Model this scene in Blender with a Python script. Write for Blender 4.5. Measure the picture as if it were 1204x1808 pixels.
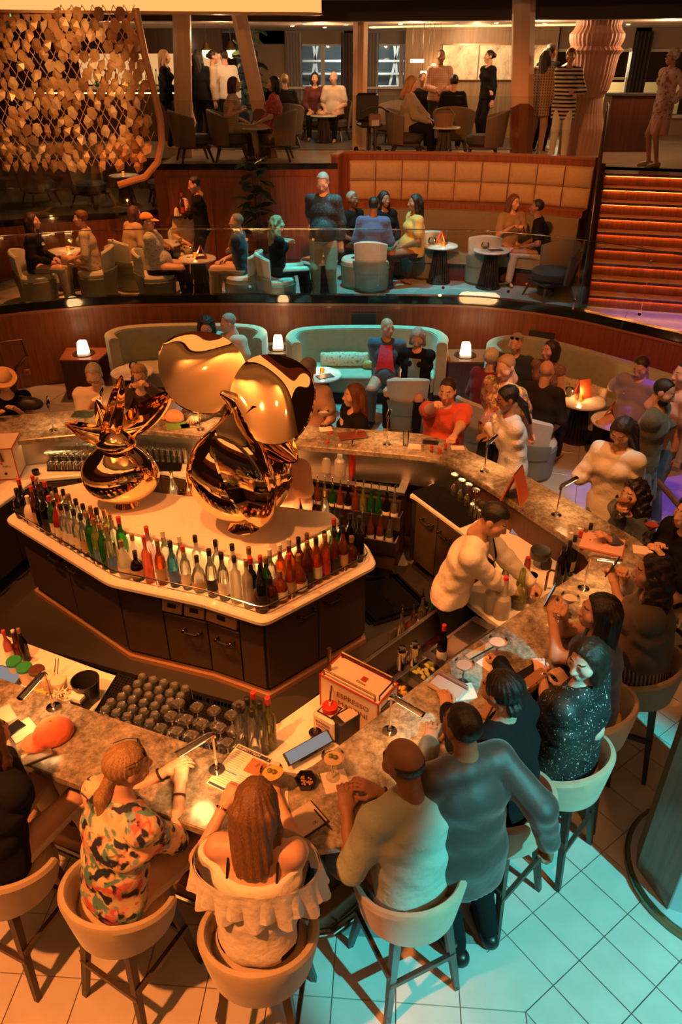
import bpy,bmesh,math,random
import numpy as np
from mathutils import Vector,Matrix
for _o in list(bpy.data.objects):bpy.data.objects.remove(_o)
SC=bpy.context.scene
COL=SC.collection
pi=math.pi
# camera
CAM_H=4.15;FPX=1310.0;PITCH=math.atan(804/FPX)
CT,ST=math.cos(PITCH),math.sin(PITCH)
cam=bpy.data.cameras.new('camera');camo=bpy.data.objects.new('camera',cam);COL.objects.link(camo)
camo.location=(0,0,CAM_H);camo.rotation_euler=(pi/2-PITCH,0,0)
cam.sensor_fit='VERTICAL';cam.sensor_height=36.0;cam.lens=FPX/1808*36.0
cam.clip_start=0.05;cam.clip_end=200
SC.camera=camo
# world, exposure
W=bpy.data.worlds.new('night');SC.world=W;W.use_nodes=True
W.node_tree.nodes['Background'].inputs[0].default_value=(1.0,0.30,0.08,1)
W.node_tree.nodes['Background'].inputs[1].default_value=0.012
vs=SC.view_settings
vs.view_transform='Standard';vs.look='None';vs.gamma=1;vs.use_curve_mapping=False;vs.exposure=0.0
# ceiling spotlights of the atrium, then added uplights
def spot(name,loc,to,watts,col,deg,blend=.25,size=.06):
    l=bpy.data.lights.new(name,'SPOT');l.energy=watts;l.color=col
    l.spot_size=math.radians(deg);l.spot_blend=blend;l.shadow_soft_size=size
    o=bpy.data.objects.new(name,l);COL.objects.link(o);o.location=loc
    o.rotation_euler=(Vector(to)-Vector(loc)).to_track_quat('-Z','Y').to_euler()
    return o
WARM=(1.0,.27,.055);GOLD=(1.0,.36,.10);TEAL=(.07,.95,1.0);PURP=(.22,.08,1.0)
spot('warm_spot',(-2.6,.2,6.6),(-1.5,2.2,0),2700,WARM,38,.6,.09)
spot('warm_spot',(-3.4,3.6,6.6),(-1.3,4.9,.9),1700,WARM,42,.5,.09)
spot('warm_spot',(-1.4,2.6,6.8),(.1,4.6,.9),1200,WARM,42,.5,.09)
spot('warm_spot',(1.0,3.3,6.6),(1.5,5.3,1.0),900,GOLD,36,.5,.09)
spot('warm_spot',(1.8,.9,6.6),(.75,3.2,1.0),420,GOLD,22,.5,.09)
spot('warm_spot',(-4.6,6.0,6.4),(-2.4,7.3,.8),900,WARM,46,.5,.09)
spot('teal_spot',(4.7,-1.9,6.9),(1.4,2.45,0),4200,TEAL,22,.3,.05)
spot('teal_spot',(.3,10.1,7.2),(.1,9.7,.3),1500,TEAL,38,.25,.06)
spot('teal_spot',(.2,11.6,7.0),(.25,11.6,1.1),1500,TEAL,42,.3,.06)
spot('teal_spot',(2.6,10.6,7.0),(2.2,11.3,1.1),420,(.2,.8,.95),26,.3,.06)
spot('teal_spot',(3.2,5.0,7.0),(2.2,6.5,.2),620,(.2,.85,.95),20,.2,.06)
spot('purple_spot',(6.2,8.3,6.5),(3.75,7.2,.2),1700,PURP,17,.2,.06)
spot('purple_spot',(5.3,9.2,6.8),(4.6,9.8,1.1),1000,PURP,26,.3,.06)
spot('lounge_spot',(1.8,4.6,6.4),(2.6,8.4,.8),900,WARM,40,.5,.10)
spot('lounge_spot',(.4,7.0,5.6),(1.6,13.4,2.1),1500,WARM,46,.6,.10)
spot('lounge_spot',(-3.3,10.9,6.2),(-3.1,11.7,1.0),1300,WARM,54,.6,.10)
spot('added_uplight',(-3.8,-1.2,6.0),(-2.7,2.0,7.7),2300,GOLD,80,.8,.10)  # unseen uplights, added to brighten the ceiling that the gold mirrors
spot('added_uplight',(2.6,-2.0,6.0),(.5,1.2,7.7),1300,GOLD,80,.8,.10)
# pixel helpers
def _ray(px,py):
    u=(px-602)/FPX;v=(py-904)/FPX
    return u,CT-v*ST,-ST-v*CT
def Pz(px,py,z):
    a,b,c=_ray(px,py);t=(z-CAM_H)/c
    return Vector((a*t,b*t,z))
def Py(px,py,y):
    a,b,c=_ray(px,py);t=y/b
    return Vector((a*t,y,CAM_H+c*t))
# materials
MATS={}
def mat(name,col=(.5,.5,.5),rough=.5,metal=0.,var=0.,scale=8.,stretch=(1,1,1),bump=0.,bscale=60.,bstretch=(1,1,1),emit=0.,ecol=None,sheen=0.,coat=0.,spec=.5,trans=0.):
    if name in MATS:return MATS[name]
    m=bpy.data.materials.new(name);m.use_nodes=True;MATS[name]=m
    n=m.node_tree.nodes;L=m.node_tree.links;p=n['Principled BSDF']
    p.inputs['Base Color'].default_value=(*col,1);p.inputs['Roughness'].default_value=rough
    p.inputs['Metallic'].default_value=metal;p.inputs['Specular IOR Level'].default_value=spec
    if coat:p.inputs['Coat Weight'].default_value=coat;p.inputs['Coat Roughness'].default_value=.12
    if sheen:p.inputs['Sheen Weight'].default_value=sheen
    if trans:p.inputs['Transmission Weight'].default_value=trans
    if emit:
        p.inputs['Emission Color'].default_value=(*(ecol or col),1);p.inputs['Emission Strength'].default_value=emit
    if var or bump:
        tc=n.new('ShaderNodeTexCoord')
    if var:
        mp=n.new('ShaderNodeMapping');mp.inputs['Scale'].default_value=stretch;L.new(tc.outputs['Object'],mp.inputs[0])
        nz=n.new('ShaderNodeTexNoise');nz.inputs['Scale'].default_value=scale;nz.inputs['Detail'].default_value=6
        L.new(mp.outputs[0],nz.inputs[0])
        r=n.new('ShaderNodeValToRGB');r.color_ramp.elements[0].position=.3;r.color_ramp.elements[1].position=.7
        r.color_ramp.elements[0].color=(*[max(0,c*(1-var))for c in col],1)
        r.color_ramp.elements[1].color=(*[min(1,c*(1+var))for c in col],1)
        L.new(nz.outputs[0],r.inputs[0]);L.new(r.outputs[0],p.inputs['Base Color'])
    if bump:
        mp=n.new('ShaderNodeMapping');mp.inputs['Scale'].default_value=bstretch;L.new(tc.outputs['Object'],mp.inputs[0])
        nz=n.new('ShaderNodeTexNoise');nz.inputs['Scale'].default_value=bscale;nz.inputs['Detail'].default_value=3
        L.new(mp.outputs[0],nz.inputs[0])
        b=n.new('ShaderNodeBump');b.inputs['Strength'].default_value=bump;b.inputs['Distance'].default_value=.02
        L.new(nz.outputs[0],b.inputs['Height']);L.new(b.outputs[0],p.inputs['Normal'])
    return m
def glass(name,tint=(.9,.95,.95),body=.0,bcol=None,rough=.03,refl=1.0):
    """thin clear or tinted glass: see-through tint + fresnel reflection (+ some coloured body)"""
    if name in MATS:return MATS[name]
    m=bpy.data.materials.new(name);m.use_nodes=True;MATS[name]=m
    n=m.node_tree.nodes;L=m.node_tree.links;n.remove(n['Principled BSDF']);out=n['Material Output']
    tr=n.new('ShaderNodeBsdfTransparent');tr.inputs[0].default_value=(*tint,1)
    src=tr.outputs[0]
    if body:
        df=n.new('ShaderNodeBsdfTranslucent');df.inputs[0].default_value=(*(bcol or tint),1)
        d2=n.new('ShaderNodeBsdfDiffuse');d2.inputs[0].default_value=(*(bcol or tint),1)
        mm=n.new('ShaderNodeMixShader');mm.inputs[0].default_value=.5;L.new(df.outputs[0],mm.inputs[1]);L.new(d2.outputs[0],mm.inputs[2])
        mx=n.new('ShaderNodeMixShader');mx.inputs[0].default_value=body
        L.new(src,mx.inputs[1]);L.new(mm.outputs[0],mx.inputs[2]);src=mx.outputs[0]
    gl=n.new('ShaderNodeBsdfGlossy');gl.inputs['Roughness'].default_value=rough;gl.inputs[0].default_value=(1,1,1,1)
    fr=n.new('ShaderNodeFresnel');fr.inputs[0].default_value=1.45
    mu=n.new('ShaderNodeMath');mu.operation='MULTIPLY';mu.inputs[1].default_value=refl;L.new(fr.outputs[0],mu.inputs[0])
    m2=n.new('ShaderNodeMixShader');L.new(mu.outputs[0],m2.inputs[0]);L.new(src,m2.inputs[1]);L.new(gl.outputs[0],m2.inputs[2])
    L.new(m2.outputs[0],out.inputs[0])
    return m
def wood(name,c1,c2,rough=.4,axis=2,scale=3.,coat=.2,bump=.08):
    if name in MATS:return MATS[name]
    m=mat(name,c1,rough,coat=coat);n=m.node_tree.nodes;L=m.node_tree.links;p=n['Principled BSDF']
    tc=n.new('ShaderNodeTexCoord');mp=n.new('ShaderNodeMapping');s=[14,14,14];s[axis]=.8;mp.inputs['Scale'].default_value=s
    nz=n.new('ShaderNodeTexNoise');nz.inputs['Scale'].default_value=scale;nz.inputs['Detail'].default_value=8;nz.inputs['Roughness'].default_value=.65
    L.new(tc.outputs['Object'],mp.inputs[0]);L.new(mp.outputs[0],nz.inputs[0])
    r=n.new('ShaderNodeValToRGB');e=r.color_ramp.elements;e[0].position=.32;e[1].position=.68;e[0].color=(*c1,1);e[1].color=(*c2,1)
    L.new(nz.outputs[0],r.inputs[0]);L.new(r.outputs[0],p.inputs['Base Color'])
    b=n.new('ShaderNodeBump');b.inputs['Strength'].default_value=bump;L.new(nz.outputs[0],b.inputs['Height']);L.new(b.outputs[0],p.inputs['Normal'])
    return m
def stone(name,cols,rough=.2,scale=3.2,fine=22,coat=.3,mixf=.45):
    if name in MATS:return MATS[name]
    m=mat(name,cols[0],rough,coat=coat);n=m.node_tree.nodes;L=m.node_tree.links;p=n['Principled BSDF']
    tc=n.new('ShaderNodeTexCoord')
    a=n.new('ShaderNodeTexNoise');a.inputs['Scale'].default_value=scale;a.inputs['Detail'].default_value=10;a.inputs['Roughness'].default_value=.72;a.inputs['Distortion'].default_value=.8
    b=n.new('ShaderNodeTexNoise');b.inputs['Scale'].default_value=fine;b.inputs['Detail'].default_value=8;b.inputs['Roughness'].default_value=.75
    L.new(tc.outputs['Object'],a.inputs[0]);L.new(tc.outputs['Object'],b.inputs[0])
    mx=n.new('ShaderNodeMix');mx.inputs['Factor'].default_value=mixf;L.new(a.outputs[0],mx.inputs[2]);L.new(b.outputs[0],mx.inputs[3])
    r=n.new('ShaderNodeValToRGB');e=r.color_ramp.elements
    while len(e)<len(cols):e.new(.5)
    for i,cc in enumerate(cols):e[i].position=.34+.32*i/(len(cols)-1);e[i].color=(*cc,1)
    L.new(mx.outputs[0],r.inputs[0]);L.new(r.outputs[0],p.inputs['Base Color'])
    return m
def pattern(name,base,spots,scale=16.,rough=.8,thr=.42,soft=.06,kind='voronoi',coords='Object'):
    """printed cloth: patches of the given colours over a base colour"""
    if name in MATS:return MATS[name]
    m=mat(name,base,rough);n=m.node_tree.nodes;L=m.node_tree.links;p=n['Principled BSDF']
    tc=n.new('ShaderNodeTexCoord');prev=None
    for i,sc in enumerate(spots):
        mp=n.new('ShaderNodeMapping');mp.inputs['Location'].default_value=(3.1*i,1.7*i,5.3*i);L.new(tc.outputs[coords],mp.inputs[0])
        nz=n.new('ShaderNodeTexNoise');nz.inputs['Scale'].default_value=scale*(1+.17*i);nz.inputs['Detail'].default_value=2.5;nz.inputs['Distortion'].default_value=.5
        L.new(mp.outputs[0],nz.inputs[0])
        r=n.new('ShaderNodeValToRGB');r.color_ramp.elements[0].position=1-thr;r.color_ramp.elements[1].position=1-thr+soft
        L.new(nz.outputs[0],r.inputs[0])
        mx=n.new('ShaderNodeMix');mx.data_type='RGBA';L.new(r.outputs[0],mx.inputs[0])
        if prev is None:mx.inputs[6].default_value=(*base,1)
        else:L.new(prev,mx.inputs[6])
        mx.inputs[7].default_value=(*sc,1);prev=mx.outputs[2]
    L.new(prev,p.inputs['Base Color'])
    return m
def stripes(name,c1,c2,scale=20.,axis='Z',rough=.8,duty=.5,c3=None):
    if name in MATS:return MATS[name]
    m=mat(name,c1,rough);n=m.node_tree.nodes;L=m.node_tree.links;p=n['Principled BSDF']
    tc=n.new('ShaderNodeTexCoord');prev=None
    for k,ax in enumerate(axis):
        w=n.new('ShaderNodeTexWave');w.wave_type='BANDS';w.bands_direction=ax;w.inputs['Scale'].default_value=scale;w.inputs['Distortion'].default_value=.3
        L.new(tc.outputs['Object'],w.inputs[0])
        r=n.new('ShaderNodeValToRGB');r.color_ramp.elements[0].position=duty-.03;r.color_ramp.elements[1].position=duty+.03
        L.new(w.outputs[0],r.inputs[0])
        mx=n.new('ShaderNodeMix');mx.data_type='RGBA';L.new(r.outputs[0],mx.inputs[0])
        if prev is None:mx.inputs[6].default_value=(*c1,1)
        else:L.new(prev,mx.inputs[6])
        mx.inputs[7].default_value=(*((c3 or c2)if k else c2),1);prev=mx.outputs[2]
    L.new(prev,p.inputs['Base Color'])
    return m
def emis(name,col,s):
    if name in MATS:return MATS[name]
    m=bpy.data.materials.new(name);m.use_nodes=True;MATS[name]=m
    n=m.node_tree.nodes;n.remove(n['Principled BSDF']);e=n.new('ShaderNodeEmission')
    e.inputs[0].default_value=(*col,1);e.inputs[1].default_value=s
    m.node_tree.links.new(e.outputs[0],n['Material Output'].inputs[0]);return m
# mesh builder
class B:
    def __init__(s):s.v=[];s.f=[]
    def add(s,v,f):
        o=len(s.v);s.v+=[tuple(p)for p in v];s.f+=[tuple(i+o for i in q)for q in f];return s
    def box(s,c,d,rz=0,bev=0.,R=None):
        x,y,z=d[0]/2,d[1]/2,d[2]/2;b=min(bev,x*.9,y*.9,z*.9)
        if b<=0:
            v=[(-x,-y,-z),(x,-y,-z),(x,y,-z),(-x,y,-z),(-x,-y,z),(x,-y,z),(x,y,z),(-x,y,z)]
            f=[(0,3,2,1),(4,5,6,7),(0,1,5,4),(1,2,6,5),(2,3,7,6),(3,0,4,7)]
        else:
            v=[];f=[]
            def ring(i,zz):
                xx,yy=x-i,y-i;k=b*.6
                return[(-xx+k,-yy,zz),(xx-k,-yy,zz),(xx,-yy+k,zz),(xx,yy-k,zz),(xx-k,yy,zz),(-xx+k,yy,zz),(-xx,yy-k,zz),(-xx,-yy+k,zz)]
            for i,zz in((b,-z),(0,-z+b),(0,z-b),(b,z)):v+=ring(i,zz)
            for r in range(3):
                for i in range(8):j=(i+1)%8;f.append((r*8+i,r*8+j,r*8+8+j,r*8+8+i))
            f.append(tuple(range(7,-1,-1)));f.append(tuple(range(24,32)))
        M=R if R is not None else Matrix.Rotation(rz,3,'Z');c=Vector(c)
        return s.add([M@Vector(p)+c for p in v],f)
    def prism(s,poly,z0,z1,bev=0.):
        n=len(poly);P=[Vector((p[0],p[1]))for p in poly]
        ar=sum(P[i].x*P[(i+1)%n].y-P[(i+1)%n].x*P[i].y for i in range(n))
        if ar<0:P.reverse()
        def inset(d):
            o=[]
            for i in range(n):
                a=(P[i]-P[i-1]).normalized();b_=(P[(i+1)%n]-P[i]).normalized()
                na=Vector((-a.y,a.x));nb=Vector((-b_.y,b_.x));m=(na+nb)
                m=m.normalized()if m.length>1e-6 else na
                o.append(P[i]+m*d/max(.35,m.dot(na)))
            return o
        lv=[(inset(bev),z0),(P,z0+bev),(P,z1-bev),(inset(bev),z1)]if bev>0 else[(P,z0),(P,z1)]
        v=[];f=[]
        for q,z in lv:v+=[(p.x,p.y,z)for p in q]
        for r in range(len(lv)-1):
            for i in range(n):j=(i+1)%n;f.append((r*n+i,r*n+j,r*n+n+j,r*n+n+i))
        f.append(tuple(range(n-1,-1,-1)));f.append(tuple(range((len(lv)-1)*n,len(lv)*n)))
        return s.add(v,f)
    def lathe(s,prof,c=(0,0,0),n=16,R=None,sx=1,sy=1):
        v=[];f=[];m=len(prof);c=Vector(c)
        for r,z in prof:
            for i in range(n):
                a=2*pi*i/n;p=Vector((r*math.cos(a)*sx,r*math.sin(a)*sy,z))
                v.append((R@p if R is not None else p)+c)
        for k in range(m-1):
            for i in range(n):j=(i+1)%n;f.append((k*n+i,k*n+j,k*n+n+j,k*n+n+i))
        if prof[0][0]>1e-4:f.append(tuple(range(n-1,-1,-1)))
        if prof[-1][0]>1e-4:f.append(tuple(range((m-1)*n,m*n)))
        return s.add(v,f)
    def tube(s,pts,r,n=8,closed=False,flat=None):
        P=[Vector(p)for p in pts];m=len(P);v=[];f=[];up=Vector((0,0,1));pu=None
        for i in range(m):
            a=P[i-1]if(i>0 or closed)else P[i];b=P[(i+1)%m]if(i<m-1 or closed)else P[i]
            t=(b-a).normalized()
            if pu is None:
                u=t.cross(up)if abs(t.z)<.95 else t.cross(Vector((1,0,0)))
            else:u=pu-t*pu.dot(t)
            u.normalize();pu=u;w=t.cross(u);rr=r[i]if isinstance(r,(list,tuple))else r
            for k in range(n):
                g=2*pi*(k+.5)/n;ff=flat or(1,1)
                v.append(P[i]+u*math.cos(g)*rr*ff[0]+w*math.sin(g)*rr*ff[1])
        for i in range(m if closed else m-1):
            j=(i+1)%m
            for k in range(n):l=(k+1)%n;f.append((i*n+k,j*n+k,j*n+l,i*n+l))
        if not closed:f.append(tuple(range(n)));f.append(tuple(range((m-1)*n+n-1,(m-1)*n-1,-1)))
        return s.add(v,f)
    def bar(s,a,b,w,h,n=4):
        a=Vector(a);b=Vector(b);t=(b-a).normalized();up=Vector((0,0,1))if abs(t.z)<.9 else Vector((0,1,0))
        u=t.cross(up).normalized();q=u.cross(t);v=[]
        for p in(a,b):
            for i,j in((-1,-1),(1,-1),(1,1),(-1,1)):v.append(p+u*i*w/2+q*j*h/2)
        return s.add(v,[(0,1,2,3),(7,6,5,4),(0,4,5,1),(1,5,6,2),(2,6,7,3),(3,7,4,0)])
    def grid(s,fn,nu,nv,cu=False,cv=False):
        v=[fn(i/(nu if cu else nu-1),j/(nv if cv else nv-1))for i in range(nu)for j in range(nv)];f=[]
        for i in range(nu if cu else nu-1):
            for j in range(nv if cv else nv-1):
                a,b=i,(i+1)%nu;c,d=j,(j+1)%nv
                f.append((a*nv+c,b*nv+c,b*nv+d,a*nv+d))
        return s.add(v,f)
    def mesh(s,name,m,smooth=True,fix=True):
        me=bpy.data.meshes.new(name);me.from_pydata(s.v,[],s.f)
        if fix:
            bm=bmesh.new();bm.from_mesh(me);bmesh.ops.recalc_face_normals(bm,faces=bm.faces);bm.to_mesh(me);bm.free()
        for q in(m if isinstance(m,(list,tuple))else[m]):me.materials.append(q)
        if smooth:me.polygons.foreach_set('use_smooth',[True]*len(me.polygons));me.set_sharp_from_angle(angle=.6)
        return me
    def build(s,name,m,parent=None,smooth=True,loc=None,rz=0,kind=None):
        o=bpy.data.objects.new(name,s.mesh(name,m,smooth));COL.objects.link(o)
        if parent is not None:o.parent=parent
        if loc is not None:o.location=loc
        if rz:o.rotation_euler[2]=rz
        if kind:o['kind']=kind
        return o
def tag(o,label,cat,group=None,kind=None):
    o['label']=label;o['category']=cat
    if group:o['group']=group
    if kind:o['kind']=kind
    return o
def thing(name,label,cat,loc=(0,0,0),rz=0,group=None):
    o=bpy.data.objects.new(name,None);COL.objects.link(o);o.empty_display_size=.05
    o.location=loc;o.rotation_euler[2]=rz
    return tag(o,label,cat,group)
def copy_tree(o,parent=None):
    c=o.copy();COL.objects.link(c);c.parent=parent
    for ch in list(o.children):copy_tree(ch,c)
    return c
def place(proto,used,loc,rz=0,label=None,group=None):
    """first call moves the prototype itself, later calls copy it with its parts"""
    o=copy_tree(proto)if used[0]else proto
    used[0]=True
    o.location=loc;o.rotation_euler[2]=rz
    if label:o['label']=label
    if group:o['group']=group
    return o
def struct(o):o['kind']='structure';return o
ORD=['first','second','third','fourth','fifth','sixth','seventh','eighth','ninth','tenth','eleventh','twelfth','thirteenth','fourteenth','fifteenth','sixteenth','seventeenth','eighteenth','nineteenth','twentieth']
def text(name,s,size,m,parent,loc,rot,ext=.0006,align='CENTER',sx=1.0):
    cu=bpy.data.curves.new(name,'FONT');cu.body=s;cu.size=size;cu.align_x=align;cu.align_y='CENTER';cu.extrude=ext;cu.resolution_u=2
    tmp=bpy.data.objects.new('tmp',cu);COL.objects.link(tmp);dg=bpy.context.evaluated_depsgraph_get()
    me=bpy.data.meshes.new_from_object(tmp.evaluated_get(dg));bpy.data.objects.remove(tmp);bpy.data.curves.remove(cu)
    me.name=name;me.materials.clear();me.materials.append(m)
    o=bpy.data.objects.new(name,me);COL.objects.link(o);o.parent=parent;o.location=loc;o.rotation_euler=rot;o.scale=(sx,1,1)
    return o
# signed-distance mesher (organic shapes)
def cone(a,b,ra,rb,u=None,f=1.):return('c',np.array(a,float),np.array(b,float),ra,rb,None if u is None else np.array(u,float),f)
def ell(c,r,R=None):return('e',np.array(c,float),np.array(r,float),None if R is None else np.array(R,float))
def sdf_mesh(prims,h,k=.03,cuts=(),disp=None,infl=0.):
    lo=np.full(3,9e9);hi=-lo
    bb=[]
    for p in prims:
        if p[0]=='c':
            r=max(p[3],p[4])*max(1,p[6])+infl;a=np.minimum(p[1],p[2])-r;b=np.maximum(p[1],p[2])+r
        else:r=max(p[2])+infl;a=p[1]-r;b=p[1]+r
        bb.append((a,b));lo=np.minimum(lo,a);hi=np.maximum(hi,b)
    lo=lo-3*h;hi=hi+3*h;n=np.ceil((hi-lo)/h).astype(int)+1
    ax=[lo[i]+h*np.arange(n[i])for i in range(3)]
    D=np.full(n,.5,np.float32);mg=k+2.5*h
    for p,(a,b)in zip(prims,bb):
        i0=np.maximum(0,((a-mg-lo)/h).astype(int));i1=np.minimum(n,((b+mg-lo)/h).astype(int)+2)
        sl=tuple(slice(i0[i],i1[i])for i in range(3))
        X=ax[0][sl[0]][:,None,None];Y=ax[1][sl[1]][None,:,None];Z=ax[2][sl[2]][None,None,:]
        if p[0]=='c':
            A,Bv=p[1],p[2];ba=Bv-A;l2=max(1e-9,ba@ba)
            qx,qy,qz=X-A[0],Y-A[1],Z-A[2]
            t=np.clip((qx*ba[0]+qy*ba[1]+qz*ba[2])/l2,0,1)
            qx=qx-t*ba[0];qy=qy-t*ba[1];qz=qz-t*ba[2]
            rr=p[3]+(p[4]-p[3])*t
            if p[5]is not None:
                u=p[5];g=(1/p[6]-1)*(qx*u[0]+qy*u[1]+qz*u[2]);qx=qx+g*u[0];qy=qy+g*u[1];qz=qz+g*u[2]
            d=np.sqrt(qx*qx+qy*qy+qz*qz)-rr
        else:
            c,r,R=p[1],p[2],p[3];qx,qy,qz=X-c[0],Y-c[1],Z-c[2]
            if R is not None:
                qx,qy,qz=[qx*R[i,0]+qy*R[i,1]+qz*R[i,2]for i in range(3)]
            k0=np.sqrt((qx/r[0])**2+(qy/r[1])**2+(qz/r[2])**2)
            k1=np.sqrt((qx/r[0]**2)**2+(qy/r[1]**2)**2+(qz/r[2]**2)**2)+1e-9
            d=k0*(k0-1)/k1
        d=(d-infl).astype(np.float32);s=D[sl]
        hh=np.clip(.5+.5*(s-d)/k,0,1);D[sl]=s*(1-hh)+d*hh-k*hh*(1-hh)
    X=ax[0][:,None,None];Y=ax[1][None,:,None];Z=ax[2][None,None,:]
    if disp is not None:D=D+disp(X,Y,Z).astype(np.float32)
    for c in cuts:
        if c[0]=='p':D=np.maximum(D,((X-c[1][0])*c[2][0]+(Y-c[1][1])*c[2][1]+(Z-c[1][2])*c[2][2]).astype(np.float32))
        elif c[0]=='s':D=np.maximum(D,(c[2]-np.sqrt((X-c[1][0])**2+(Y-c[1][1])**2+(Z-c[1][2])**2)).astype(np.float32))
        elif c[0]=='f':D=np.maximum(D,c[1](X,Y,Z).astype(np.float32))
    return nets(D,lo,h)
def nets(D,lo,h):
    S=D<0;n=np.array(D.shape)
    c8=[S[i:n[0]-1+i,j:n[1]-1+j,k:n[2]-1+k]for i in(0,1)for j in(0,1)for k in(0,1)]
    cnt=sum(c.astype(np.int8)for c in c8);act=(cnt>0)&(cnt<8)
    I=np.argwhere(act);idx=-np.ones(act.shape,np.int64);idx[act]=np.arange(len(I))
    if len(I)==0:return np.zeros((0,3)),np.zeros((0,4),int)
    V=np.zeros((len(I),3));C=np.zeros(len(I))
    offs=[np.array((i,j,k))for i in(0,1)for j in(0,1)for k in(0,1)]
    vals={tuple(o):D[I[:,0]+o[0],I[:,1]+o[1],I[:,2]+o[2]]for o in offs}
    for o in offs:
        for a in range(3):
            if o[a]:continue
            q=o.copy();q[a]=1;d0=vals[tuple(o)];d1=vals[tuple(q)];m=(d0<0)!=(d1<0)
            t=np.where(m,d0/np.where(m,d0-d1,1),0)
            P=np.tile(o.astype(float),(len(I),1));P[:,a]+=t;V[m]+=P[m];C[m]+=1
    V=(I+V/C[:,None])*h+lo;Q=[]
    for a in range(3):
        s0=[slice(None)]*3;s1=[slice(None)]*3;s0[a]=slice(0,-1);s1[a]=slice(1,None)
        A,Bm=S[tuple(s0)],S[tuple(s1)];E=np.argwhere(A!=Bm);b,c=(a+1)%3,(a+2)%3
        E=E[(E[:,b]>0)&(E[:,c]>0)&(E[:,b]<n[b]-1)&(E[:,c]<n[c]-1)]
        ins=A[tuple(E.T)];eb=np.zeros(3,int);eb[b]=1;ec=np.zeros(3,int);ec[c]=1
        q=[idx[tuple((E-eb-ec).T)],idx[tuple((E-ec).T)],idx[tuple(E.T)],idx[tuple((E-eb).T)]]
        F=np.stack(q,1);F[~ins]=F[~ins][:,::-1];Q.append(F)
    Q=np.concatenate(Q);return V,Q[(Q>=0).all(1)]
def npmesh(name,V,Q,mats,mi=None):
    me=bpy.data.meshes.new(name);me.vertices.add(len(V));me.vertices.foreach_set('co',np.asarray(V,np.float32).ravel())
    me.loops.add(len(Q)*4);me.loops.foreach_set('vertex_index',Q.astype(np.int32).ravel())
    me.polygons.add(len(Q));me.polygons.foreach_set('loop_start',np.arange(0,len(Q)*4,4,dtype=np.int32));me.polygons.foreach_set('loop_total',np.full(len(Q),4,np.int32))
    me.polygons.foreach_set('use_smooth',np.ones(len(Q),bool))
    for m in mats:me.materials.append(m)
    if mi is not None:me.polygons.foreach_set('material_index',mi.astype(np.int32))
    me.update(calc_edges=True);me.validate();return me
def npobj(name,V,Q,mats,parent=None,mi=None):
    if len(Q)==0:return None
    o=bpy.data.objects.new(name,npmesh(name,V,Q,mats if isinstance(mats,(list,tuple))else[mats],mi));COL.objects.link(o)
    if parent is not None:o.parent=parent
    return o
# shared materials
M_wall=wood('walnut veneer',(.16,.040,.014),(.30,.085,.032),.35,2,2.2,.25)
M_walld=wood('dark walnut',(.05,.016,.008),(.10,.032,.014),.4,2,2.4,.2)
M_tile=mat('pale stone tile',(.55,.50,.44),.28,var=.08,scale=5,coat=.15)
M_tile2=mat('grey stone tile',(.36,.35,.34),.3,var=.10,scale=4,coat=.1)
M_grout=mat('grout',(.22,.20,.18),.8)
M_gran=stone('granite',[(.045,.04,.035),(.16,.135,.10),(.36,.31,.24),(.58,.52,.43)],.18,2.6,24,.35,.5)
M_quartz=mat('white quartz',(.74,.70,.64),.25,var=.04,scale=40,coat=.2)
M_blackgl=mat('polished black band',(.012,.012,.014),.06,coat=.5)
M_chrome=mat('chrome',(.80,.78,.75),.10,1.0)
M_steel=mat('brushed steel',(.52,.50,.48),.30,1.0,bump=.05,bscale=90,bstretch=(1,20,1))
M_gold=mat('gold mirror',(1.0,.72,.42),.035,1.0)
M_bronze=mat('dark bronze',(.20,.12,.07),.3,1.0)
M_black=mat('black',(.012,.011,.011),.5)
M_rubber=mat('black rubber',(.007,.007,.007),.9,spec=.1)
M_cab=mat('bronze laminate',(.062,.040,.026),.45,var=.06,scale=30)
M_cabd=mat('dark recess',(.012,.009,.007),.7)
M_tan=mat('tan leather',(.50,.36,.21),.55,var=.06,scale=20,bump=.15,bscale=120)
M_olive=mat('olive leather',(.24,.20,.11),.5,var=.06,scale=20,bump=.1,bscale=120)
M_pane=glass('clear glass',(.93,.96,.95),refl=.95)
M_ledw=emis('warm led',(1,.55,.20),9.0)
M_white=mat('white paint',(.72,.66,.58),.5)
M_cream=mat('cream paint',(.55,.45,.36),.6)
M_dark=mat('dark ceiling',(.03,.022,.018),.7)
TM=.95;WT=1.12;TU=2.55;TP=1.70
def cr(pts,n=6):
    P=[Vector((*p[:2],0))for p in pts];P=[P[0]*2-P[1]]+P+[P[-1]*2-P[-2]];o=[]
    for i in range(1,len(P)-2):
        for k in range(n):
            t=k/n;a,b,c,d=P[i-1],P[i],P[i+1],P[i+2]
            o.append(.5*((2*b)+(c-a)*t+(2*a-5*b+4*c-d)*t*t+(3*b-a-3*c+d)*t**3))
    o.append(P[-2]);return o
def offs(P,d,closed=False):
    o=[];n=len(P)
    for i in range(n):
        a=P[i-1]if(i>0 or closed)else P[i];b=P[(i+1)%n]if(i<n-1 or closed)else P[i]
        t=(b-a).normalized();o.append(P[i]+Vector((-t.y,t.x,0))*d)
    return o
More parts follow.
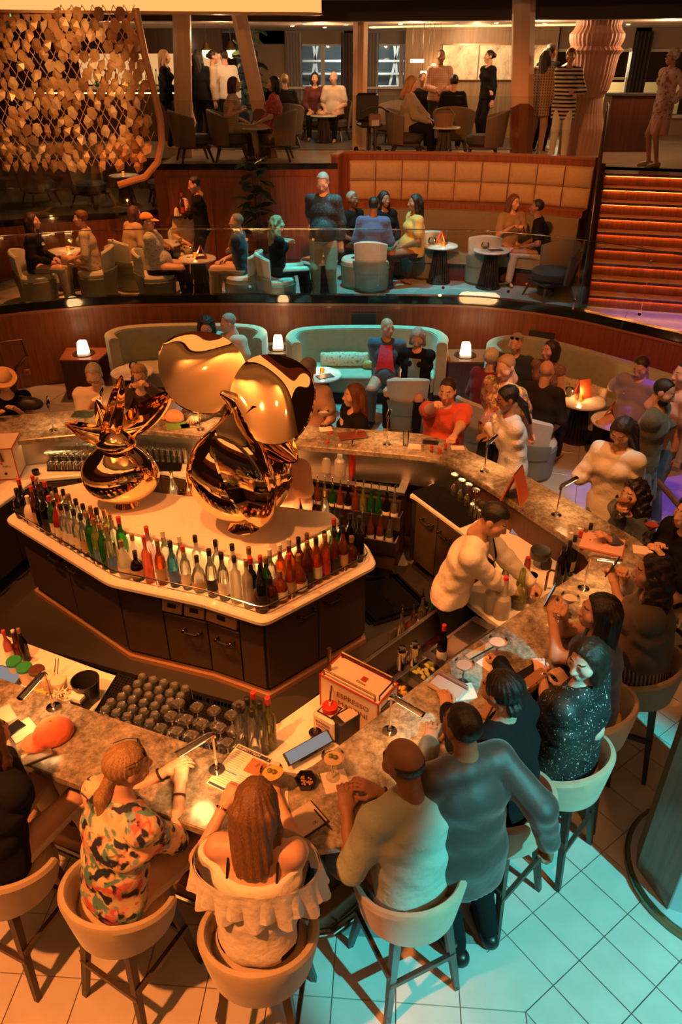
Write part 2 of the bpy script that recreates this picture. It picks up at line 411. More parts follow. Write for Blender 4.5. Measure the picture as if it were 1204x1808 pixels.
def ribbon(b,P,z0,z1,t,closed=False):
    """wall strip along a path, thickness t to the path's left"""
    Q=offs(P,t,closed);n=len(P);v=[]
    for i in range(n):
        v+=[(P[i].x,P[i].y,z0),(P[i].x,P[i].y,z1),(Q[i].x,Q[i].y,z1),(Q[i].x,Q[i].y,z0)]
    f=[]
    for i in range(n if closed else n-1):
        j=(i+1)%n
        for k in range(4):l=(k+1)%4;f.append((i*4+k,j*4+k,j*4+l,i*4+l))
    if not closed:f+=[(0,1,2,3),tuple((n-1)*4+k for k in(3,2,1,0))]
    return b.add(v,f)
def split_path(P,n):
    L=[0]
    for i in range(len(P)-1):L.append(L[-1]+(P[i+1]-P[i]).length)
    def at(s):
        for i in range(len(P)-1):
            if s<=L[i+1]+1e-9:return P[i].lerp(P[i+1],(s-L[i])/max(1e-9,L[i+1]-L[i]))
        return P[-1].copy()
    T=L[-1];out=[]
    for q in range(n):
        a,b=T*q/n,T*(q+1)/n;S=[at(a)]+[P[i]for i in range(len(P))if a+1e-4<L[i]<b-1e-4]+[at(b)];out.append(S)
    return out
# bar level floor with tiles
floor=struct(B().box((0,7,-.08),(22,24,.14)).build('floor',M_grout,smooth=False))
def clip(poly,p,n):
    """keep the part of a convex polygon where (q-p).n <= 0"""
    o=[]
    for i in range(len(poly)):
        a,c=poly[i],poly[(i+1)%len(poly)];da=(a[0]-p[0])*n[0]+(a[1]-p[1])*n[1];dc=(c[0]-p[0])*n[0]+(c[1]-p[1])*n[1]
        if da<=0:o.append(a)
        if(da<0<dc)or(dc<0<da):t=da/(da-dc);o.append((a[0]+(c[0]-a[0])*t,a[1]+(c[1]-a[1])*t))
    return o
def rect(x,y,w,h,a):
    c,s_=math.cos(a),math.sin(a);return[(x+c*i*w/2-s_*j*h/2,y+s_*i*w/2+c*j*h/2)for i,j in((-1,-1),(1,-1),(1,1),(-1,1))]
def area(p):return abs(sum(p[i][0]*p[(i+1)%len(p)][1]-p[(i+1)%len(p)][0]*p[i][1]for i in range(len(p))))/2
TILE={}
def add_tile(parent,x,y,z,w,h,a,m,cuts=()):
    q=rect(x,y,w,h,a);full=area(q);r=q
    for p,n in cuts:r=clip(r,p,n)if len(r)>2 else r
    if len(r)<3 or area(r)<.0015:return
    if area(r)>full*.999:
        key=(w,h,m.name)
        if key not in TILE:TILE[key]=B().box((0,0,-.005),(w,h,.01),bev=.0015).mesh('tile',m,smooth=False)
        me=TILE[key];loc=(x,y,z);rz=a
    else:
        me=B().prism(r,z-.01,z).mesh('tile',m,smooth=False);loc=(0,0,0);rz=0
    o=bpy.data.objects.new('tile',me);COL.objects.link(o);o.parent=parent;o.location=loc;o.rotation_euler[2]=rz
bn=Vector((.89,.45));b0=(.86,2.05)
for k,(a,cuts,org)in enumerate(((math.radians(-4),[(b0,bn)],(.94,1.89)),(math.radians(36.5),[(b0,-bn)],(.94,1.89)))):
    ca,sa=math.cos(a),math.sin(a);w,h=(.33,.325)if k==0 else(.214,.325)
    for i in range(-16,18):
        for j in range(-5,10):
            u,v_=(i+.5)*w,(j+.5)*h-(0 if k else 0);x=org[0]+ca*u-sa*v_;y=org[1]+sa*u+ca*v_
            if k==0 and not(-2.9<x<1.3 and 1.2<y<3.1 and y<2.95-.3*(x+2)+(.4 if x<-1 else 0)):continue
            if k==1 and not(.6<x<3.0 and 1.2<y<5.2 and y<2.9+1.1*(x-.5)):continue
            add_tile(floor,x,y,0,w-.005,h-.005,a,M_tile,cuts)
for i in range(-9,9):
    for j in range(0,9):
        x=.6*i+.2;y=6.9+.6*j;p=Matrix.Rotation(-.3,2)@Vector((x,y-8.5));x,y=p.x,p.y+8.5
        if not(5.2<y<10.6 and-4.6<x<4.6)or(y<7.0-.1*x and x<.9)or(x>.5 and y<9.6-2*x and x<2.2):continue
        add_tile(floor,x,y,0,.592,.592,-.3,M_tile2)
# terrace: curved walnut wall, black band, glass
TW=cr([(-7.2,8.6),(-5.9,9.55),(-4.77,10.22),(-4.03,10.52),(-3.3,10.72),(-1.66,10.8),(0,10.78),(1.6,10.72),(2.25,10.57),(3.1,10.12),(3.7,9.57),(4.27,9.0),(5.2,8.0),(6.3,6.7)])
wf=struct(ribbon(B(),TW,0,WT-.03,.12).build('wall_front',M_wall))
ribbon(B(),offs(TW,-.012),WT-.06,WT-.03,.15).build('cap_trim',mat('cap wood',(.32,.12,.05),.3,coat=.3),wf)
ribbon(B(),offs(TW,.012),WT-.03,WT+.085,.10).build('black_band',M_blackgl,wf)
for px in(642,955):
    q=Py(px,568 if px<700 else 600,10.74 if px<700 else 10.22);B().box((0,0,0),(.36,.03,.24),bev=.003).build('speaker_grille',mat('grille',(.035,.018,.010),.8,bump=.4,bscale=300),wf,loc=(q.x,q.y,q.z),rz=0 if px<700 else-.5)
bal=thing('terrace_balustrade','frameless curved glass balustrade along the front of the middle terrace','balustrade')
for S in split_path(offs(TW,.05),17):
    d=(S[-1]-S[0]).normalized()*.006;S=[S[0]+d]+S[1:-1]+[S[-1]-d]
    p=ribbon(B(),S,WT+.06,WT+.985,.012).build('glass_panel',M_pane,bal)
    e=S[-1]+d;n_=Vector((d.y,-d.x,0)).normalized()
    for z in(WT+.85,WT+.2):
        R=Vector((0,0,1)).rotation_difference(n_).to_matrix();B().lathe([(.0,-.012),(.022,-.012),(.022,.012),(.0,.012)],(e.x,e.y,z),10,R).build('glass_clamp',M_chrome,bal)
rail=offs(TW,.05);B().tube([(p.x,p.y,WT+.99)for p in rail],.007,6).build('top_edge',M_chrome,bal)
tf=[(p.x,p.y)for p in offs(TW,.02)]
tflo=struct(B().prism(tf+[(8.5,7.5),(8.5,14.6),(-9,14.6),(-9,9.2)],TM-.3,TM-.006).build('floor_terrace',M_grout,smooth=False))
for i in range(-10,10):
    for j in range(0,13):
        x=.8*i+(.4 if j%2 else 0);y=6.4+.6*j;p=Matrix.Rotation(-.45,2)@Vector((x,y-11));x,y=p.x+.3,p.y+11
        if not(-5.6<x<5.6 and 8.5<y<13.9):continue
        near=sorted(range(len(TW)-1),key=lambda q:(TW[q]-Vector((x,y,0))).length)[:3];cuts=[]
        for q in near:
            t=TW[q+1]-TW[q];cuts.append(((TW[q].x,TW[q].y),Vector((t.y,-t.x)).normalized()))
        cuts=[(Vector(p_)-n_*.12,n_)for p_,n_ in cuts]
        add_tile(tflo,x,y,TM,.793,.593,-.45,M_tile2,cuts)
# stairs with lit nosings
st=thing('staircase','wide walnut staircase with glowing strips under every tread','stairs',(3.70,11.12,TM),math.radians(-16))
NR=9;RH=(TU-TM)/NR;TD=.255
for i in range(NR):
    y0=i*TD;z1=(i+1)*RH
    tr=B().box((2.2,y0+TD/2-.02+(.3 if i==NR-1 else 0),z1-.02),(4.4,TD+.04+(.6 if i==NR-1 else 0),.04),bev=.006).build('tread',M_wall,st)
    B().box((2.2,y0+.035,i*RH+(RH-.04)/2),(4.4,.03,RH-.04)).build('riser',M_wall,st,smooth=False)
    B().box((2.2,y0+.004,z1-.043),(4.36,.014,.005)).build('light_strip',emis('stair led',(1,.32,.07),26.0),tr,smooth=False)
B().bar((-.05,-.1,.05),(-.05,NR*TD,TU-TM+.05),.09,.16).build('stringer',M_walld,st)
sr=thing('stair_railing','dark metal railing with glass beside the left edge of the staircase','railing',(3.70,11.12,TM),math.radians(-16))
B().tube([(-.12,-.15,.0),(-.12,-.15,.95),(-.12,NR*TD,TU-TM+.95),(-.12,NR*TD+.5,TU-TM+.95)],.022,8).build('handrail',M_bronze,sr)
for t in(0,.33,.66,1):B().tube([(-.12,t*NR*TD,t*(TU-TM)),(-.12,t*NR*TD,t*(TU-TM)+.95)],.016,6).build('post',M_bronze,sr)
B().add([(-.12,0,.1),(-.12,NR*TD,TU-TM+.1),(-.12,NR*TD,TU-TM+.9),(-.12,0,.9),(-.11,0,.1),(-.11,NR*TD,TU-TM+.1),(-.11,NR*TD,TU-TM+.9),(-.11,0,.9)],
        [(0,1,2,3),(7,6,5,4),(0,4,5,1),(1,5,6,2),(2,6,7,3),(3,7,4,0)]).build('glass_panel',M_pane,sr,smooth=False)
sr2=thing('stair_railing','slender dark handrail post standing near the right end of the staircase','railing',(3.70,11.12,TM),math.radians(-16))
B().tube([(1.62,-.25,.0),(1.62,-.25,.92),(1.62,.9,1.45)],.018,8).build('handrail',M_bronze,sr2)
# wall behind the terrace, parapet, banquette wall
PW=cr([(-.05,13.72),(.08,14.1),(.5,14.17),(1.6,14.08),(2.85,13.82),(3.6,13.5),(4.12,13.2)],5)
wb=struct(ribbon(B(),PW,TM,TU+.2,.12).build('wall_back',M_wall))
ribbon(B(),offs(PW,-.015),TU+.17,TU+.205,.15).build('parapet_cap',mat('cap wood',(.32,.12,.05),.3,coat=.3),wb)
wl=struct(ribbon(B(),[Vector((-3.15,16.0,0)),Vector((-3.15,13.6,0)),Vector((-1.5,13.6,0)),Vector((-.05,13.7,0))],TM,TU-.02,.12).build('wall_fascia',M_wall))
for x0,x1 in((-2.95,-2.2),(-2.15,-1.45),(-1.2,-.35)):
    B().box(((x0+x1)/2,13.585+(.03 if x0>-1.3 else 0),(TM+TU)/2),(x1-x0,.03,TU-TM-.25),bev=.006).build('wall_panel',M_wall,wl)
ban=thing('banquette','long built-in banquette with tall tan padded back panels on the terrace','banquette',(0,0,0))
BP=[p for p in offs(PW,-.02)if p.x>.1]
for r,(z0,z1)in enumerate(((2.30,2.62),(1.98,2.295))):
    for S in split_path(BP,9):
        d=(S[-1]-S[0]).normalized()*.006;S=[S[0]+d]+S[1:-1]+[S[-1]-d]
        n=len(S);prof=[(.0,0),(.035,.02),(.055,.06),(.055,z1-z0-.06),(.035,z1-z0-.02),(.0,z1-z0)]
        def fn(u,v,S=S,prof=prof,z0=z0):
            k=u*(len(S)-1);i=min(len(S)-2,int(k));p=S[i].lerp(S[i+1],k-i);q=(S[-1]-S[0]).normalized();nn=Vector((q.y,-q.x,0))
            e=min(1,min(u,1-u)*9);a=prof[round(v*(len(prof)-1))];w=p+nn*(a[0]*(.35+.65*e));return(w.x,w.y,z0+a[1])
        B().grid(fn,12,6).build('back_panel',M_tan,ban)
ribbon(B(),list(reversed(offs(BP,-.30))),TM+.30,1.90,.16).build('back_cushion',M_olive,ban)
ribbon(B(),list(reversed(offs(BP,-.88))),TM+.30,TM+.45,.60).build('seat_cushion',M_olive,ban)
ribbon(B(),list(reversed(offs(BP,-.80))),TM+.0,TM+.30,.55).build('base',M_walld,ban)
ribbon(B(),list(reversed(offs(BP,-.02))),1.86,1.985,.28).build('ledge',M_wall,ban)
# left platform
PF=cr([(-9,11.2),(-5.65,12.95),(-4.84,13.35),(-3.97,13.71),(-3.15,14.1)],4)
fpl=struct(B().prism([(p.x,p.y)for p in PF]+[(-3.15,17.5),(-10,17.5)],TM,TP).build('floor_platform',mat('dark olive carpet',(.10,.085,.04),.9,var=.2,scale=60),smooth=False))
wpl=struct(ribbon(B(),offs(PF,-.13),TM,TP+.06,.12).build('wall_platform',M_wall))
ribbon(B(),offs(PF,-.135),TP+.06,TP+.15,.10).build('black_band',M_blackgl,wpl)
pb=thing('platform_balustrade','dim glass balustrade on the walnut ledge behind the terrace, below the leaf screen','balustrade')
for S in split_path(offs(PF,-.08),5):
    d=(S[-1]-S[0]).normalized()*.006;ribbon(B(),[S[0]+d]+S[1:-1]+[S[-1]-d],TP+.12,TP+.95,.012).build('glass_panel',M_pane,pb)
# upper deck
M_ufl=mat('upper stone floor',(.34,.25,.17),.35,var=.12,scale=3,coat=.1)
upoly=[(-3.15,13.7),(-1.5,13.7),(-.05,13.8),(.0,14.2),(1.6,14.18),(2.85,13.92),(3.6,13.6),(4.14,13.3),(4.3,13.5),(9.0,12.2),(10,24),(-10,24),(-10,17.5),(-3.15,17.5)]
fu=struct(B().prism(upoly,TU-.25,TU).build('floor_upper',M_ufl,smooth=False))
B().prism([(-2.5,16.6),(4.2,16.6),(4.2,20.5),(-2.5,20.5)],TU+.001,TU+.012).build('carpet',mat('dark carpet',(.07,.06,.055),.95,var=.35,scale=6),fu,smooth=False)
ub=thing('upper_balustrade','frameless glass balustrade along the upper deck edge left of the banquette','balustrade')
UB=[Vector((-3.12,13.62,0)),Vector((-1.5,13.62,0)),Vector((-.06,13.72,0))]
for S in split_path(UB,4):
    d=(S[-1]-S[0]).normalized()*.008;ribbon(B(),[S[0]+d]+S[1:-1]+[S[-1]-d],TU+.05,TU+1.0,.012).build('glass_panel',M_pane,ub)
ribbon(B(),UB,TU-.02,TU+.07,.05).build('channel',M_blackgl,ub)
ub2=thing('upper_balustrade','tall glass panels standing on the curved walnut parapet above the tan banquette','balustrade')
for S in split_path(offs(PW[5:],.05),5):
    d=(S[-1]-S[0]).normalized()*.008;ribbon(B(),[S[0]+d]+S[1:-1]+[S[-1]-d],TU+.19,TU+1.05,.012).build('glass_panel',M_pane,ub2)
UC=4.70
M_uw=wood('taupe wall panel',(.16,.10,.055),(.24,.155,.085),.5,2,1.2,.0,.03)
M_wl=mat('pale wall',(.34,.25,.18),.7)
wbk=struct(B().box((.35,22.1,UC-.14),(4.8,.2,.28)).box((.35,22.1,TU+.45),(4.8,.2,.9)).box((2.4,22.1,3.6),(.5,.2,2.2)).box((-1.9,22.1,3.6),(1.0,.2,2.2)).box((.33,22.1,3.6),(.5,.2,2.2)).build('wall_upper_back',M_wl,smooth=False))
for n_,(x0,x1)in enumerate(((-1.35,.08),(.58,2.12))):
    w=struct(B().box(((x0+x1)/2,22.05,UC-.30),(x1-x0,.1,.04)).box(((x0+x1)/2,22.0,TU+.92),(x1-x0,.3,.05)).build('window_%d'%(n_+1),M_white,smooth=False))
    B().box((x0+.62*(x1-x0),22.05,3.9),(.10,.08,1.2)).build('mullion',M_white,w,smooth=False)
    for xa,xb in((x0,x0+.57*(x1-x0)),(x0+.67*(x1-x0),x1)):B().box(((xa+xb)/2,22.1,3.9),(xb-xa,.012,1.0)).build('pane',M_pane,w,smooth=False)
    if n_==0 or True:
        cu_=B().grid(lambda u,v,x0=x0:(x0-.05+.42*u,21.9+.035*math.sin(u*34),TU+.05+(UC-TU-.1)*v),28,2).build('curtain',mat('sheer curtain',(.40,.36,.33),.9),w)
        B().grid(lambda u,v,x0=x0,x1=x1:(x1-.08+.45*u,21.85+.035*math.sin(u*38),TU+.05+(UC-TU-.1)*v),28,2).build('curtain',mat('taupe curtain',(.16,.12,.10),.9),w)
wa=struct(B().box((3.05,19.1,(TU+UC)/2),(3.3,.2,UC-TU)).build('wall_art',M_uw,smooth=False))
wrt=struct(B().box((6.4,19.8,UC-.2),(3.8,.2,.4)).box((6.4,19.8,TU+.2),(3.8,.2,.4)).box((4.75,19.8,3.6),(.3,.2,2.2)).box((6.75,19.8,3.6),(.35,.2,2.2)).build('wall_upper_right',M_wl,smooth=False))
w3=struct(B().box((5.7,19.75,4.27),(1.7,.1,.05)).box((5.7,19.75,2.95),(1.7,.3,.05)).build('window_3',M_white,smooth=False))
B().box((5.75,19.8,3.65),(.10,.06,1.3)).build('mullion',M_white,w3,smooth=False);B().box((5.7,19.8,3.72),(1.7,.05,.05)).build('transom',M_white,w3,smooth=False)
for x in(5.3,6.2):B().box((x,19.82,3.62),(.8,.012,1.3)).build('pane',M_pane,w3,smooth=False)
B().grid(lambda u,v:(6.55+.4*u,19.62+.04*math.sin(u*30),TU+.03+(UC-TU-.1)*v),24,2).build('curtain',mat('charcoal curtain',(.04,.03,.028),.9),w3)
w4=struct(B().box((7.6,19.75,4.27),(1.4,.1,.05)).box((7.6,19.75,2.95),(1.4,.3,.05)).build('window_4',M_white,smooth=False))
B().box((7.6,19.82,3.62),(1.4,.012,1.3)).build('pane',M_pane,w4,smooth=False)
out=thing('outer_promenade','pale steel trusses of the outside promenade seen through the upper windows','promenade')
for i in range(9):
    x=-1.6+.55*i;B().bar((x,23.8,TU),(x+(.5 if i%2 else-.3),23.8,4.8),.06,.06).build('strut',M_white,out)
for z in(3.45,3.75,4.05):B().bar((-2.2,23.7,z),(3.2,23.7,z),.04,.05).build('guard_rail',M_white,out)
B().box((6.5,21.6,3.25),(4.2,.1,.7)).build('deck_locker',mat('yellow lit panel',(.75,.55,.26),.6),out,smooth=False)
B().box((.5,25,3.6),(7,.1,2.6)).build('hull',mat('night hull',(.10,.12,.13),.7),out,smooth=False)
B().bar((4.8,21.5,3.6),(6.4,21.5,4.4),.04,.04).build('strut',M_bronze,out)
def lamp_pt(loc,w,col,r=.05):
    l=bpy.data.lights.new('lamp_light','POINT');l.energy=w;l.color=col;l.shadow_soft_size=r
    o=bpy.data.objects.new('lamp_light',l);COL.objects.link(o);o.location=loc;return o
lamp_pt((.5,23,4.3),110,(.8,.95,1));lamp_pt((5.8,20.7,4.2),160,(1,.85,.6))
ce=struct(B().prism([(-10,16.2),(-4,15.8),(0,15.9),(4.5,15.0),(10,13.2),(10,24),(-10,24)],UC,UC+.1).build('ceiling',M_cream,smooth=False))
sf=struct(ribbon(B(),cr([(-10,15.9),(-4,15.5),(0,15.6),(4.5,14.7),(10,12.9)],6),UC-.02,6.4,.35).build('ceiling_soffit',M_dark))
c2=struct(B().prism([(-10,10.6),(-3,12.4),(0,13.2),(4,13.1),(10,11.2),(10,16),(-10,16)],4.98,5.1).build('ceiling_front',M_cream,smooth=False))
cv=thing('cove_light','wide glowing amber ceiling cove running along the top left corner','ceiling light')
CV=cr([(-7.5,11.6),(-5,12.75),(-3,13.2),(-1.3,13.45),(-.55,13.55),(-.3,13.8)],6)
ribbon(B(),CV,4.72,4.98,.25).build('diffuser',emis('cove glow',(1,.42,.12),1.25),cv)
ribbon(B(),offs(CV,-.02),4.69,4.725,.30).build('lip',mat('cove lip',(.5,.27,.12),.5),cv)
cv2=thing('cove_light','thin recessed amber cove in the upper lounge ceiling above the paintings','ceiling light')
ribbon(B(),cr([(.6,19.0),(1.8,18.2),(3.0,18.0),(4.6,17.3)],5),UC-.03,UC-.002,.16).build('diffuser',emis('cove glow2',(1,.55,.2),2.2),cv2)
dl=None;used=[False]
dproto=thing('downlight','small round recessed downlight','downlight',group='upper deck downlights')
B().lathe([(.0,0),(.05,0),(.055,.015),(.0,.015)],n=12).build('trim_ring',M_white,dproto)
B().lathe([(.0,-.004),(.036,-.004),(.036,.001),(.0,.001)],n=12).build('lens',emis('downlight lens',(1,.7,.42),14),dproto)
for i,(x,y)in enumerate(((-.35,19),(.1,17.5),(.7,18.6),(1.15,17.2),(1.6,19.2),(2.3,17.6),(-1.0,18.2),(-.7,16.9),(2.9,16.6),(5.6,17.3),(6.6,16.2),(3.9,17.0))):
    place(dproto,used,(x,y,UC-.016),0,'small round recessed downlight in the upper lounge ceiling, %s from the left'%ORD[[-1.0,-.7,-.35,.1,.7,1.15,1.6,2.3,2.9,3.9,5.6,6.6].index(x)])
for i,(x,y,w)in enumerate(((-.4,17.6,44),(1.4,16.8,50),(3.6,16.0,50),(5.8,15.6,60),(-2.2,16.2,44),(-4.2,16.2,30),(2.8,18.2,34))):
    lamp_pt((x,y,UC-.25),w,(1,.55,.26),.05)
# atrium ceiling and balcony behind the viewer (seen mirrored in the gold)
M_ceil=mat('atrium ceiling',(.66,.56,.44),.6)
ca=struct(B().prism([(9*math.cos(a),4+8.2*math.sin(a))for a in np.linspace(0,2*pi,40,endpoint=False)],7.7,7.8).build('ceiling_atrium',M_ceil,smooth=False))
ac=thing('cove_light','added unseen wide amber glow band behind the viewpoint, mirrored in the gold','ceiling light')  # glow band out of view, added so the gold lobes reflect amber
RB=[Vector((8.3*math.cos(a),4+7.4*math.sin(a),0))for a in np.linspace(pi*1.04,pi*1.96,30)]
ribbon(B(),RB,5.2,6.9,-.2).build('diffuser',emis('cove glow',(1,.42,.12),1.25),ac)
ribbon(B(),offs(RB,.03),5.12,5.2,-.3).build('lip',M_bronze,ac)
wr=struct(ribbon(B(),RB,3.9,5.1,-.2).build('wall_balcony',M_wall))
wr2=struct(ribbon(B(),[Vector((8.8*math.cos(a),4+7.9*math.sin(a),0))for a in np.linspace(pi*1.02,pi*1.98,24)],0,2.4,-.2).build('wall_rear',M_walld))
# posts and columns of the upper deck
M_post=mat('cream post',(.62,.42,.28),.45);M_pc=wood('post cladding',(.13,.04,.02),(.2,.07,.03),.4,2)
def post(a,b,w,d,label,clad=0.):
    t=thing('deck_post',label,'column',a);b=Vector(b)-Vector(a);n=8;v=[]
    def sec(t_,k):
        return[Vector((w*k*cx,d*k*cy,0))+b*t_ for cx,cy in((-.5,-.2),(-.2,-.5),(.2,-.5),(.5,-.2),(.5,.2),(.2,.5),(-.2,.5),(-.5,.2))]
    v=sec(0,1)+sec(1,1);B().add(v,[tuple([i,(i+1)%8,8+(i+1)%8,8+i])for i in range(8)]+[tuple(range(7,-1,-1)),tuple(range(8,16))]).build('shaft',M_post,t,smooth=False)
    if clad:
        L=b.length;s0=sec(0,1.06);s1=[p+b*((clad+(.07 if i in(1,2)else 0))/L)for i,p in enumerate(s0)]
        B().add(s0+s1,[tuple([i,(i+1)%8,8+(i+1)%8,8+i])for i in range(8)]+[tuple(range(7,-1,-1)),tuple(range(8,16))]).build('cladding',M_pc,t,smooth=False)
    return t
post((-2.92,15.25,TU),(-2.70,15.25,5.0),.30,.30,'upright cream post left of the leaning column upstairs')
post((-1.32,15.2,TU),(-1.78,15.2,5.0),.26,.26,'leaning cream column with red-brown base cladding beside the potted fig',.75)
post((.36,16.3,TU),(.36,16.3,5.0),.27,.27,'straight cream post behind the parked mobility scooter')
post((3.24,14.7,TU),(2.98,14.7,5.0),.36,.32,'broad pinkish column with brown base cladding next to the striped dress woman',.85)
bc=thing('fluted_column','turned baluster shaped column with fine pleated ribs behind the striped dress woman','column',(4.62,15.9,TU))
prof=[(.40,0),(.40,.35),(.30,.75),(.27,.95),(.36,1.12),(.40,1.35),(.42,1.6),(.50,1.72),(.42,1.76),(.47,1.86),(.47,1.95),(.38,2.05),(.40,2.2),(.36,2.45)]
bb=B();N=72;v=[];f=[]
def pr(z):
    for i in range(len(prof)-1):
        if z<=prof[i+1][1]:
            t=(z-prof[i][1])/(prof[i+1][1]-prof[i][1]);t=t*t*(3-2*t);return prof[i][0]+(prof[i+1][0]-prof[i][0])*t
    return prof[-1][0]
bb.grid(lambda u,v:((pr(v*2.45)*(1+(.03 if round(u*N)%2 else 0)))*math.cos(2*pi*u),(pr(v*2.45)*(1+(.03 if round(u*N)%2 else 0)))*math.sin(2*pi*u),v*2.45),N,40,cu=True)
bb.build('pleated_shaft',mat('rose plaster',(.46,.25,.19),.6),bc,smooth=False)
# big column at the lower right
colm=thing('fin_column','massive walnut and pale steel column on a round rimmed base at lower right','column',(2.22,2.62,0))
def lens_poly(w,d,n=36):
    return[(w*math.cos(2*pi*i/n),d*math.sin(2*pi*i/n))for i in range(n)]
B().prism(lens_poly(.52,.50),0,.05,.008).build('base_rim',mat('green bronze rim',(.20,.21,.12),.25,.9),colm)
B().prism(lens_poly(.49,.47),.045,.056).build('base_top',mat('base steel',(.45,.5,.5),.35,.3),colm)
M_colw=wood('column walnut',(.10,.055,.03),(.19,.11,.06),.35,2,2.5,.3)
B().prism([(-.47,.03),(-.385,-.23),(-.37,-.225),(-.30,.2),(-.42,.16)],.056,4.4,.0).build('veneer_edge',M_colw,colm,smooth=False)
B().prism([(-.375,-.225),(-.1,-.33),(.25,-.30),(.46,-.1),(.46,.12),(.3,.3),(-.05,.36),(-.32,.21)],.056,4.4).build('steel_body',mat('satin steel',(.42,.5,.52),.45,.2),colm,smooth=False)
# leaf screen
sc=thing('leaf_screen','hanging lattice screen of folded copper leaves at upper left','screen',(-4.2,13.0,0))
M_leaf=[mat('copper leaf',(.66,.36,.15),.38,.25),mat('copper leaf dark',(.36,.17,.07),.45,.2),mat('copper leaf pale',(.80,.50,.25),.42,.15)]
leaf=[]
for mm in M_leaf:
    w,h=.078,.10;leaf.append(B().add([(0,.0,-h),(w,.012,-.02),(w*.7,.03,h*.8),(0,.045,h),(-w*.7,.03,h*.8),(-w,.012,-.02),(0,-.035,.01),
        (0,.006,-h),(w,.018,-.02),(w*.7,.036,h*.8),(0,.051,h),(-w*.7,.036,h*.8),(-w,.018,-.02),(0,-.029,.01)],
        [(0,1,6),(1,2,6),(2,3,6),(3,4,6),(4,5,6),(5,0,6),(8,7,13),(9,8,13),(10,9,13),(11,10,13),(12,11,13),(7,12,13),(0,7,8,1),(1,8,9,2),(2,9,10,3),(3,10,11,4),(4,11,12,5),(5,12,7,0)]).mesh('leaf',mm,smooth=False))
rnd=random.Random(4);lat=B();cnt=0
for r in range(17):
    z=2.66+.125*r
    for c in range(17):
        x=-1.15+.152*c+(.076 if r%2 else 0);edge=1.25-(.0 if z>2.95 else(2.95-z)*.9)
        if x>edge:continue
        for dx in(-.076,.076):lat.bar((x,0,z),(x+dx,.0,z+.125),.010,.010)
        if rnd.random()<.80 and cnt<298:
            o=bpy.data.objects.new('leaf',leaf[rnd.choice([0,0,1,2])]);COL.objects.link(o);o.parent=sc;cnt+=1
            o.location=(x,-.03+rnd.uniform(-.02,.02),z+rnd.uniform(-.01,.01));o.rotation_euler=(rnd.uniform(-.5,.35),rnd.uniform(-.5,.5),rnd.uniform(-.7,.7))
lat.build('wire_lattice',M_leaf[0],sc,smooth=False)
B().tube([(1.22,0,4.75),(1.27,0,4.2),(1.36,0,3.6),(1.40,0,3.3),(1.38,0,3.0),(1.28,0,2.72),(1.05,0,2.5),(.6,0,2.38)],.055,8,flat=(.7,1)).build('curved_frame',mat('copper frame',(.58,.30,.14),.4,.2),sc)
spot('screen_spot',(-3.2,9.6,5.6),(-4.2,13,3.7),420,(1,.5,.18),34,.5,.08)
# bar counter ring
OUT=[(-3.30,3.20),(-1.27,2.40),(-.62,2.15),(-.13,2.055),(.02,2.08),(.13,2.16),(1.03,3.0),(1.9,3.8),(2.2,4.12),(2.27,4.35),(2.2,4.6),(1.61,5.53),(.95,6.28),(.74,6.40),(.36,6.47),(-.53,6.62),(-2.0,6.95),(-2.35,7.0),(-3.5,6.78),(-4.3,5.0)]
INN=[(-3.05,3.60),(-1.35,2.89),(-.74,2.65),(-.33,2.50),(-.22,2.48),(-.14,2.53),(.69,3.34),(1.49,4.04),(1.69,4.21),(1.78,4.32),(1.77,4.44),(1.29,5.27),(.98,5.76),(.85,5.88),(.7,5.93),(-.4,6.15),(-1.82,6.46),(-2.1,6.47),(-3.05,6.24),(-3.75,4.95)]
STN=[(-2.75,4.08),(-1.53,3.52),(-.91,3.27),(-.50,3.08),(-.43,3.06),(-.36,3.09),(.34,3.78),(.98,4.44),(1.14,4.58),(1.2,4.66),(1.2,4.78),(.99,5.17),(.66,5.72),(.62,5.76),(.5,5.6),(-.5,5.72),(-1.71,6.2),(-2.1,6.2),(-2.85,6.05),(-3.2,4.95)]
VO=[Vector((*p,0))for p in OUT];VI=[Vector((*p,0))for p in INN];VS=[Vector((*p,0))for p in STN];NB=len(OUT)
def ring(b,A,C,z0,z1,bev=0.,idx=None):
    """slab between two matching closed paths (A outside, C inside)"""
    if idx is not None:
        use=list(idx)+[(idx[-1]+1)%len(A)];A=[A[i]for i in use];C=[C[i]for i in use]
    n=len(A);v=[]
    for i in range(n):
        a,c=A[i],C[i];d=(c-a).normalized()*bev
        v+=[(a.x+d.x,a.y+d.y,z0),(a.x,a.y,z0+bev),(a.x,a.y,z1-bev),(a.x+d.x,a.y+d.y,z1),(c.x-d.x,c.y-d.y,z1),(c.x,c.y,z1-bev),(c.x,c.y,z0+bev),(c.x-d.x,c.y-d.y,z0)]
    f=[]
    for i in range(n if idx is None else n-1):
        j=(i+1)%n
        for k in range(8):l=(k+1)%8;f.append((i*8+k,j*8+k,j*8+l,i*8+l))
    if idx is not None:
        f.append(tuple(range(8)));f.append(tuple((n-1)*8+k for k in range(7,-1,-1)))
    return b.add(v,f)
bar=thing('bar_counter','polygonal ring bar with mottled granite top and walnut front around the island','bar counter')
ring(B(),VO,VI,1.045,1.10,.008).build('granite_top',M_gran,bar)
def inset(A,C,d):return[a+(c-a).normalized()*d for a,c in zip(A,C)]
PF1=inset(VO,VI,.34);PF2=inset(VO,VI,.38)
ring(B(),PF1,PF2,.12,1.045).build('front_panel',M_walld,bar)
ring(B(),inset(VO,VI,.25),inset(VO,VI,.38),.0,.13,.006).build('kick_ledge',mat('kick ledge',(.42,.26,.16),.4),bar)
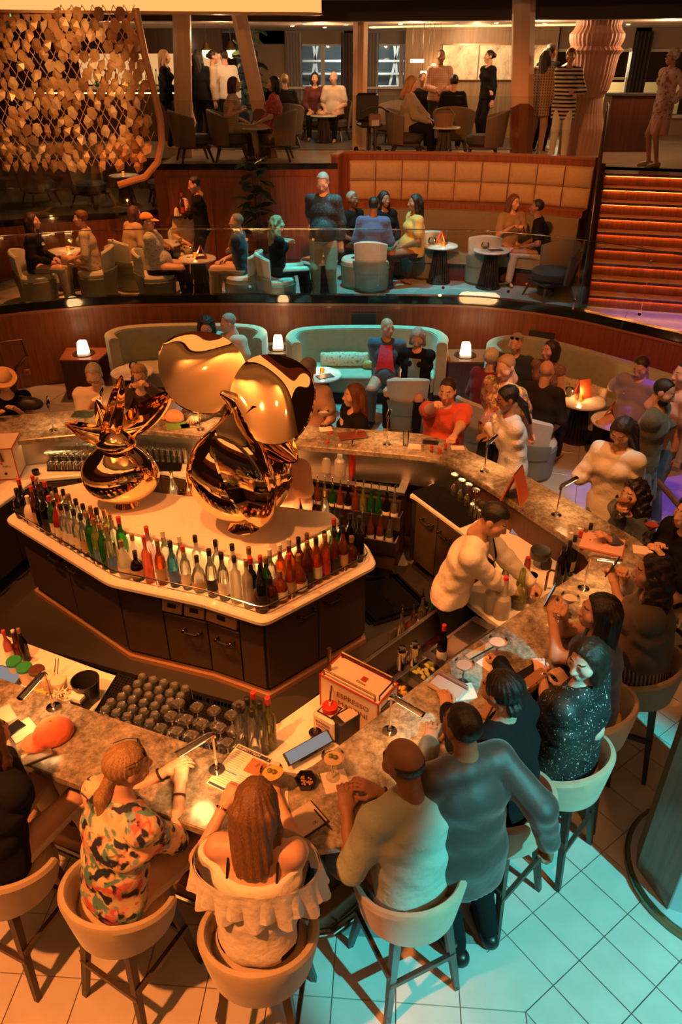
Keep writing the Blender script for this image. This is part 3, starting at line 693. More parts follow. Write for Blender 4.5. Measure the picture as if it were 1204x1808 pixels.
ring(B(),inset(VI,VO,.10),inset(VI,VO,.08),.76,1.045).build('inner_upstand',M_steel,bar)
fr=inset(VO,VI,.13);frp=[]
for i in range(NB):frp.append((fr[i].x,fr[i].y,.20))
B().tube(frp,.022,10,closed=True).build('foot_rail',M_chrome,bar)
for i in range(NB):
    a,c=fr[i],fr[(i+1)%NB];L=(c-a).length;k=max(1,int(L/.9))
    for q in range(k):
        p=a.lerp(c,(q+.5)/k);w=VO[i].lerp(VO[(i+1)%NB],(q+.5)/k);e=w+(VI[i].lerp(VI[(i+1)%NB],(q+.5)/k)-w).normalized()*.26
        B().tube([(p.x,p.y,.2),(e.x,e.y,.09)],.012,6).build('rail_bracket',M_chrome,bar)
for t in((-1.8,2.61),(.62,2.62),(1.66,3.58),(1.9,5.08),(-.09,6.54)):
    pass
# working stations inside the ring
ZS=.80
stn=thing('work_station','inner ring of bronze cabinets with white quartz worktop under the granite bar','cabinet')
GAP=inset(VI,VO,.075)
qz=[list(range(19,20))+[],]
SEGS_Q=[[17,18],[18,19],]
ring(B(),GAP,VS,ZS-.045,ZS,.010,[0,1,2,3,4]).build('quartz_top',M_quartz,stn)
ring(B(),GAP,VS,ZS-.045,ZS,.010,[10,11,12]).build('quartz_top',M_quartz,stn)
ring(B(),GAP,VS,ZS-.045,ZS,.010,[15,16,17,18,19]).build('quartz_top',M_quartz,stn)
cabin=inset(VS,VI,.03);cabout=inset(VS,VI,.30)
for seg in([0,1,2,3,4],[10,11,12],[15,16,17,18,19]):ring(B(),cabout,cabin,.10,ZS-.045,0,seg).build('carcass',M_cabd,stn)
ring(B(),inset(VS,VI,.30),inset(VS,VI,.09),0,.10,0,[0,1,2,3,4]).build('plinth',M_cabd,stn)
def doors(parent,a,c,n,z0,z1,m=M_cab,proud=.018,handle=True):
    """cabinet doors on the vertical face from a to c (2D); outward is the right-hand side of a->c"""
    a=Vector((*a[:2],0));c=Vector((*c[:2],0));t=(c-a);L=t.length;t.normalize();nr=Vector((t.y,-t.x,0));rz=math.atan2(t.y,t.x)
    for i in range(n):
        w=L/n-.012;m_=a+t*(L*(i+.5)/n)+nr*(proud/2)
        d=B().box((0,0,0),(w,proud,z1-z0-.012),bev=.003).build('door',m,parent,loc=(m_.x,m_.y,(z0+z1)/2),rz=rz)
        if handle:
            s=-1 if i%2 else 1;hx=s*(w/2-.12);hz=(z1-z0)/2-.10
            h=B().tube([(hx-.07,-.01,hz),(hx-.07,-.045,hz-.006),(hx-.04,-.055,hz-.012),(hx+.04,-.055,hz-.012),(hx+.07,-.045,hz-.006),(hx+.07,-.01,hz)],.010,6).build('handle',M_black,d)
            for q in(-.062,.062):B().box((hx+q,-.048,hz-.002),(.02,.022,.03),bev=.003).build('handle_end',M_bronze,d)
for i,n in((0,3),(1,2),(2,1),(11,2),(15,3),(16,1),(17,2),(18,3)):
    doors(stn,cabin[(i+1)%NB],cabin[i],n,.12,ZS-.05)
ss=thing('steel_station','brushed steel bar station with a recessed sink beside the bartender','sink station')
def zring(b,A,C,t0,t1,z0,z1,seg):
    """strip between fractions t0..t1 of the A->C width"""
    P=[a.lerp(c,t0)for a,c in zip(A,C)];Q=[a.lerp(c,t1)for a,c in zip(A,C)];return ring(b,P,Q,z0,z1,.0,seg)
zring(B(),GAP,VS,0,.12,ZS-.03,ZS,[5,6,7,8,9]).build('back_rim',M_steel,ss,smooth=False)
ring(B(),cabout,cabin,.25,.52,0,[5,6]).build('lower_shelf',M_steel,ss,smooth=False)
SK=[Pz(*p,ZS)for p in((760,1150),(833,1096),(862,1112),(787,1168))]
cs=sum(SK,Vector())/4;big=[cs+(p-cs)*1.28 for p in SK];lowb=[Vector((p.x,p.y,ZS-.2))for p in[cs+(p-cs)*.9 for p in SK]]
v=[*big,*SK,*lowb,*[Vector((p.x,p.y,ZS-.22))for p in big]]
B().add(v,[tuple([i,(i+1)%4,4+(i+1)%4,4+i])for i in range(4)]+[tuple([4+i,4+(i+1)%4,8+(i+1)%4,8+i])for i in range(4)]+[(8,9,10,11)]+[tuple([i,12+i,12+(i+1)%4,(i+1)%4])for i in range(4)]).build('sink_basin',mat('sink steel',(.55,.54,.56),.22,1.0),ss,smooth=False)
dr=Pz(807,1140,ZS-.2);B().lathe([(0,0),(.03,0),(.03,.004),(0,.004)],(dr.x,dr.y,ZS-.2),12).build('drain',M_chrome,ss)
def quad_slab(pts,z0,z1,name,m,parent,bev=.003):
    return B().prism([(p.x,p.y)for p in pts],z0,z1,bev).build(name,m,parent,smooth=False)
def L2(i,t):return GAP[i].lerp(VS[i],t)
quad_slab([GAP[5],GAP[5].lerp(GAP[6],.42),VS[5].lerp(VS[6],.42),VS[5]],ZS-.045,ZS,'quartz_slab',M_quartz,stn)
quad_slab([GAP[6].lerp(GAP[7],.62),GAP[7],GAP[8],GAP[9],GAP[10],VS[10],VS[9],VS[8],VS[7].lerp(VS[6],.2)],ZS-.045,ZS,'quartz_slab',M_quartz,stn)
a_,b_=VS[5].lerp(VS[6],.0),VS[6]
doors(stn,cabin[6].lerp(cabin[5],.55),cabin[5],1,.12,ZS-.05)
doors(stn,cabin[9],cabin[7],1,.12,ZS-.05)
tr0,tr1=GAP[5].lerp(GAP[6],.50),GAP[5].lerp(GAP[6],.98)
quad_slab([tr0,tr1,tr1.lerp(L2(6,1),.55),tr0.lerp(VS[5].lerp(VS[6],.5),.55)],ZS-.14,ZS-.10,'trough_floor',M_black,ss)
quad_slab([VS[5].lerp(VS[6],.45),VS[6].lerp(VS[7],.6),VS[6].lerp(VS[7],.6)+Vector((-.02,.02,0)),VS[5].lerp(VS[6],.45)+Vector((-.02,.02,0))],ZS-.25,ZS-.02,'front_rim',M_steel,ss)
w0,w1=Pz(716,1142,ZS-.2),Pz(845,1052,ZS-.2)
tt=(w1-w0).normalized();nn=Vector((-tt.y,tt.x,0))
B().box((w0+w1)/2+nn*.05+Vector((0,0,-.12)),((w1-w0).length,.22,.02),math.atan2(tt.y,tt.x)).build('rail_floor',M_steel,ss,smooth=False)
B().box((w0+w1)/2+nn*.16+Vector((0,0,-.05)),((w1-w0).length,.012,.16),math.atan2(tt.y,tt.x)).build('rail_lip',M_steel,ss,smooth=False)
RAIL0,RAIL1,RAILN=w0,w1,nn
fs=thing('rack_station','steel ice well station with two stepped bottle racks at the far bar side','bottle rack')
q=[Pz(*p,ZS)for p in((528,800),(735,822),(714,871),(528,842))]
A0,A1,A2,A3=q
def lerp2(u,v,z=None):
    p=A0.lerp(A1,u).lerp(A3.lerp(A2,u),v);return Vector((p.x,p.y,ZS if z is None else z))
for(u0,u1,v0,v1)in((0,1,0,.16),(0,.5,.16,.86),(.93,1,.16,.86),(0,1,.86,1)):
    quad_slab([lerp2(u0,v0),lerp2(u1,v0),lerp2(u1,v1),lerp2(u0,v1)],ZS-.03,ZS,'steel_top',M_steel,fs,0)
W4=[lerp2(.5,.16),lerp2(.93,.16),lerp2(.93,.86),lerp2(.5,.86)];W5=[Vector((p.x,p.y,ZS-.15))for p in W4]
B().add(W4+W5,[(4,5,6,7)]+[(i,(i+1)%4,4+(i+1)%4,4+i)for i in range(4)]).build('ice_well',M_steel,fs,smooth=False)
rk=random.Random(3);ice=B()
for i in range(150):
    p=lerp2(.52+.39*rk.random(),.2+.62*rk.random(),ZS-.13+.03*rk.random());ice.box(p,(.032,.032,.028),R=Matrix.Rotation(rk.random()*3,3,'Z')@Matrix.Rotation(rk.random(),3,'X'))
ice.build('ice_cubes',glass('ice',(.85,.9,.92),.35,(.8,.85,.9)),fs,smooth=False,kind='stuff')
fd=((A3-A0)+(A2-A1)).normalized();fx=(A2-A3).normalized();fx=(A2-A3).normalized();fy=Vector((fx.y,-fx.x,0))
RACKS=[]
for k,(dz,dy)in enumerate(((-.18,.03),(-.36,.17))):
    a=A3+fy*dy;b=A2+fy*dy;z=ZS+dz-.12;RACKS.append((a,b,z+.012,fy));mid=(a+b)/2;L=(b-a).length;rz=math.atan2(fx.y,fx.x)
    B().box((mid.x+fy.x*.06,mid.y+fy.y*.06,z),(L,.12,.02),rz).build('rack_floor',M_steel,fs,smooth=False)
    B().box((mid.x+fy.x*.125,mid.y+fy.y*.125,z+.06),(L,.012,.14),rz).build('rack_front',M_steel,fs,smooth=False)
    for e,s in((a,0),(b,0)):B().box((e.x+fy.x*.06,e.y+fy.y*.06,z+.06),(.012,.13,.14),rz).build('rack_side',M_steel,fs,smooth=False)
mid=(A3+A2)/2;B().box((mid.x-fy.x*.12,mid.y-fy.y*.12,.35),((A2-A3).length*.94,.24,.7),math.atan2(fx.y,fx.x)).build('cabinet',M_cab,fs,smooth=False)
mm=(A3+A2)/2+fy*.27;B().box((mm.x,mm.y,.24),((A2-A3).length,.03,.2),math.atan2(fx.y,fx.x)).build('apron',M_cab,fs,smooth=False)
for i in(-1,1):
    p=mid+fx*i*(A2-A3).length*.40+fy*.18;B().box((p.x,p.y,.2),(.1,.14,.4),math.atan2(fx.y,fx.x)).build('pedestal',M_cab,fs,smooth=False)
# rubber floor mats
def rmat(pts,label,du=.030,grp='bar floor mats'):
    A,Bq,C,D=[Vector((*p,0))for p in pts];t=thing('rubber_mat',label,'floor mat',(0,0,0),0,grp);b=B()
    nu=int((Bq-A).length/du);nv=int((D-A).length/du)
    for i in range(nu+1):u=i/nu;p,q_=A.lerp(Bq,u),D.lerp(C,u);b.bar((p.x,p.y,.010),(q_.x,q_.y,.010),.021,.012)
    for j in range(nv+1):u=j/nv;p,q_=A.lerp(D,u),Bq.lerp(C,u);b.bar((p.x,p.y,.011),(q_.x,q_.y,.011),.021,.012)
    b.build('lattice',M_rubber,t,smooth=False,kind='stuff')
    e=B()
    for p,q_ in((A,Bq),(Bq,C),(C,D),(D,A)):e.bar((p.x,p.y,.009),(q_.x,q_.y,.009),.07,.016)
    e.build('border',M_rubber,t,smooth=False)
inn_fl=struct(B().prism([(p.x,p.y)for p in inset(VS,VI,.2)],0.0005,.003).build('floor_inner',mat('dark bar tile',(.035,.032,.030),.45),smooth=False))
rmat(((-.05,5.45),(.27,4.92),(.76,5.15),(.50,5.62)),'black perforated rubber mat beside the bartender and far cabinets')
rmat(((-.42,3.78),(-.25,3.35),(.75,4.42),(.42,4.66)),'black perforated rubber mat running between island corner and sink')
rmat(((-3.0,4.75),(-2.6,4.15),(-.72,3.42),(-.75,3.95)),'long black perforated rubber mat along the front left side of island')
# island back bar
ZL=.82;ZP=1.12
LED=[(-2.85,5.32),(-1.73,4.42),(-1.02,4.19),(-.53,3.96),(.28,4.66),(.21,4.94),(-.02,5.22),(-1.5,5.58),(-2.25,5.76),(-2.72,5.62)]
PLI=[(-2.42,5.30),(-1.63,4.68),(-1.04,4.46),(-.585,4.28),(0.0,4.81),(-.07,4.94),(-1.54,5.26),(-2.14,5.42)]
isl=thing('island_bar','central island cabinet with white quartz bottle ledge and raised glowing plinth','island')
VLED=[Vector((*p,0))for p in LED];ic=sum(VLED,Vector())/len(VLED)
def shrink(P,d):
    n=len(P);o=[]
    for i in range(n):
        a=(P[i]-P[i-1]).normalized();b_=(P[(i+1)%n]-P[i]).normalized();na=Vector((-a.y,a.x,0));nb=Vector((-b_.y,b_.x,0));m_=(na+nb).normalized();o.append(P[i]+m_*d/max(.4,m_.dot(na)))
    return o
def rounded(P,r,k=4):
    o=[];n=len(P)
    for i in range(n):
        p=P[i];a=(P[i-1]-p);c=(P[(i+1)%n]-p);ra=min(r,a.length*.4);rc=min(r,c.length*.4);a=p+a.normalized()*ra;c=p+c.normalized()*rc
        for j in range(k+1):t=j/k;o.append(a*(1-t)**2+p*2*t*(1-t)+c*t*t)
    return o
body=shrink(VLED,.09)
B().prism([(p.x,p.y)for p in rounded(VLED,.07)],ZL-.05,ZL,.012).build('quartz_ledge',M_quartz,isl)
B().prism([(p.x,p.y)for p in body],.08,ZL-.05).build('carcass',M_cabd,isl,smooth=False)
B().prism([(p.x,p.y)for p in shrink(VLED,.065)],0,.05,.004).build('base_trim',mat('base trim',(.32,.18,.10),.4),isl,smooth=False)
VPL=[Vector((*p,0))for p in PLI]
B().prism([(p.x,p.y)for p in rounded(VPL,.05)],ZP-.045,ZP,.010).build('plinth_top',M_quartz,isl)
B().prism([(p.x,p.y)for p in shrink(VPL,.07)],ZL,ZP-.045).build('light_box',mat('light box',(.85,.72,.52),.6),isl,smooth=False)
ledp=shrink(VPL,.045);ledo=[(p.x,p.y,ZP-.056)for p in ledp]
B().tube(ledo,.008,6,closed=True).build('light_strip',emis('plinth led',(1,.52,.18),42),isl)
def isl_face(i,j,n,z0=.10,z1=ZL-.06,**k):doors(isl,body[i],body[j],n,z0,z1,**k)
isl_face(0,1,2);isl_face(3,4,2);isl_face(4,5,1,handle=False);isl_face(5,6,1,handle=False);isl_face(6,7,3);isl_face(9,0,1,handle=False);isl_face(8,9,1,handle=False)
a,c=body[1],body[2];a2=a.lerp(c,.50);doors(isl,a,a2,1,.10,ZL-.06,handle=False)
m0=a2;m1=body[3].lerp(body[2],.42)
for p_,q_ in((a2,body[2]),):doors(isl,p_,q_,1,.10,ZL-.24)
doors(isl,body[2],m1,1,.10,ZL-.24);doors(isl,m1,body[3],1,.10,ZL-.06,handle=False)
for p_,q_,n in((a2,body[2],2),(body[2],m1,1)):
    t=(q_-p_);L=t.length;t.normalize();nr=Vector((t.y,-t.x,0))
    for i in range(n):
        m_=p_+t*L*(i+.5)/n+nr*.012
        d=B().box((0,0,0),(L/n-.02,.03,.12),bev=.004).build('drawer',mat('drawer front',(.26,.16,.09),.4),isl,loc=(m_.x,m_.y,ZL-.15),rz=math.atan2(t.y,t.x));d.rotation_euler[0]=-.25
        B().box((0,-.017,0),(.07,.006,.035)).build('name_plate',M_bronze,d,smooth=False)
gr=shrink(VLED,.06);grr=rounded(gr,.06,3);n0=0
B().tube([(p.x,p.y,ZL+.075)for p in grr],.006,6,closed=True).build('guard_rail',M_chrome,isl)
for i in range(len(gr)):
    a,c=gr[i],gr[(i+1)%len(gr)];k=max(1,int((c-a).length/.42))
    for q_ in range(k):
        p=a.lerp(c,(q_+.5)/k);B().tube([(p.x,p.y,ZL),(p.x,p.y,ZL+.075)],.005,6).build('guard_post',M_chrome,isl)
# gold sculptures
def petal(b,base,tip,side,wid,dish=.15,neck=.12,thick=.022,curl=0.,nu=30,nv=26,wave=0.):
    """dished spoon-like lobe from base to tip; side = direction the hollow faces"""
    base=Vector(base);tip=Vector(tip);ax=(tip-base);L=ax.length;ax.normalize();n=Vector(side);n=(n-ax*n.dot(ax)).normalized();s=ax.cross(n)
    def pt(u,v,off):
        w=wid*((neck*(1-u))+(1-neck)*(math.sin(pi*(u*.92+.08))**.55 if u<1 else 0))if u<1 else 0
        a=(v-.5)*2;d=dish*L*((1-a*a)*math.sin(pi*u)**.8)
        c=curl*L*u*u+wave*L*math.sin(2.6*pi*u+1.8*a)*math.sin(pi*u)*(1-.5*a*a)
        return base+ax*(u*L)+s*(a*w)+n*(-d+c+off)
    b.grid(lambda u,v:pt(u,v,thick/2),nu,nv);b.grid(lambda u,v:pt(u,1-v,-thick/2),nu,nv)
    b.grid(lambda u,v:pt(v,0,thick*(u-.5)),2,nu);b.grid(lambda u,v:pt(v,1,thick*(.5-u)),2,nu);b.grid(lambda u,v:pt(0,v,thick*(.5-u)),2,nv)
    return b
def gold(b,name,parent):
    o=b.build(name,M_gold,parent);m=o.modifiers.new('s','SUBSURF');m.levels=1;m.render_levels=1;return o
s1=thing('gold_sculpture','smaller mirror gold sculpture of a bulb with star shaped petals','sculpture',(0,0,0))
c0=Py(214,838,5.06)
V,Q=sdf_mesh([ell(c0,(.30,.23,.235),None),cone(c0+Vector((0,0,.1)),c0+Vector((-.04,-.0,.34)),.17,.05)],.016,.12,[],lambda X,Y,Z:.012*np.sin((X-c0.x)*9)*np.cos((Z-c0.z)*8))
npobj('bulb',V,Q,M_gold,s1)
B().lathe([(0,0),(.10,0),(.07,.06),(.05,.12),(0,.12)],(c0.x,c0.y,ZP),20).build('foot',M_gold,s1)
hub=Py(190,765,5.06)
for(tip,y,wd,sd,di)in(((215,662),5.12,.085,(.3,-1,.2),.16),((305,690),5.06,.13,(-.4,-.7,.8),.22),((114,747),5.0,.09,(.2,-.8,.7),.15),((170,705),5.25,.07,(0,-.7,.7),.12)):
    gold(petal(B(),hub+Vector((0,0,-.06)),Py(*tip,y),sd,wd,di,.5,.016),'petal',s1)
hb=Py(205,782,4.99);V,Q=sdf_mesh([ell(hb+Vector((.0,0,0)),(.15,.11,.075)),cone(hub,hub+Vector((0,0,.03)),.05,.02),cone(hb,c0+Vector((0,0,.2)),.09,.13)],.012,.06)
npobj('calyx',V,Q,M_gold,s1)
s2=thing('gold_sculpture','large mirror gold sculpture of big rounded petals standing on the island plinth','sculpture',(0,0,0))
YS=4.74
ctr=Py(424,715,YS)
cb=Py(428,838,YS)
def dishlobe(name,c,R,rad,depth,thick=.03):
    """thick rounded disc, hollow on one side: ellipsoid minus shifted ellipsoid"""
    Rm=np.array(R)
    def cut(X,Y,Z):
        qx,qy,qz=X-c[0],Y-c[1],Z-c[2];l=[qx*Rm[i,0]+qy*Rm[i,1]+qz*Rm[i,2]for i in range(3)]
        k=np.sqrt((l[0]/(rad[0]*.97))**2+((l[1]-depth)/(rad[1]*1.05))**2+(l[2]/(rad[2]*.97))**2);return(1-k)*min(rad)
    V,Q=sdf_mesh([ell(c,rad,R)],.013,.02,[('f',cut)]if depth else[]);return npobj(name,V,Q,M_gold,s2)
def frame(fwd,up):
    f=Vector(fwd).normalized();u=Vector(up);u=(u-f*u.dot(f)).normalized();r=f.cross(u)*-1;return[list(r),list(f),list(u)]
V,Q=sdf_mesh([ell(cb+Vector((-.02,.0,0)),(.385,.30,.38)),cone(cb+Vector((-.02,0,.22)),ctr+Vector((-.03,0,0)),.20,.06)],.014,.10,[],
    lambda X,Y,Z:.014*np.sin((X-cb.x)*11+(Z-cb.z)*6)*np.clip(1-((X-cb.x)**2+(Z-cb.z)**2)/.2,0,1))
npobj('lower_lobe',V,Q,M_gold,s2)
B().lathe([(0,0),(.13,0),(.10,.05),(.09,.12),(0,.12)],(cb.x-.02,cb.y,ZP),24).build('foot',M_gold,s2)
gold(petal(B(),Py(395,740,YS-.26),Py(470,930,YS-.20),(.9,-.5,.35),.26,-.22,.25,.02),'folded_lobe',s2)
gold(petal(B(),Py(430,735,YS-.16),Py(525,815,YS-.22),(.1,-1,.6),.15,.18,.3,.018),'inner_lobe',s2)
gold(petal(B(),Py(412,694,YS+.04),Py(288,608,YS+.20),(.22,-.8,.62),.31,.10,.16,.035,wave=.012),'upper_lobe',s2)
gold(petal(B(),Py(430,736,YS-.16),Py(550,660,YS-.08),(-.16,-.75,.7),.35,.11,.18,.035,wave=.022),'upper_lobe',s2)
V,Q=sdf_mesh([cone(ctr+Vector((0,0,-.12)),ctr+Vector((-.02,-.02,.06)),.085,.05),cone(ctr+Vector((-.02,-.04,.03)),ctr+Vector((-.10,-.05,.10)),.05,.03),cone(ctr+Vector((.0,-.04,.0)),ctr+Vector((.10,-.06,.02)),.05,.03)],.010,.05)
npobj('knot',V,Q,M_gold,s2)
# bar lamps: thin stem with a long flat head
M_lens=emis('lamp lens',(1,.52,.18),8)
def bar_lamp(base,d,label,L=.20,h=.25):
    d=Vector((d[0],d[1],0)).normalized();rz=math.atan2(d.y,d.x)
    t=thing('bar_lamp',label,'lamp',(base.x,base.y,1.10),rz,'slim lamps along the granite bar')
    B().lathe([(0,0),(.040,0),(.040,.008),(.014,.012),(.012,.03),(0,.03)],n=16).build('base',M_chrome,t)
    B().tube([(0,0,.02),(0,0,h)],.007,8).build('stem',M_chrome,t)
    hd=B().tube([(-.012,0,h-.015),(-.004,0,h+.008),(.02,0,h+.016),(L,0,h+.016)],[.009,.010,.014,.015],8,flat=(1.3,.8)).build('head',M_chrome,t)
    B().box((L*.58,0,h+.0035),(L*.7,.022,.004)).build('lens',M_lens,hd,smooth=False)
    l=bpy.data.lights.new('bar_lamp_light','SPOT');l.energy=5.5;l.color=(1,.46,.15);l.spot_size=2.3;l.spot_blend=.7;l.shadow_soft_size=.06
    o=bpy.data.objects.new('bar_lamp_light',l);COL.objects.link(o);o.parent=t;o.location=(L*.55,0,h-.012);return t
c_in=Vector((-.5,4.6,0))
for px,py,dx,dy,lab in((95,760,-.3,.9,'slim chrome bar lamp at far left beside the hat woman'),(186,738,-.15,1,'slim chrome bar lamp in front of the white-shirted guest'),(354,759,0,1,'slim chrome bar lamp half hidden behind the large gold sculpture'),
        (514,767,.1,1,'slim chrome bar lamp just right of the large gold sculpture'),(683,785,.15,1,'slim chrome bar lamp between the orange polo man and blonde woman'),(855,833,.5,.8,'slim chrome bar lamp under the hand of white-sweater woman'),
        (982,910,.75,.65,'slim chrome bar lamp with head pointing at the cream blouse woman'),(1030,1040,.97,-.25,'slim bar lamp in front of the grey-shirted curly woman'),(688,1292,.75,-.65,'slim brass-toned bar lamp beside the espresso martini machine'),
        (383,1360,-.75,-.65,'slim bar lamp next to the printed menu by the floral blouse woman'),(95,1250,-.3,-1,'slim bar lamp above the orange cap at the lower left')):
    bar_lamp(Pz(px,py,1.1),(dx,dy),lab)
# seating prototypes
M_seat=mat('sand suede',(.46,.36,.24),.8,var=.08,scale=14,bump=.1,bscale=150,sheen=.3)
M_leg=wood('espresso wood legs',(.028,.015,.009),(.055,.028,.016),.45,2)
def tub_shell(b,ri,th,z0,zback,zfront,a0,a1,n=30,flare=.0,egg=1.0):
    """open tub: wall of thickness th around angle a0..a1 (back at -pi/2), top falling from back to front"""
    sec=7
    def fn(u,v):
        a=a0+(a1-a0)*u;k=.5+.5*math.cos(2*(a+pi/2)/2*1.0);k=max(0,math.cos((a+pi/2)/2))**2
        zt=zfront+(zback-zfront)*k;prof=[(0,z0),(flare*.5,(z0+zt)/2),(flare,zt-.02),(flare+th*.25,zt),(flare+th*.75,zt),(flare+th,zt-.02),(th+flare*.5,(z0+zt)/2),(th*.9,z0)]
        p=prof[round(v*8)%8];r=ri+p[0];return(r*math.cos(a),r*math.sin(a)*egg,p[1])
    b.grid(fn,n,8,cv=True);o=len(b.v)-n*8
    b.f.append(tuple(o+k for k in range(8)));b.f.append(tuple(o+(n-1)*8+k for k in range(7,-1,-1)));return b
def make_stool():
    t=thing('bar_stool','sand suede tub bar stool with dark wooden legs','bar stool',group='stools around the bar')
    B().lathe([(0,.66),(.19,.66),(.215,.68),(.22,.72),(.20,.755),(.12,.765),(0,.768)],n=24,sy=.98).build('seat',M_seat,t)
    tub_shell(B(),.205,.042,.64,.93,.74,-pi/2-1.95,-pi/2+1.95,34,.025).build('backrest',M_seat,t)
    B().lathe([(0,.60),(.20,.60),(.235,.63),(.235,.66),(0,.66)],n=24).build('seat_frame',M_seat,t)
    for sx in(-1,1):
        for sy in(-1,1):
            B().tube([(sx*.135,sy*.135,.63),(sx*.205,sy*.215,0)],[.030,.020],4).build('leg',M_leg,t,smooth=False)
    for(x0,y0,x1,y1,z)in((-1,-1,1,-1,.30),(-1,1,1,1,.26),(-1,-1,-1,1,.36),(1,-1,1,1,.36)):
        k=.172+.03*(1-z/.6);B().bar((x0*k,y0*k,z),(x1*k,y1*k,z),.022,.034).build('stretcher',M_leg,t,smooth=False)
    return t
stool=make_stool();stool_used=[False]
def put_stool(x,y,face,label):return place(stool,stool_used,(x,y,0),math.radians(face-90),label)
M_tubw=mat('green-grey leather',(.16,.185,.15),.45,var=.05,scale=12,bump=.06,bscale=120)
M_tubs=mat('pale grey upholstery',(.52,.52,.46),.75,var=.06,scale=18,bump=.1,bscale=160)
def make_tub():
    t=thing('tub_chair','round lounge chair with leather barrel base','chair',group='barrel lounge chairs')
    B().lathe([(0,.02),(.25,.02),(.27,.04),(.285,.36),(.275,.375),(0,.375)],n=28).build('barrel_base',M_tubw,t)
    B().lathe([(.25,0),(.262,0),(.262,.03),(.25,.03)],n=28).build('foot_ring',M_bronze,t)
    B().lathe([(0,.36),(.24,.36),(.27,.38),(.275,.42),(.25,.455),(0,.465)],n=28).build('seat',M_tubs,t)
    tub_shell(B(),.225,.06,.37,.80,.55,-pi/2-1.02,-pi/2+1.02,26,.03).build('backrest',M_tubs,t)
    tub_shell(B(),.275,.022,.30,.50,.40,-pi/2-1.08,-pi/2+1.08,26,.025).build('back_wrap',M_tubw,t)
    return t
tub=make_tub();tub_used=[False]
def put_tub(x,y,z,face,label):return place(tub,tub_used,(x,y,z),math.radians(face-90),label)
M_marb=stone('white marble',[(.45,.43,.40),(.72,.70,.67),(.80,.78,.75)],.2,2.2,9,.3,.3)
def make_table():
    t=thing('round_table','round white marble cocktail table','table',group='marble cocktail tables')
    B().lathe([(0,.505),(.27,.505),(.285,.513),(.285,.525),(.275,.535),(0,.535)],n=40).build('table_top',M_marb,t)
    B().lathe([(0,.0),(.20,0),(.20,.02),(.17,.03),(0,.03)],n=28).build('base_plate',M_black,t)
    for i in range(22):
        a=2*pi*i/22;B().bar((.165*math.cos(a),.165*math.sin(a),.025),(.085*math.cos(a),.085*math.sin(a),.505),.016,.016).build('slat',M_black,t,smooth=False)
    B().lathe([(0,.02),(.10,.02),(.06,.50),(0,.50)],n=16).build('core',M_black,t)
    return t
table=make_table();table_used=[False]
def put_table(x,y,z,label):return place(table,table_used,(x,y,z),0,label)
# people
def nv(v):return np.array([v[0],v[1],v[2]],float)
def head_prims(male):
    j=1.0 if male else .92
    P=[ell((0,-.012,.028),(.073,.093,.086)),ell((0,.028,-.035),(.056*j,.058,.084)),ell((0,.058,-.092),(.026*j+.002,.024,.024)),
         cone((-.04,.045,-.02),(.04,.045,-.02),.036,.036),cone((-.033,.075,.026),(.033,.075,.026),.012,.012),
         cone((0,.088,.012),(0,.106,-.028),.007,.0125),cone((-.012,.094,-.03),(.012,.094,-.03),.008,.008),
         cone((-.018,.083,-.060),(.018,.083,-.060),.0095,.0095),cone((-.014,.081,-.072),(.014,.081,-.072),.009,.009)]
    for s in(-1,1):
        P+=[ell((s*.075,-.008,-.004),(.010,.020,.031)),ell((s*.030,.079,.006),(.0125,.0115,.011))]
    P.append(cone((0,-.018,-.07),(0,-.035,-.175),.052 if male else .045,.058 if male else .048))
    return P
HEADS={}
def head_mesh(male,h):
    key=(male,h)
    if key not in HEADS:
        def sock(X,Y,Z):
            d=9.
            for s in(-1,1):d=np.minimum(d,np.sqrt((X-s*.031)**2+(Y-.103)**2+(Z-.007)**2))
            return np.clip(.020-d,0,.006)
        V,Q=sdf_mesh(head_prims(male),h,.018,[],sock)
        C=V[Q].mean(1);mi=np.zeros(len(Q),int);ax=np.abs(C[:,0])
        lip=(np.abs(C[:,2]+.065)<.0095)&(ax<.022)&(C[:,1]>.078);mi[lip]=1
        brow=(np.abs(C[:,2]-.0335-.003*np.sin(ax*60))<.0028+h*.12)&(ax>.012)&(ax<.047)&(C[:,1]>.06);mi[brow]=2
        de=np.sqrt((ax-.030)**2+(C[:,2]-.006)**2);mi[(np.abs(C[:,2]-.006)<.0062)&(np.abs(ax-.030)<.0125)&(C[:,1]>.065)]=3;mi[(de<.0062)&(C[:,1]>.065)]=2
        HEADS[key]=(V,Q,mi)
    return HEADS[key]
HANDS={}
def hand_mesh(pose,h):
    key=(pose,h)
    if key not in HANDS:
        P=[cone((0,-.05,0),(0,.015,0),.025,.024,(1,0,0),1.25),cone((0,.02,0),(.0,.075,.0),.019,.017,(1,0,0),2.1)]
        bends={'flat':(5,8,8),'rest':(22,28,20),'grip':(62,62,40),'fist':(85,95,60),'hold':(40,50,35)}[pose]
        for x,L,sp in((-.030,.074,-6),(-.010,.083,-1),(.010,.077,3),(.028,.060,9)):
            p=np.array((x,.085,.0));an=0;r=.0088
            for s,b in zip((.45,.31,.24),bends):
                an+=math.radians(b);d=np.array((math.sin(math.radians(sp))*math.cos(an),math.cos(an),-math.sin(an)));q=p+d*L*s;P.append(cone(p,q,r,r*.93));p=q;r*=.93
        p=np.array((-.026,.022,-.006));k=0 if pose in('flat','rest')else 1
        for L,d,r in((.04,(-.62,.7,-.32-.3*k),.0125),(.03,(-.25+.35*k,.9,-.3-.3*k),.0105),(.025,(.0+.6*k,.95,-.2-.2*k),.0095)):
            d=np.array(d);d/=np.linalg.norm(d);q=p+d*L;P.append(cone(p,q,r,r*.95));p=q
        HANDS[key]=sdf_mesh(P,h,.008)
    return HANDS[key]
HAIR={}
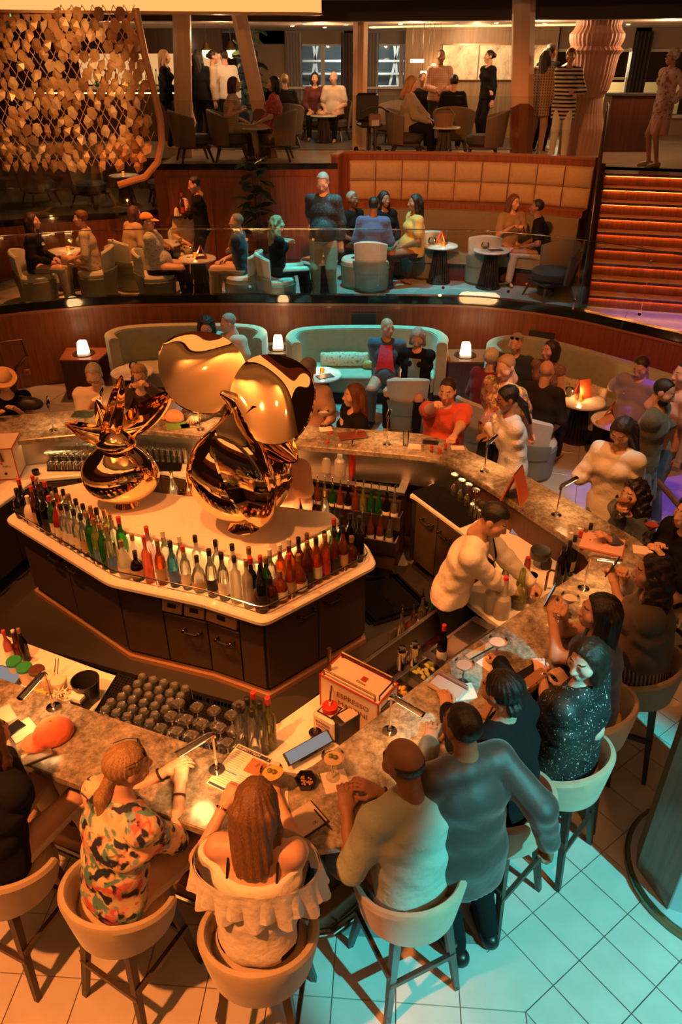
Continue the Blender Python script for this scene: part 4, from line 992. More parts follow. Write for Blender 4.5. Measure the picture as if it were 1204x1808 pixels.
def hair_mesh(style,h):
    key=(style,h)
    if key in HAIR:return HAIR[key]
    cap=ell((0,-.016,.036),(.081,.099,.090));P=[cap];disp=None;k=.02;cuts=[]
    hair_line=lambda X,Y,Z:np.minimum(Y-.045+.55*np.clip(Z-.07,-.2,0)*0,.075-Z+0*X)+0*X
    def front(line_z,side_y):
        return('f',lambda X,Y,Z:np.minimum(Y-side_y-.35*np.clip(Z,-.02,.1),line_z-Z)+0*X)
    if style in('short','shortm','crop'):
        cuts=[front(.088,.010),('f',lambda X,Y,Z:-.055-Z+.25*np.clip(Y+.05,-.1,.1)+0*X)]
        if style=='crop':P=[ell((0,-.014,.032),(.077,.096,.088))]
        disp=lambda X,Y,Z:.0025*np.sin(X*160+Y*90)*np.cos(Y*120-X*40)
    elif style=='fringe':
        P=[ell((0,-.014,.02),(.077,.095,.08))];cuts=[('f',lambda X,Y,Z:Z-.035+0*X),front(.5,-.005),('f',lambda X,Y,Z:-.06-Z+0*X)]
    elif style=='slick':
        P=[ell((0,-.014,.040),(.078,.099,.090))];cuts=[front(.082,.004),('f',lambda X,Y,Z:-.05-Z+.25*np.clip(Y+.05,-.1,.1)+0*X)]
        disp=lambda X,Y,Z:.0015*np.sin(X*260)
    else:
        disp=lambda X,Y,Z:.0030*np.sin(np.arctan2(X,-Y-.001)*26+Z*14)+.002*np.sin(X*120+Z*25)
        cuts=[front(.080,.032)]
        P=[ell((0,-.018,.036),(.086,.104,.093))]
        if style in('long','verylong','wavy'):
            e={'long':-.26,'verylong':-.40,'wavy':-.30}[style]
            P+=[cone((0,-.075,.0),(0,-.105,e),.066,.050,(1,0,0),1.6)]
            for s in(-1,1):P+=[cone((s*.062,.005,.03),(s*.082,-.02,-.12),.030,.034),cone((s*.082,-.02,-.12),(s*.085,-.03 if style=='long' else .02,e*.85),.036,.026)]
            if style=='wavy':
                P+=[ell((s*.075,-.04,-.14),(.06,.07,.12))for s in(-1,1)]+[ell((0,-.10,-.17),(.12,.06,.15))]
                disp=lambda X,Y,Z:.009*np.sin(Z*55+X*40)*np.cos(Y*60+X*30)+.004*np.sin(X*150+Z*60)
        elif style=='bob':
            P+=[cone((0,-.06,.0),(0,-.075,-.12),.075,.06,(1,0,0),1.35)]
            for s in(-1,1):P+=[cone((s*.066,.0,.03),(s*.080,.005,-.10),.032,.034)]
        elif style=='curly':
            P+=[ell((0,-.04,.02),(.115,.115,.12)),ell((0,-.06,-.09),(.115,.085,.09))]+[ell((s*.085,-.01,-.06),(.045,.06,.09))for s in(-1,1)]
            disp=lambda X,Y,Z:.010*np.sin(X*95)*np.sin(Y*95+1)*np.sin(Z*95)+.004*np.sin(X*210+Z*190)
        elif style=='pony':
            P+=[ell((0,-.11,.035),(.03,.03,.03)),cone((0,-.13,.03),(0,-.17,-.06),.034,.036),cone((0,-.17,-.06),(0,-.165,-.25),.036,.016)]
            P[0]=ell((0,-.016,.034),(.080,.100,.088))
        elif style=='lowpony':
            P+=[cone((0,-.085,-.05),(0,-.125,-.14),.032,.034),cone((0,-.125,-.14),(.01,-.135,-.34),.034,.014)];P[0]=ell((0,-.016,.034),(.081,.101,.090))
        elif style=='bun':
            P+=[ell((0,-.115,.02),(.042,.040,.042))];P[0]=ell((0,-.016,.034),(.079,.099,.088))
        elif style=='lowbun':
            P+=[ell((0,-.085,-.075),(.050,.042,.045))];P[0]=ell((0,-.020,.030),(.086,.104,.092))
        elif style=='pixie':
            P[0]=ell((0,-.02,.04),(.086,.106,.094));cuts=[front(.075,.012),('f',lambda X,Y,Z:-.075-Z+.25*np.clip(Y+.05,-.1,.1)+0*X)]
            disp=lambda X,Y,Z:.004*np.sin(X*110+Z*40)*np.cos(Y*90+Z*70)
    cuts.append(('f',lambda X,Y,Z:np.minimum(-(np.sqrt((X/.062)**2+((Y-.03)/.085)**2+((Z+.02)/.10)**2)-1)*.06,Y-.02)))
    HAIR[key]=sdf_mesh(P,h,k,cuts,disp);return HAIR[key]
def cloth(name,col,rough=.85,**k):return mat(name,col,rough,sheen=.15,bump=k.pop('bump',.4),bscale=k.pop('bscale',24),**k)
SKIN={'fair':(.62,.36,.25),'tan':(.50,.27,.17),'brown':(.28,.135,.075),'dark':(.13,.06,.035),'pale':(.68,.44,.34)}
def skin(k):return mat('skin '+k,SKIN[k],.48,var=.06,scale=12,spec=.4)
HC={'black':(.010,.008,.007),'dark':(.026,.014,.009),'brown':(.075,.034,.017),'auburn':(.14,.05,.022),'light brown':(.17,.085,.038),'blonde':(.42,.25,.11),'dirty':(.33,.19,.085),'grey':(.30,.27,.24),'white':(.58,.54,.48)}
def hairm(k):return mat('hair '+k,HC[k],.42,var=.35,scale=40,stretch=(6,6,.6),bump=.3,bscale=70,bstretch=(4,4,.35))
M_eyew=mat('eye white',(.55,.5,.46),.3);M_lens_d=mat('dark lens',(.015,.012,.012),.1)
def ik(S,T,l1,l2,pole):
    S=nv(S);T=nv(T);d=T-S;L=np.linalg.norm(d);mx=(l1+l2)*.995
    if L>mx:T=S+d/L*mx;d=T-S;L=mx
    a=(l1*l1-l2*l2+L*L)/(2*L);hgt=math.sqrt(max(0,l1*l1-a*a));n=d/L
    p=nv(pole);p=p-n*(p@n);ln=np.linalg.norm(p);p=p/ln if ln>1e-6 else np.array((0,0,-1.))
    return S+n*a+p*hgt,T
def rotm(yaw,pitch,roll):
    """head frame columns: right, forward, up"""
    return np.array((Matrix.Rotation(yaw-pi/2,3,'Z')@Matrix.Rotation(pitch,3,'X')@Matrix.Rotation(roll,3,'Y')))
PEOPLE=[]
def person(label,head,face,sit=None,fz=0.,lean=.06,tilt=0.,look=(0,0),roll=0.,hair='short',hc='dark',sk='tan',male=True,build=1.,s=1.,top=('long',None),bot=('trousers',None),L=None,R=None,hp=('rest','rest'),shoes=None,lod=1,knees=None,feet=None,sleeve=None,elb=(None,None),name='person',palm=(None,None),belly=0.):
    h={0:.0125,1:.018,2:.024}[lod];hh={0:.006,1:.0085,2:.011}[lod]
    fa=math.radians(face);fw=np.array((math.cos(fa),math.sin(fa),0));rt=np.array((math.sin(fa),-math.cos(fa),0));up=np.array((0,0,1.))
    T=.68*s;hz=fz+(sit+.09 if sit is not None else .92*s)
    rise=math.sqrt(max(.05,T*T-lean*lean-tilt*tilt))
    Hc=nv(Pz(head[0],head[1],hz+rise))if len(head)==2 else np.array((Py(head[0],head[1],head[2]).x,head[2],hz+rise))
    hip=Hc-fw*lean-rt*tilt;hip[2]=hz
    ax=(Hc-hip);tl=np.linalg.norm(ax);ax/=tl
    def sp(t):
        q=t/.68;return hip+up*(t*s*(rise/T))+(fw*lean+rt*tilt)*(q**1.25)
    root=thing(name,label,'person',(hip[0],hip[1],fz));o=nv(root.location);PEOPLE.append(root)
    loc=lambda p:p-o
    w=(1.0 if male else .93)*s;b=build
    pel,wai,che,shl,nck=sp(.0),sp(.16),sp(.33),sp(.455),sp(.53)
    yaw=fa+math.radians(look[0]);Rm=rotm(yaw,math.radians(look[1]),math.radians(roll))
    sh=[shl+rt*sgn*.170*w*(1+.25*(b-1))for sgn in(-1,1)]
    hipj=[pel+rt*sgn*.085*w*b for sgn in(-1,1)]
    ua,fo=.285*s,.255*s;arms=[]
    for i,(tgt,sgn)in enumerate(((L,-1),(R,1))):
        if tgt is None:
            tgt=(pel+rt*sgn*.13+fw*.26+up*.10)if sit is not None else(pel+rt*sgn*.26+fw*.04+up*(-.08))
        e_,t_=ik(sh[i],nv(tgt),ua,fo,nv(elb[i])if elb[i]is not None else(rt*sgn*.55-up*.9-fw*.35));arms.append((sh[i],e_,t_))
    th,sn=.41*s,.42*s;legs=[]
    for i,sgn in enumerate((-1,1)):
        if sit is not None:
            kx=hipj[i]+fw*.41*s+rt*sgn*.05+up*(.0)
            if knees:kx=hipj[i]+fw*knees[i][0]+rt*knees[i][1]+up*knees[i][2]
            an=(kx+fw*.06-up*(.40*s))if sit>.6 else np.array([*(kx+fw*.04)[:2],fz+.09])
            if feet:an=nv(feet[i])
        else:
            f_=nv(feet[i])if feet else np.array([*(hipj[i]+rt*sgn*.03)[:2],fz+.08]);kx,an=ik(hipj[i],f_,th+.02,sn+.02,fw)
        legs.append((hipj[i],kx,an))
    torso=[cone(pel-up*.02,wai,.108*b*s,.098*b*s,rt,1.42),cone(wai,che,.098*b*s,.108*(1+.7*(b-1))*s,rt,1.40),cone(che,shl,.106*(1+.7*(b-1))*s,.072*s,rt,1.62),cone(sh[0],sh[1],.055*s*(1+.4*(b-1)),.055*s*(1+.4*(b-1)))]
    if belly or b>1.08:torso.append(ell(loc_mid:=(pel+wai)/2+fw*(.05+.06*(b-1)+belly),np.array((.15,.15,.16))*b*s*.95))
    if not male:torso+=[ell(che+fw*.085*b+rt*sgn*.065+up*.02,np.array((.055,.055,.055))*(1+.5*(b-1)))for sgn in(-1,1)]
    ab=1+.6*(b-1)
    armp=[[cone(a,e,.050*ab*w,.041*ab*w),cone(e,t,.040*ab*w,.027*w)]for a,e,t in arms]
    legp=[[cone(a,k_,.082*b*w,.058*ab*w),cone(k_,q,.056*ab*w,.036*w)]for a,k_,q in legs]
    ft=[]
    for i,(a,k_,q)in enumerate(legs):
        d=fw+.15*rt*(-1,1)[i];ft.append((q-up*.035-d*.04,q-up*.055+d*.15))
    neck=cone(shl,Hc+Rm@np.array((0,-.03,-.08)),.056*w,.050*w)
    allp=torso+armp[0]+armp[1]+legp[0]+legp[1]+[neck]+[cone(a,c,.034,.026,None)for a,c in ft]
    rel=lambda P:[(p[0],p[1]-o,p[2]-o,*p[3:])if p[0]=='c' else(p[0],p[1]-o,p[2],p[3])for p in P]
    V,Q=sdf_mesh(rel(allp),h*1.25,.035);mis=[np.zeros(len(Q),int)];Vs=[V];Qs=[Q];n0=len(V)
    hv,hq,hm=head_mesh(male,hh);hs=s*(1.0 if male else .96)
    Vs.append((hv*hs)@Rm.T+Hc-o);Qs.append(hq+n0);mis.append(hm);n0+=len(hv)
    for i,(a,e,t)in enumerate(arms):
        y=(t-e);y/=np.linalg.norm(y);pn=nv(palm[i])if palm[i]is not None else-up
        z=-(pn-y*(pn@y));z/=max(1e-6,np.linalg.norm(z));x=np.cross(y,z)
        v,q=hand_mesh(hp[i],{0:.006,1:.0085,2:.011}[lod]);v=v*w;sgn=-1 if i==0 else 1
        vv=v.copy();vv[:,0]*=sgn
        q2=q if sgn==1 else q[:,::-1]
        Vs.append(vv@np.stack((x,y,z))+t-o);Qs.append(q2+n0);mis.append(np.zeros(len(q),int));n0+=len(v)
    npobj('body',np.concatenate(Vs),np.concatenate(Qs),[skin(sk),mat('lips '+sk,tuple(c*k_ for c,k_ in zip(SKIN[sk],(.85,.5,.5))),.4),hairm(hc if hc not in('blonde',)else 'dirty'),M_eyew],root,np.concatenate(mis))
    if hair not in('none',):
        v,q=hair_mesh(hair,{0:.0075,1:.0105,2:.013}[lod]);npobj('hair',(v*hs)@Rm.T+Hc-o,q,hairm(hc),root)
    # clothes
    kind,m=top;wr=lambda A:(lambda X,Y,Z:A*(np.sin((X*rt[0]+Y*rt[1])*21+Z*26+2*np.sin(Z*11))*np.sin(Z*19-(X*fw[0]+Y*fw[1])*33+1.7*np.sin((X*rt[0]+Y*rt[1])*13))))
    if kind:
        sl={'tee':.62,'tank':-1,'long':2,'blazer':2,'blouse':2,'polo':.66,'off':.45,'vest':-1,'tunic':2,'elbow':1.0}[kind]if sleeve is None else sleeve
        P=list(torso);inf={'blouse':.019,'blazer':.024,'off':.014,'vest':.03,'tunic':.024}.get(kind,.018)
        for a,e,t in arms:
            if sl<0:continue
            fl=.012 if kind in('tee','polo','blouse','tunic')else .004
            if sl<=1:P.append(cone(a,a+(e-a)*sl,.053*ab*w,(.046*ab)*w+fl))
            else:P+=[cone(a,e,.053*ab*w,.045*ab*w+(.012 if kind=='blouse' else 0)),cone(e,e+(t-e)*(.93 if sl>=2 else sl-1),.045*ab*w+(.010 if kind=='blouse' else 0),(.033 if kind!='blouse' else .042)*w)]
        drop={'blazer':.20,'blouse':.20,'tunic':.26,'vest':.10}.get(kind,.06)
        if sit is None:P.append(cone(pel,pel-up*(drop+.05),.112*b*s,.118*b*s,rt,1.42));cz=pel-up*drop;cuts=[('p',loc(cz),-up)]
        else:cuts=[('p',loc(pel-up*(.075)),-up)]
        nr={'off':.0,'tank':.088,'blazer':.075}.get(kind,.064 if male else .075)
        if nr:cuts.append(('s',loc(nck+fw*(.035 if kind!='blazer' else .06)+up*.03),nr))
        if kind=='off':cuts=cuts[:1]+[('p',loc(shl-up*.055+fw*.0),up)]
        v,q=sdf_mesh(rel(P),h,.03,cuts,wr(.0042 if lod==0 else .003),inf);npobj('shirt' if kind not in('blazer','vest')else 'jacket',v,q,m,root)
        if kind=='off':
            for k_ in range(2):
                c0_,z0,z1,r0=shl,-.045-.03*k_,-.20-.05*k_,.0
                def rf(u,v_,k_=k_):
                    a=2*pi*u;pl=.020*math.sin(a*13+k_*2)*v_;rr=1+.10*v_+k_*.03
                    zz=-.05-(.15+.045*k_)*v_+.012*math.sin(a*13)*v_
                    p=loc(shl)+rt*math.cos(a)*(.262*rr+pl)*b+fw*(math.sin(a)*(.168*rr+pl)-.012)+up*zz;return tuple(p)
                B().grid(rf,90,7,cu=True).build('ruffle',m,root)
    kb,mb=bot
    if kb:
        P=[cone(pel-up*.03,sp(.06),.108*b*s,.100*b*s,rt,1.42)]
        if kb in('trousers','shorts','wide'):
            for a,k_,q in legs:
                P.append(cone(a,k_,.088*b*w,.064*ab*w+(.012 if kb=='wide' else 0)))
                if kb!='shorts':P.append(cone(k_,k_+(q-k_)*.96,.062*ab*w+(.012 if kb=='wide' else 0),(.046 if kb!='wide' else .075)*w))
            cuts=[('p',loc(sp(.0 if kind in('long','tee','polo','tank','elbow','off','blouse','blazer')else .10)),up)]
        else:
            if sit is None:e1=pel-up*(.50 if kb=='skirt' else .75);P+=[cone(pel,e1,.118*b*s,.13*s*b,rt,1.35)];cuts=[('p',loc(e1+up*.06),-up),('p',loc(sp(.13)),up)]
            else:
                for a,k_,q in legs:P.append(cone(a,k_,.098*b*w,.080*w))
                P.append(cone((legs[0][0]+legs[1][0])/2,(legs[0][1]+legs[1][1])/2,.09*b,.075));cuts=[('p',loc(sp(.13)),up)]
                if kb=='dress':P.append(cone((legs[0][1]+legs[1][1])/2,(legs[0][2]+legs[1][2])/2+up*.15,.10,.11,rt,1.3))
        v,q=sdf_mesh(rel(P),h*1.1,.028,cuts,wr(.003),.010);npobj('trousers' if kb in('trousers','shorts','wide')else 'skirt',v,q,mb,root)
    if shoes is not None:
        for i,(a,c)in enumerate(ft):
            v,q=sdf_mesh(rel([cone(a,c,.046,.037),cone(a-up*.012,c-up*.012,.042,.036)]),.011,.02,[('p',loc((a+c)/2-up*.035),-up)]);npobj('shoe',v,q,shoes,root)
    root['_']=0;del root['_']
    return dict(root=root,head=Hc,Rm=Rm,o=o,arms=arms,fw=fw,rt=rt,sp=sp,hs=hs,shl=shl,nck=nck,legs=legs)
def hp_(p,q):return p['Rm']@(np.array(q)*p['hs'])+p['head']-p['o']
def glasses(p,m=None,up=0.,dark=False):
    """spectacles on the nose (up=0) or sunglasses pushed up on the hair"""
    g=B();z=.008+up;y0=.100 if up==0 else .065
    for s in(-1,1):g.tube([tuple(hp_(p,(s*.032+.024*math.cos(a),y0,z+.018*math.sin(a))))for a in np.linspace(0,2*pi,14,endpoint=False)],.0022,5,closed=True);g.tube([tuple(hp_(p,q))for q in((s*.056,y0,z+.004),(s*.080,.05-(.03 if up else 0),z+.004),(s*.082,-.01-(.03 if up else 0),z))],.002,5)
    g.tube([tuple(hp_(p,q))for q in((-.009,y0+.003,z+.004),(.009,y0+.003,z+.004))],.002,5)
    o=g.build('glasses' if not up else 'sunglasses',m or M_black,p['root'])
    if dark or up:
        l=B()
        for s in(-1,1):l.add([tuple(hp_(p,(s*.032+.022*math.cos(a),y0+.001,z+.016*math.sin(a))))for a in np.linspace(0,2*pi,12,endpoint=False)],[tuple(range(12))])
        l.build('lenses',M_lens_d,p['root'],smooth=False)
def cap(p,m,lab=None,brim=True,hat=False):
    V,Q=sdf_mesh([ell((0,-.016,.045),(.088,.108,.088))],.010,.01,[('p',np.array((0,0,.040)),np.array((0,.1,-1.)))]);o=npobj('cap',V@(p['Rm']*p['hs']).T+p['head']-p['o'],Q,m,p['root'])
    if hat:pts=[[tuple(hp_(p,((.085+.055*r)*math.cos(a),-.016+(.104+.06*r)*math.sin(a),.048-.012*r)))for a in np.linspace(0,2*pi,28,endpoint=False)]for r in(0,1)];B().add(pts[0]+pts[1]+[(q[0],q[1],q[2]-.006)for q in pts[1]]+[(q[0],q[1],q[2]-.006)for q in pts[0]],[(k*28+i,k*28+(i+1)%28,((k+1)%4)*28+(i+1)%28,((k+1)%4)*28+i)for k in range(4)for i in range(28)]).build('brim',m,p['root'])
    elif brim:B().grid(lambda u,v:tuple(hp_(p,(.078*math.cos(pi*(.12+.76*u))*(1-.06*v),.055+.045*math.sin(pi*(.12+.76*u))*(1+.0*v)+.085*v*math.sin(pi*(.1+.8*u)),.050-.022*v-.012*math.cos(2*pi*u)*v*0))),16,5).build('brim',m,p['root'])
    return o
def bracelet(p,i,m,r=.034,t=.006,f=.93):
    a,e,w_=p['arms'][i];c=Vector(e+(w_-e)*f-p['o']);d=Vector(w_-e).normalized();R=Vector((0,0,1)).rotation_difference(d).to_matrix()
    return B().tube([tuple(c+R@Vector((r*math.cos(a_),r*math.sin(a_),0)))for a_ in np.linspace(0,2*pi,16,endpoint=False)],t,6,closed=True).build('bracelet',m,p['root'])
def wpt(p,i,d=(0,0,0)):return Vector(p['arms'][i][2])+Vector(d)
CB=1.135
K_black=mat('black cloth',(.009,.009,.010),.95,bump=.25,bscale=18,spec=.15);K_cream=cloth('cream cloth',(.62,.50,.36));K_white=cloth('white cotton',(.72,.68,.62))
K_navy=cloth('navy cloth',(.020,.030,.055));K_jean=cloth('denim',(.10,.13,.18));K_dk=mat('charcoal cloth',(.026,.025,.025),.95,bump=.25,bscale=18,spec=.15);K_kh=cloth('khaki cloth',(.34,.27,.17))
SH_B=mat('black leather shoe',(.012,.011,.010),.35);SH_W=mat('white sneaker',(.68,.64,.58),.55);SH_T=mat('tan shoe',(.40,.26,.15),.5)
def hip_xy(p):return p['legs'][0][0][:2]*.5+p['legs'][1][0][:2]*.5
def stool_for(p,face,label,back=-.03):
    c=hip_xy(p);f=p['fw'];o=put_stool(c[0]-f[0]*back,c[1]-f[1]*back,face,label);o.scale=(1,1,(p['legs'][0][0][2]-.09)/.76);return o
def tub_for(p,face,z,label,back=.02):
    c=hip_xy(p);f=np.array((math.cos(math.radians(face)),math.sin(math.radians(face))));return put_tub(c[0]-f[0]*back,c[1]-f[1]*back,z,face,label)
# near side of the bar
p1=person('person in a black jacket and cream trousers cut off by the left frame edge',(-22,1300),66,sit=.76,lean=.16,hair='long',hc='brown',sk='fair',male=False,top=('blazer',K_black),bot=('trousers',K_cream),L=Pz(-60,1300,CB),R=Pz(10,1330,CB),lod=0)
stool_for(p1,66,'sand bar stool at the left edge under the person in black')
M_floral=pattern('floral blouse',(.66,.54,.34),[(.20,.36,.42),(.58,.12,.10),(.70,.40,.28),(.10,.26,.24),(.015,.02,.045)],9,.75,.455,.06)
p2=person('blonde ponytailed woman in a floral blouse leaning on the bar with clasped hands',(226,1352),52,sit=.76,lean=.20,look=(-18,-8),hair='lowpony',hc='dirty',sk='fair',male=False,build=1.06,top=('elbow',M_floral),bot=('trousers',K_cream),L=Pz(292,1362,CB),R=Pz(318,1385,CB),hp=('rest','fist'),lod=0)
bracelet(p2,1,M_bronze,.030,.004,.80);bracelet(p2,0,M_black,.030,.006,.88);glasses(p2,M_black,.075)
stool_for(p2,60,'sand bar stool under the blonde woman in the floral blouse')
p3=person('woman in a white off-shoulder ruffled top seen from behind with straight hair',(452,1418),84,sit=.76,lean=.17,look=(0,-12),hair='long',hc='light brown',sk='fair',male=False,build=1.02,top=('off',cloth('white gauze',(.74,.68,.60))),bot=('trousers',K_black),L=Pz(398,1418,1.19),R=Pz(486,1405,1.14),hp=('grip','rest'),lod=0)
bracelet(p3,0,M_gold,.031,.008,.90)
for sg in(-1,1):
    q0=p3['shl']+p3['rt']*sg*.105-p3['o']
    B().tube([tuple(q0+np.array((0,0,.01))+p3['fw']*.06),tuple(q0+np.array((0,0,.060))),tuple(q0-p3['fw']*.07+np.array((0,0,.0))),tuple(q0-p3['fw']*.115+np.array((0,0,-.08)))],.006,6).build('bra_strap',M_black,p3['root'])
stool_for(p3,84,'sand bar stool under the woman in the white ruffled top')
p4=person('bald man in a sage green shirt resting folded arms on the bar',(712,1345),122,sit=.76,lean=.13,look=(10,-10),hair='fringe',hc='dark',sk='brown',build=1.16,top=('elbow',cloth('sage cotton',(.36,.42,.34))),bot=('trousers',cloth('brown cloth',(.08,.05,.035))),L=Pz(612,1432,CB),R=Pz(668,1398,CB),sleeve=.95,lod=0)
bracelet(p4,1,M_black,.032,.006,.9)
stool_for(p4,115,'sand bar stool under the bald man in the sage shirt')
p5=person('standing man in a grey sheen blazer with one hand on a stool back',(816,1282),112,lean=.16,look=(8,-8),hair='crop',hc='black',sk='brown',s=1.0,build=1.1,top=('blazer',mat('grey sheen cloth',(.032,.027,.023),.55,var=.15,scale=9,bump=.2,bscale=16,sheen=.3)),bot=('trousers',K_black),L=Pz(758,1312,CB),R=Pz(968,1490,.98),hp=('flat','grip'),shoes=SH_B,feet=[Pz(806,1672,.08),Pz(862,1640,.08)],lod=0,elb=(None,np.array((.6,-.7,.1))))
p6=person('dark-haired guest in a black hoodie reaching along the bar with a watch',(884,1218),134,sit=.76,lean=.14,look=(0,-10),hair='lowbun',hc='black',sk='tan',male=False,build=1.12,top=('long',K_black),bot=('trousers',K_black),L=Pz(790,1250,CB),R=Pz(880,1165,CB),lod=0)
bracelet(p6,0,M_black,.033,.009,.86)
stool_for(p6,134,'teal-lit bar stool held by the standing man in the blazer')
M_spark=pattern('sparkle knit',(.012,.018,.018),[(.75,.75,.65)],95,.55,.345,.015)
p7=person('woman in a black glitter top turning to look back over the bar',(1035,1165),138,sit=.76,lean=.02,look=(76,-8),hair='bob',hc='dark',sk='pale',male=False,build=1.28,top=('tee',M_spark),bot=('trousers',K_black),L=Pz(955,1188,CB),R=Pz(1002,1212,1.28),hp=('rest','hold'),lod=0,elb=(None,np.array((-.6,-.7,-.5))))
bracelet(p7,1,M_chrome,.029,.004,.86);bracelet(p7,0,M_chrome,.031,.007,.88)
stool_for(p7,138,'bright mint-lit bar stool under the woman in the glitter top')
p8=person('long-haired woman in a blue dress holding up a phone',(1056,1080),160,sit=.76,lean=.10,look=(8,2),hair='verylong',hc='black',sk='tan',male=False,build=1.12,top=('tank',cloth('blue crepe',(.03,.07,.19))),bot=('dress',cloth('blue crepe',(.03,.07,.19))),L=Pz(974,1082,1.37),R=Pz(996,1088,1.34),hp=('grip','grip'),lod=0,palm=(np.array((.6,.6,0)),np.array((-.6,.2,.3))))
stool_for(p8,150,'rust and mint lit bar stool under the woman in the blue dress')
p9=person('curly dark-haired woman in a grey tee and striped skirt photographing the bar',(1150,1012),160,sit=.76,lean=.10,hair='wavy',hc='dark',sk='tan',male=False,build=1.3,top=('tee',cloth('grey jersey',(.11,.09,.08))),bot=('skirt',stripes('striped skirt',(.02,.02,.02),(.20,.17,.14),14,'X')),L=Pz(1085,1030,1.30),R=Pz(1100,1012,1.34),hp=('grip','grip'),lod=0)
stool_for(p9,155,'sand bar stool behind the curly-haired woman in grey')
p10=person('dark-haired person in black at the right frame edge with a hand on the bar',(1215,905),200,sit=0.68,lean=.12,hair='wavy',hc='black',sk='fair',male=False,top=('long',K_black),bot=('trousers',K_black),L=Pz(1172,985,CB),R=Pz(1160,965,CB),lod=1)
stool_for(p10,195,'dark bar stool cut off at the right frame edge')
p11=person('dark wavy-haired woman with sunglasses on her head sipping a coupe',(1118,872),200,sit=0.56,lean=.08,look=(4,0),hair='wavy',hc='black',sk='tan',male=False,top=('long',cloth('dark denim',(.040,.048,.056))),bot=('trousers',K_black),R=Pz(1097,893,1.40),L=Pz(1080,955,CB),hp=('rest','grip'),lod=0)
glasses(p11,M_bronze,.08)
stool_for(p11,205,'bar stool hidden beneath the woman sipping a coupe')
p12=person('standing woman in a loose cream blouse looking down at her phone',(1098,762),228,elb=(np.array((.25,.0,-1)),np.array((-.25,.15,-1))),lean=.07,look=(0,-32),hair='verylong',hc='dark',sk='tan',male=False,top=('blouse',cloth('cream poplin',(.70,.60,.46))),bot=('wide',K_jean),R=Pz(1068,822,1.16),L=Pz(1116,818,1.14),hp=('grip','grip'),lod=0,shoes=SH_T)
p13=person('ponytailed woman in a white sweater pointing over the bar',(896,703),184,elb=(np.array((.3,-.3,-1)),np.array((.3,.3,-1))),lean=.13,look=(0,-22),hair='lowpony',hc='black',sk='brown',male=False,top=('long',cloth('white knit',(.66,.60,.54),bump=.4,bscale=60)),bot=('trousers',K_black),R=Pz(866,768,1.14),L=Pz(862,752,1.22),hp=('hold','rest'),lod=0,shoes=SH_B)
glasses(p13)
p14=person('man in an orange polo with a raised hand seated at the far bar',(790,690),262,sit=0.62,lean=.08,look=(-18,-10),hair='short',hc='dark',sk='fair',build=1.25,top=('polo',cloth('orange pique',(.62,.085,.035))),bot=('trousers',K_dk),R=Pz(771,712,1.46),L=Pz(793,790,CB),hp=('fist','hold'),lod=0)
stool_for(p14,262,'bar stool hidden behind the man in the orange polo')
p15=person('blonde woman in a black blazer facing left at the far bar',(624,698),200,sit=0.58,lean=.02,look=(-10,0),hair='long',hc='auburn',sk='fair',male=False,top=('blazer',K_black),bot=('trousers',K_black),lod=1)
B().add([tuple(q)for q in(p15['shl']-p15['o']+p15['fw']*.13+p15['rt']*.05,p15['shl']-p15['o']+p15['fw']*.13-p15['rt']*.05,p15['sp'](.15)-p15['o']+p15['fw']*.165-p15['rt']*.02,p15['sp'](.15)-p15['o']+p15['fw']*.165+p15['rt']*.02)],[(0,1,2,3)]).build('blouse_front',cloth('peach blouse',(.7,.45,.32)),p15['root'])
stool_for(p15,200,'cream bar stool behind the blonde woman in the blazer')
p16=person('guest in a peach shirt and grey cap behind the gold sculpture',(543,655),255,sit=0.68,lean=.05,hair='short',hc='grey',sk='fair',top=('tee',cloth('peach cotton',(.66,.42,.28))),bot=('trousers',K_kh),lod=1)
cap(p16,cloth('grey cap',(.25,.22,.2)))
stool_for(p16,260,'bar stool of the guest in the peach shirt and grey cap')
p17=person('guest in a camouflage shirt hidden behind the large sculpture with joined hands',(362,668),268,sit=0.63,lean=.14,hair='short',hc='grey',sk='fair',top=('long',pattern('camouflage',(.10,.085,.05),[(.03,.035,.02),(.22,.17,.09)],22)),bot=('trousers',K_dk),L=Pz(352,738,CB),R=Pz(338,738,CB),lod=1)
stool_for(p17,268,'bar stool of the camouflage guest behind the sculpture')
p18=person('short-haired woman in a plum cardigan holding phones to both ears',(246,665),272,sit=0.62,lean=.06,look=(0,-5),hair='pixie',hc='dirty',sk='fair',male=False,build=1.1,top=('long',cloth('plum knit',(.045,.014,.022))),bot=('trousers',K_black),R=Pz(232,684,1.42),L=Pz(261,682,1.42),hp=('grip','grip'),lod=1)
glasses(p18)
stool_for(p18,272,'bar stool of the woman with both hands at her ears')
p19=person('grey-haired guest in a white tee looking down at the far left bar',(166,662),275,sit=0.62,lean=.08,look=(0,-30),hair='short',hc='grey',sk='fair',build=1.2,top=('tee',cloth('ivory cotton',(.74,.60,.42))),bot=('trousers',K_kh),L=Pz(185,716,CB),R=Pz(163,714,CB),lod=1)
glasses(p19)
stool_for(p19,275,'bar stool of the grey-haired guest in white')
p20=person('long-haired woman in a brimmed hat and black top at the far left edge',(6,672),300,sit=0.64,lean=.12,look=(0,-22),hair='verylong',hc='brown',sk='fair',male=False,top=('tank',K_black),bot=('trousers',K_cream),L=Pz(32,725,CB),R=Pz(-10,735,CB),lod=1)
cap(p20,cloth('straw felt',(.60,.34,.14)),hat=True)
stool_for(p20,300,'bar stool of the woman in the brimmed hat')
p21=person('bartender in a white shirt and black tie bending over the bar station',(872,918),-22,lean=.24,look=(-6,-28),hair='slick',hc='black',sk='tan',build=1.03,top=('long',cloth('bartender white shirt',(.74,.66,.56))),bot=('trousers',K_black),R=Pz(910,1046,.94),L=Pz(948,1040,.94),hp=('grip','grip'),lod=0,sleeve=1.85)
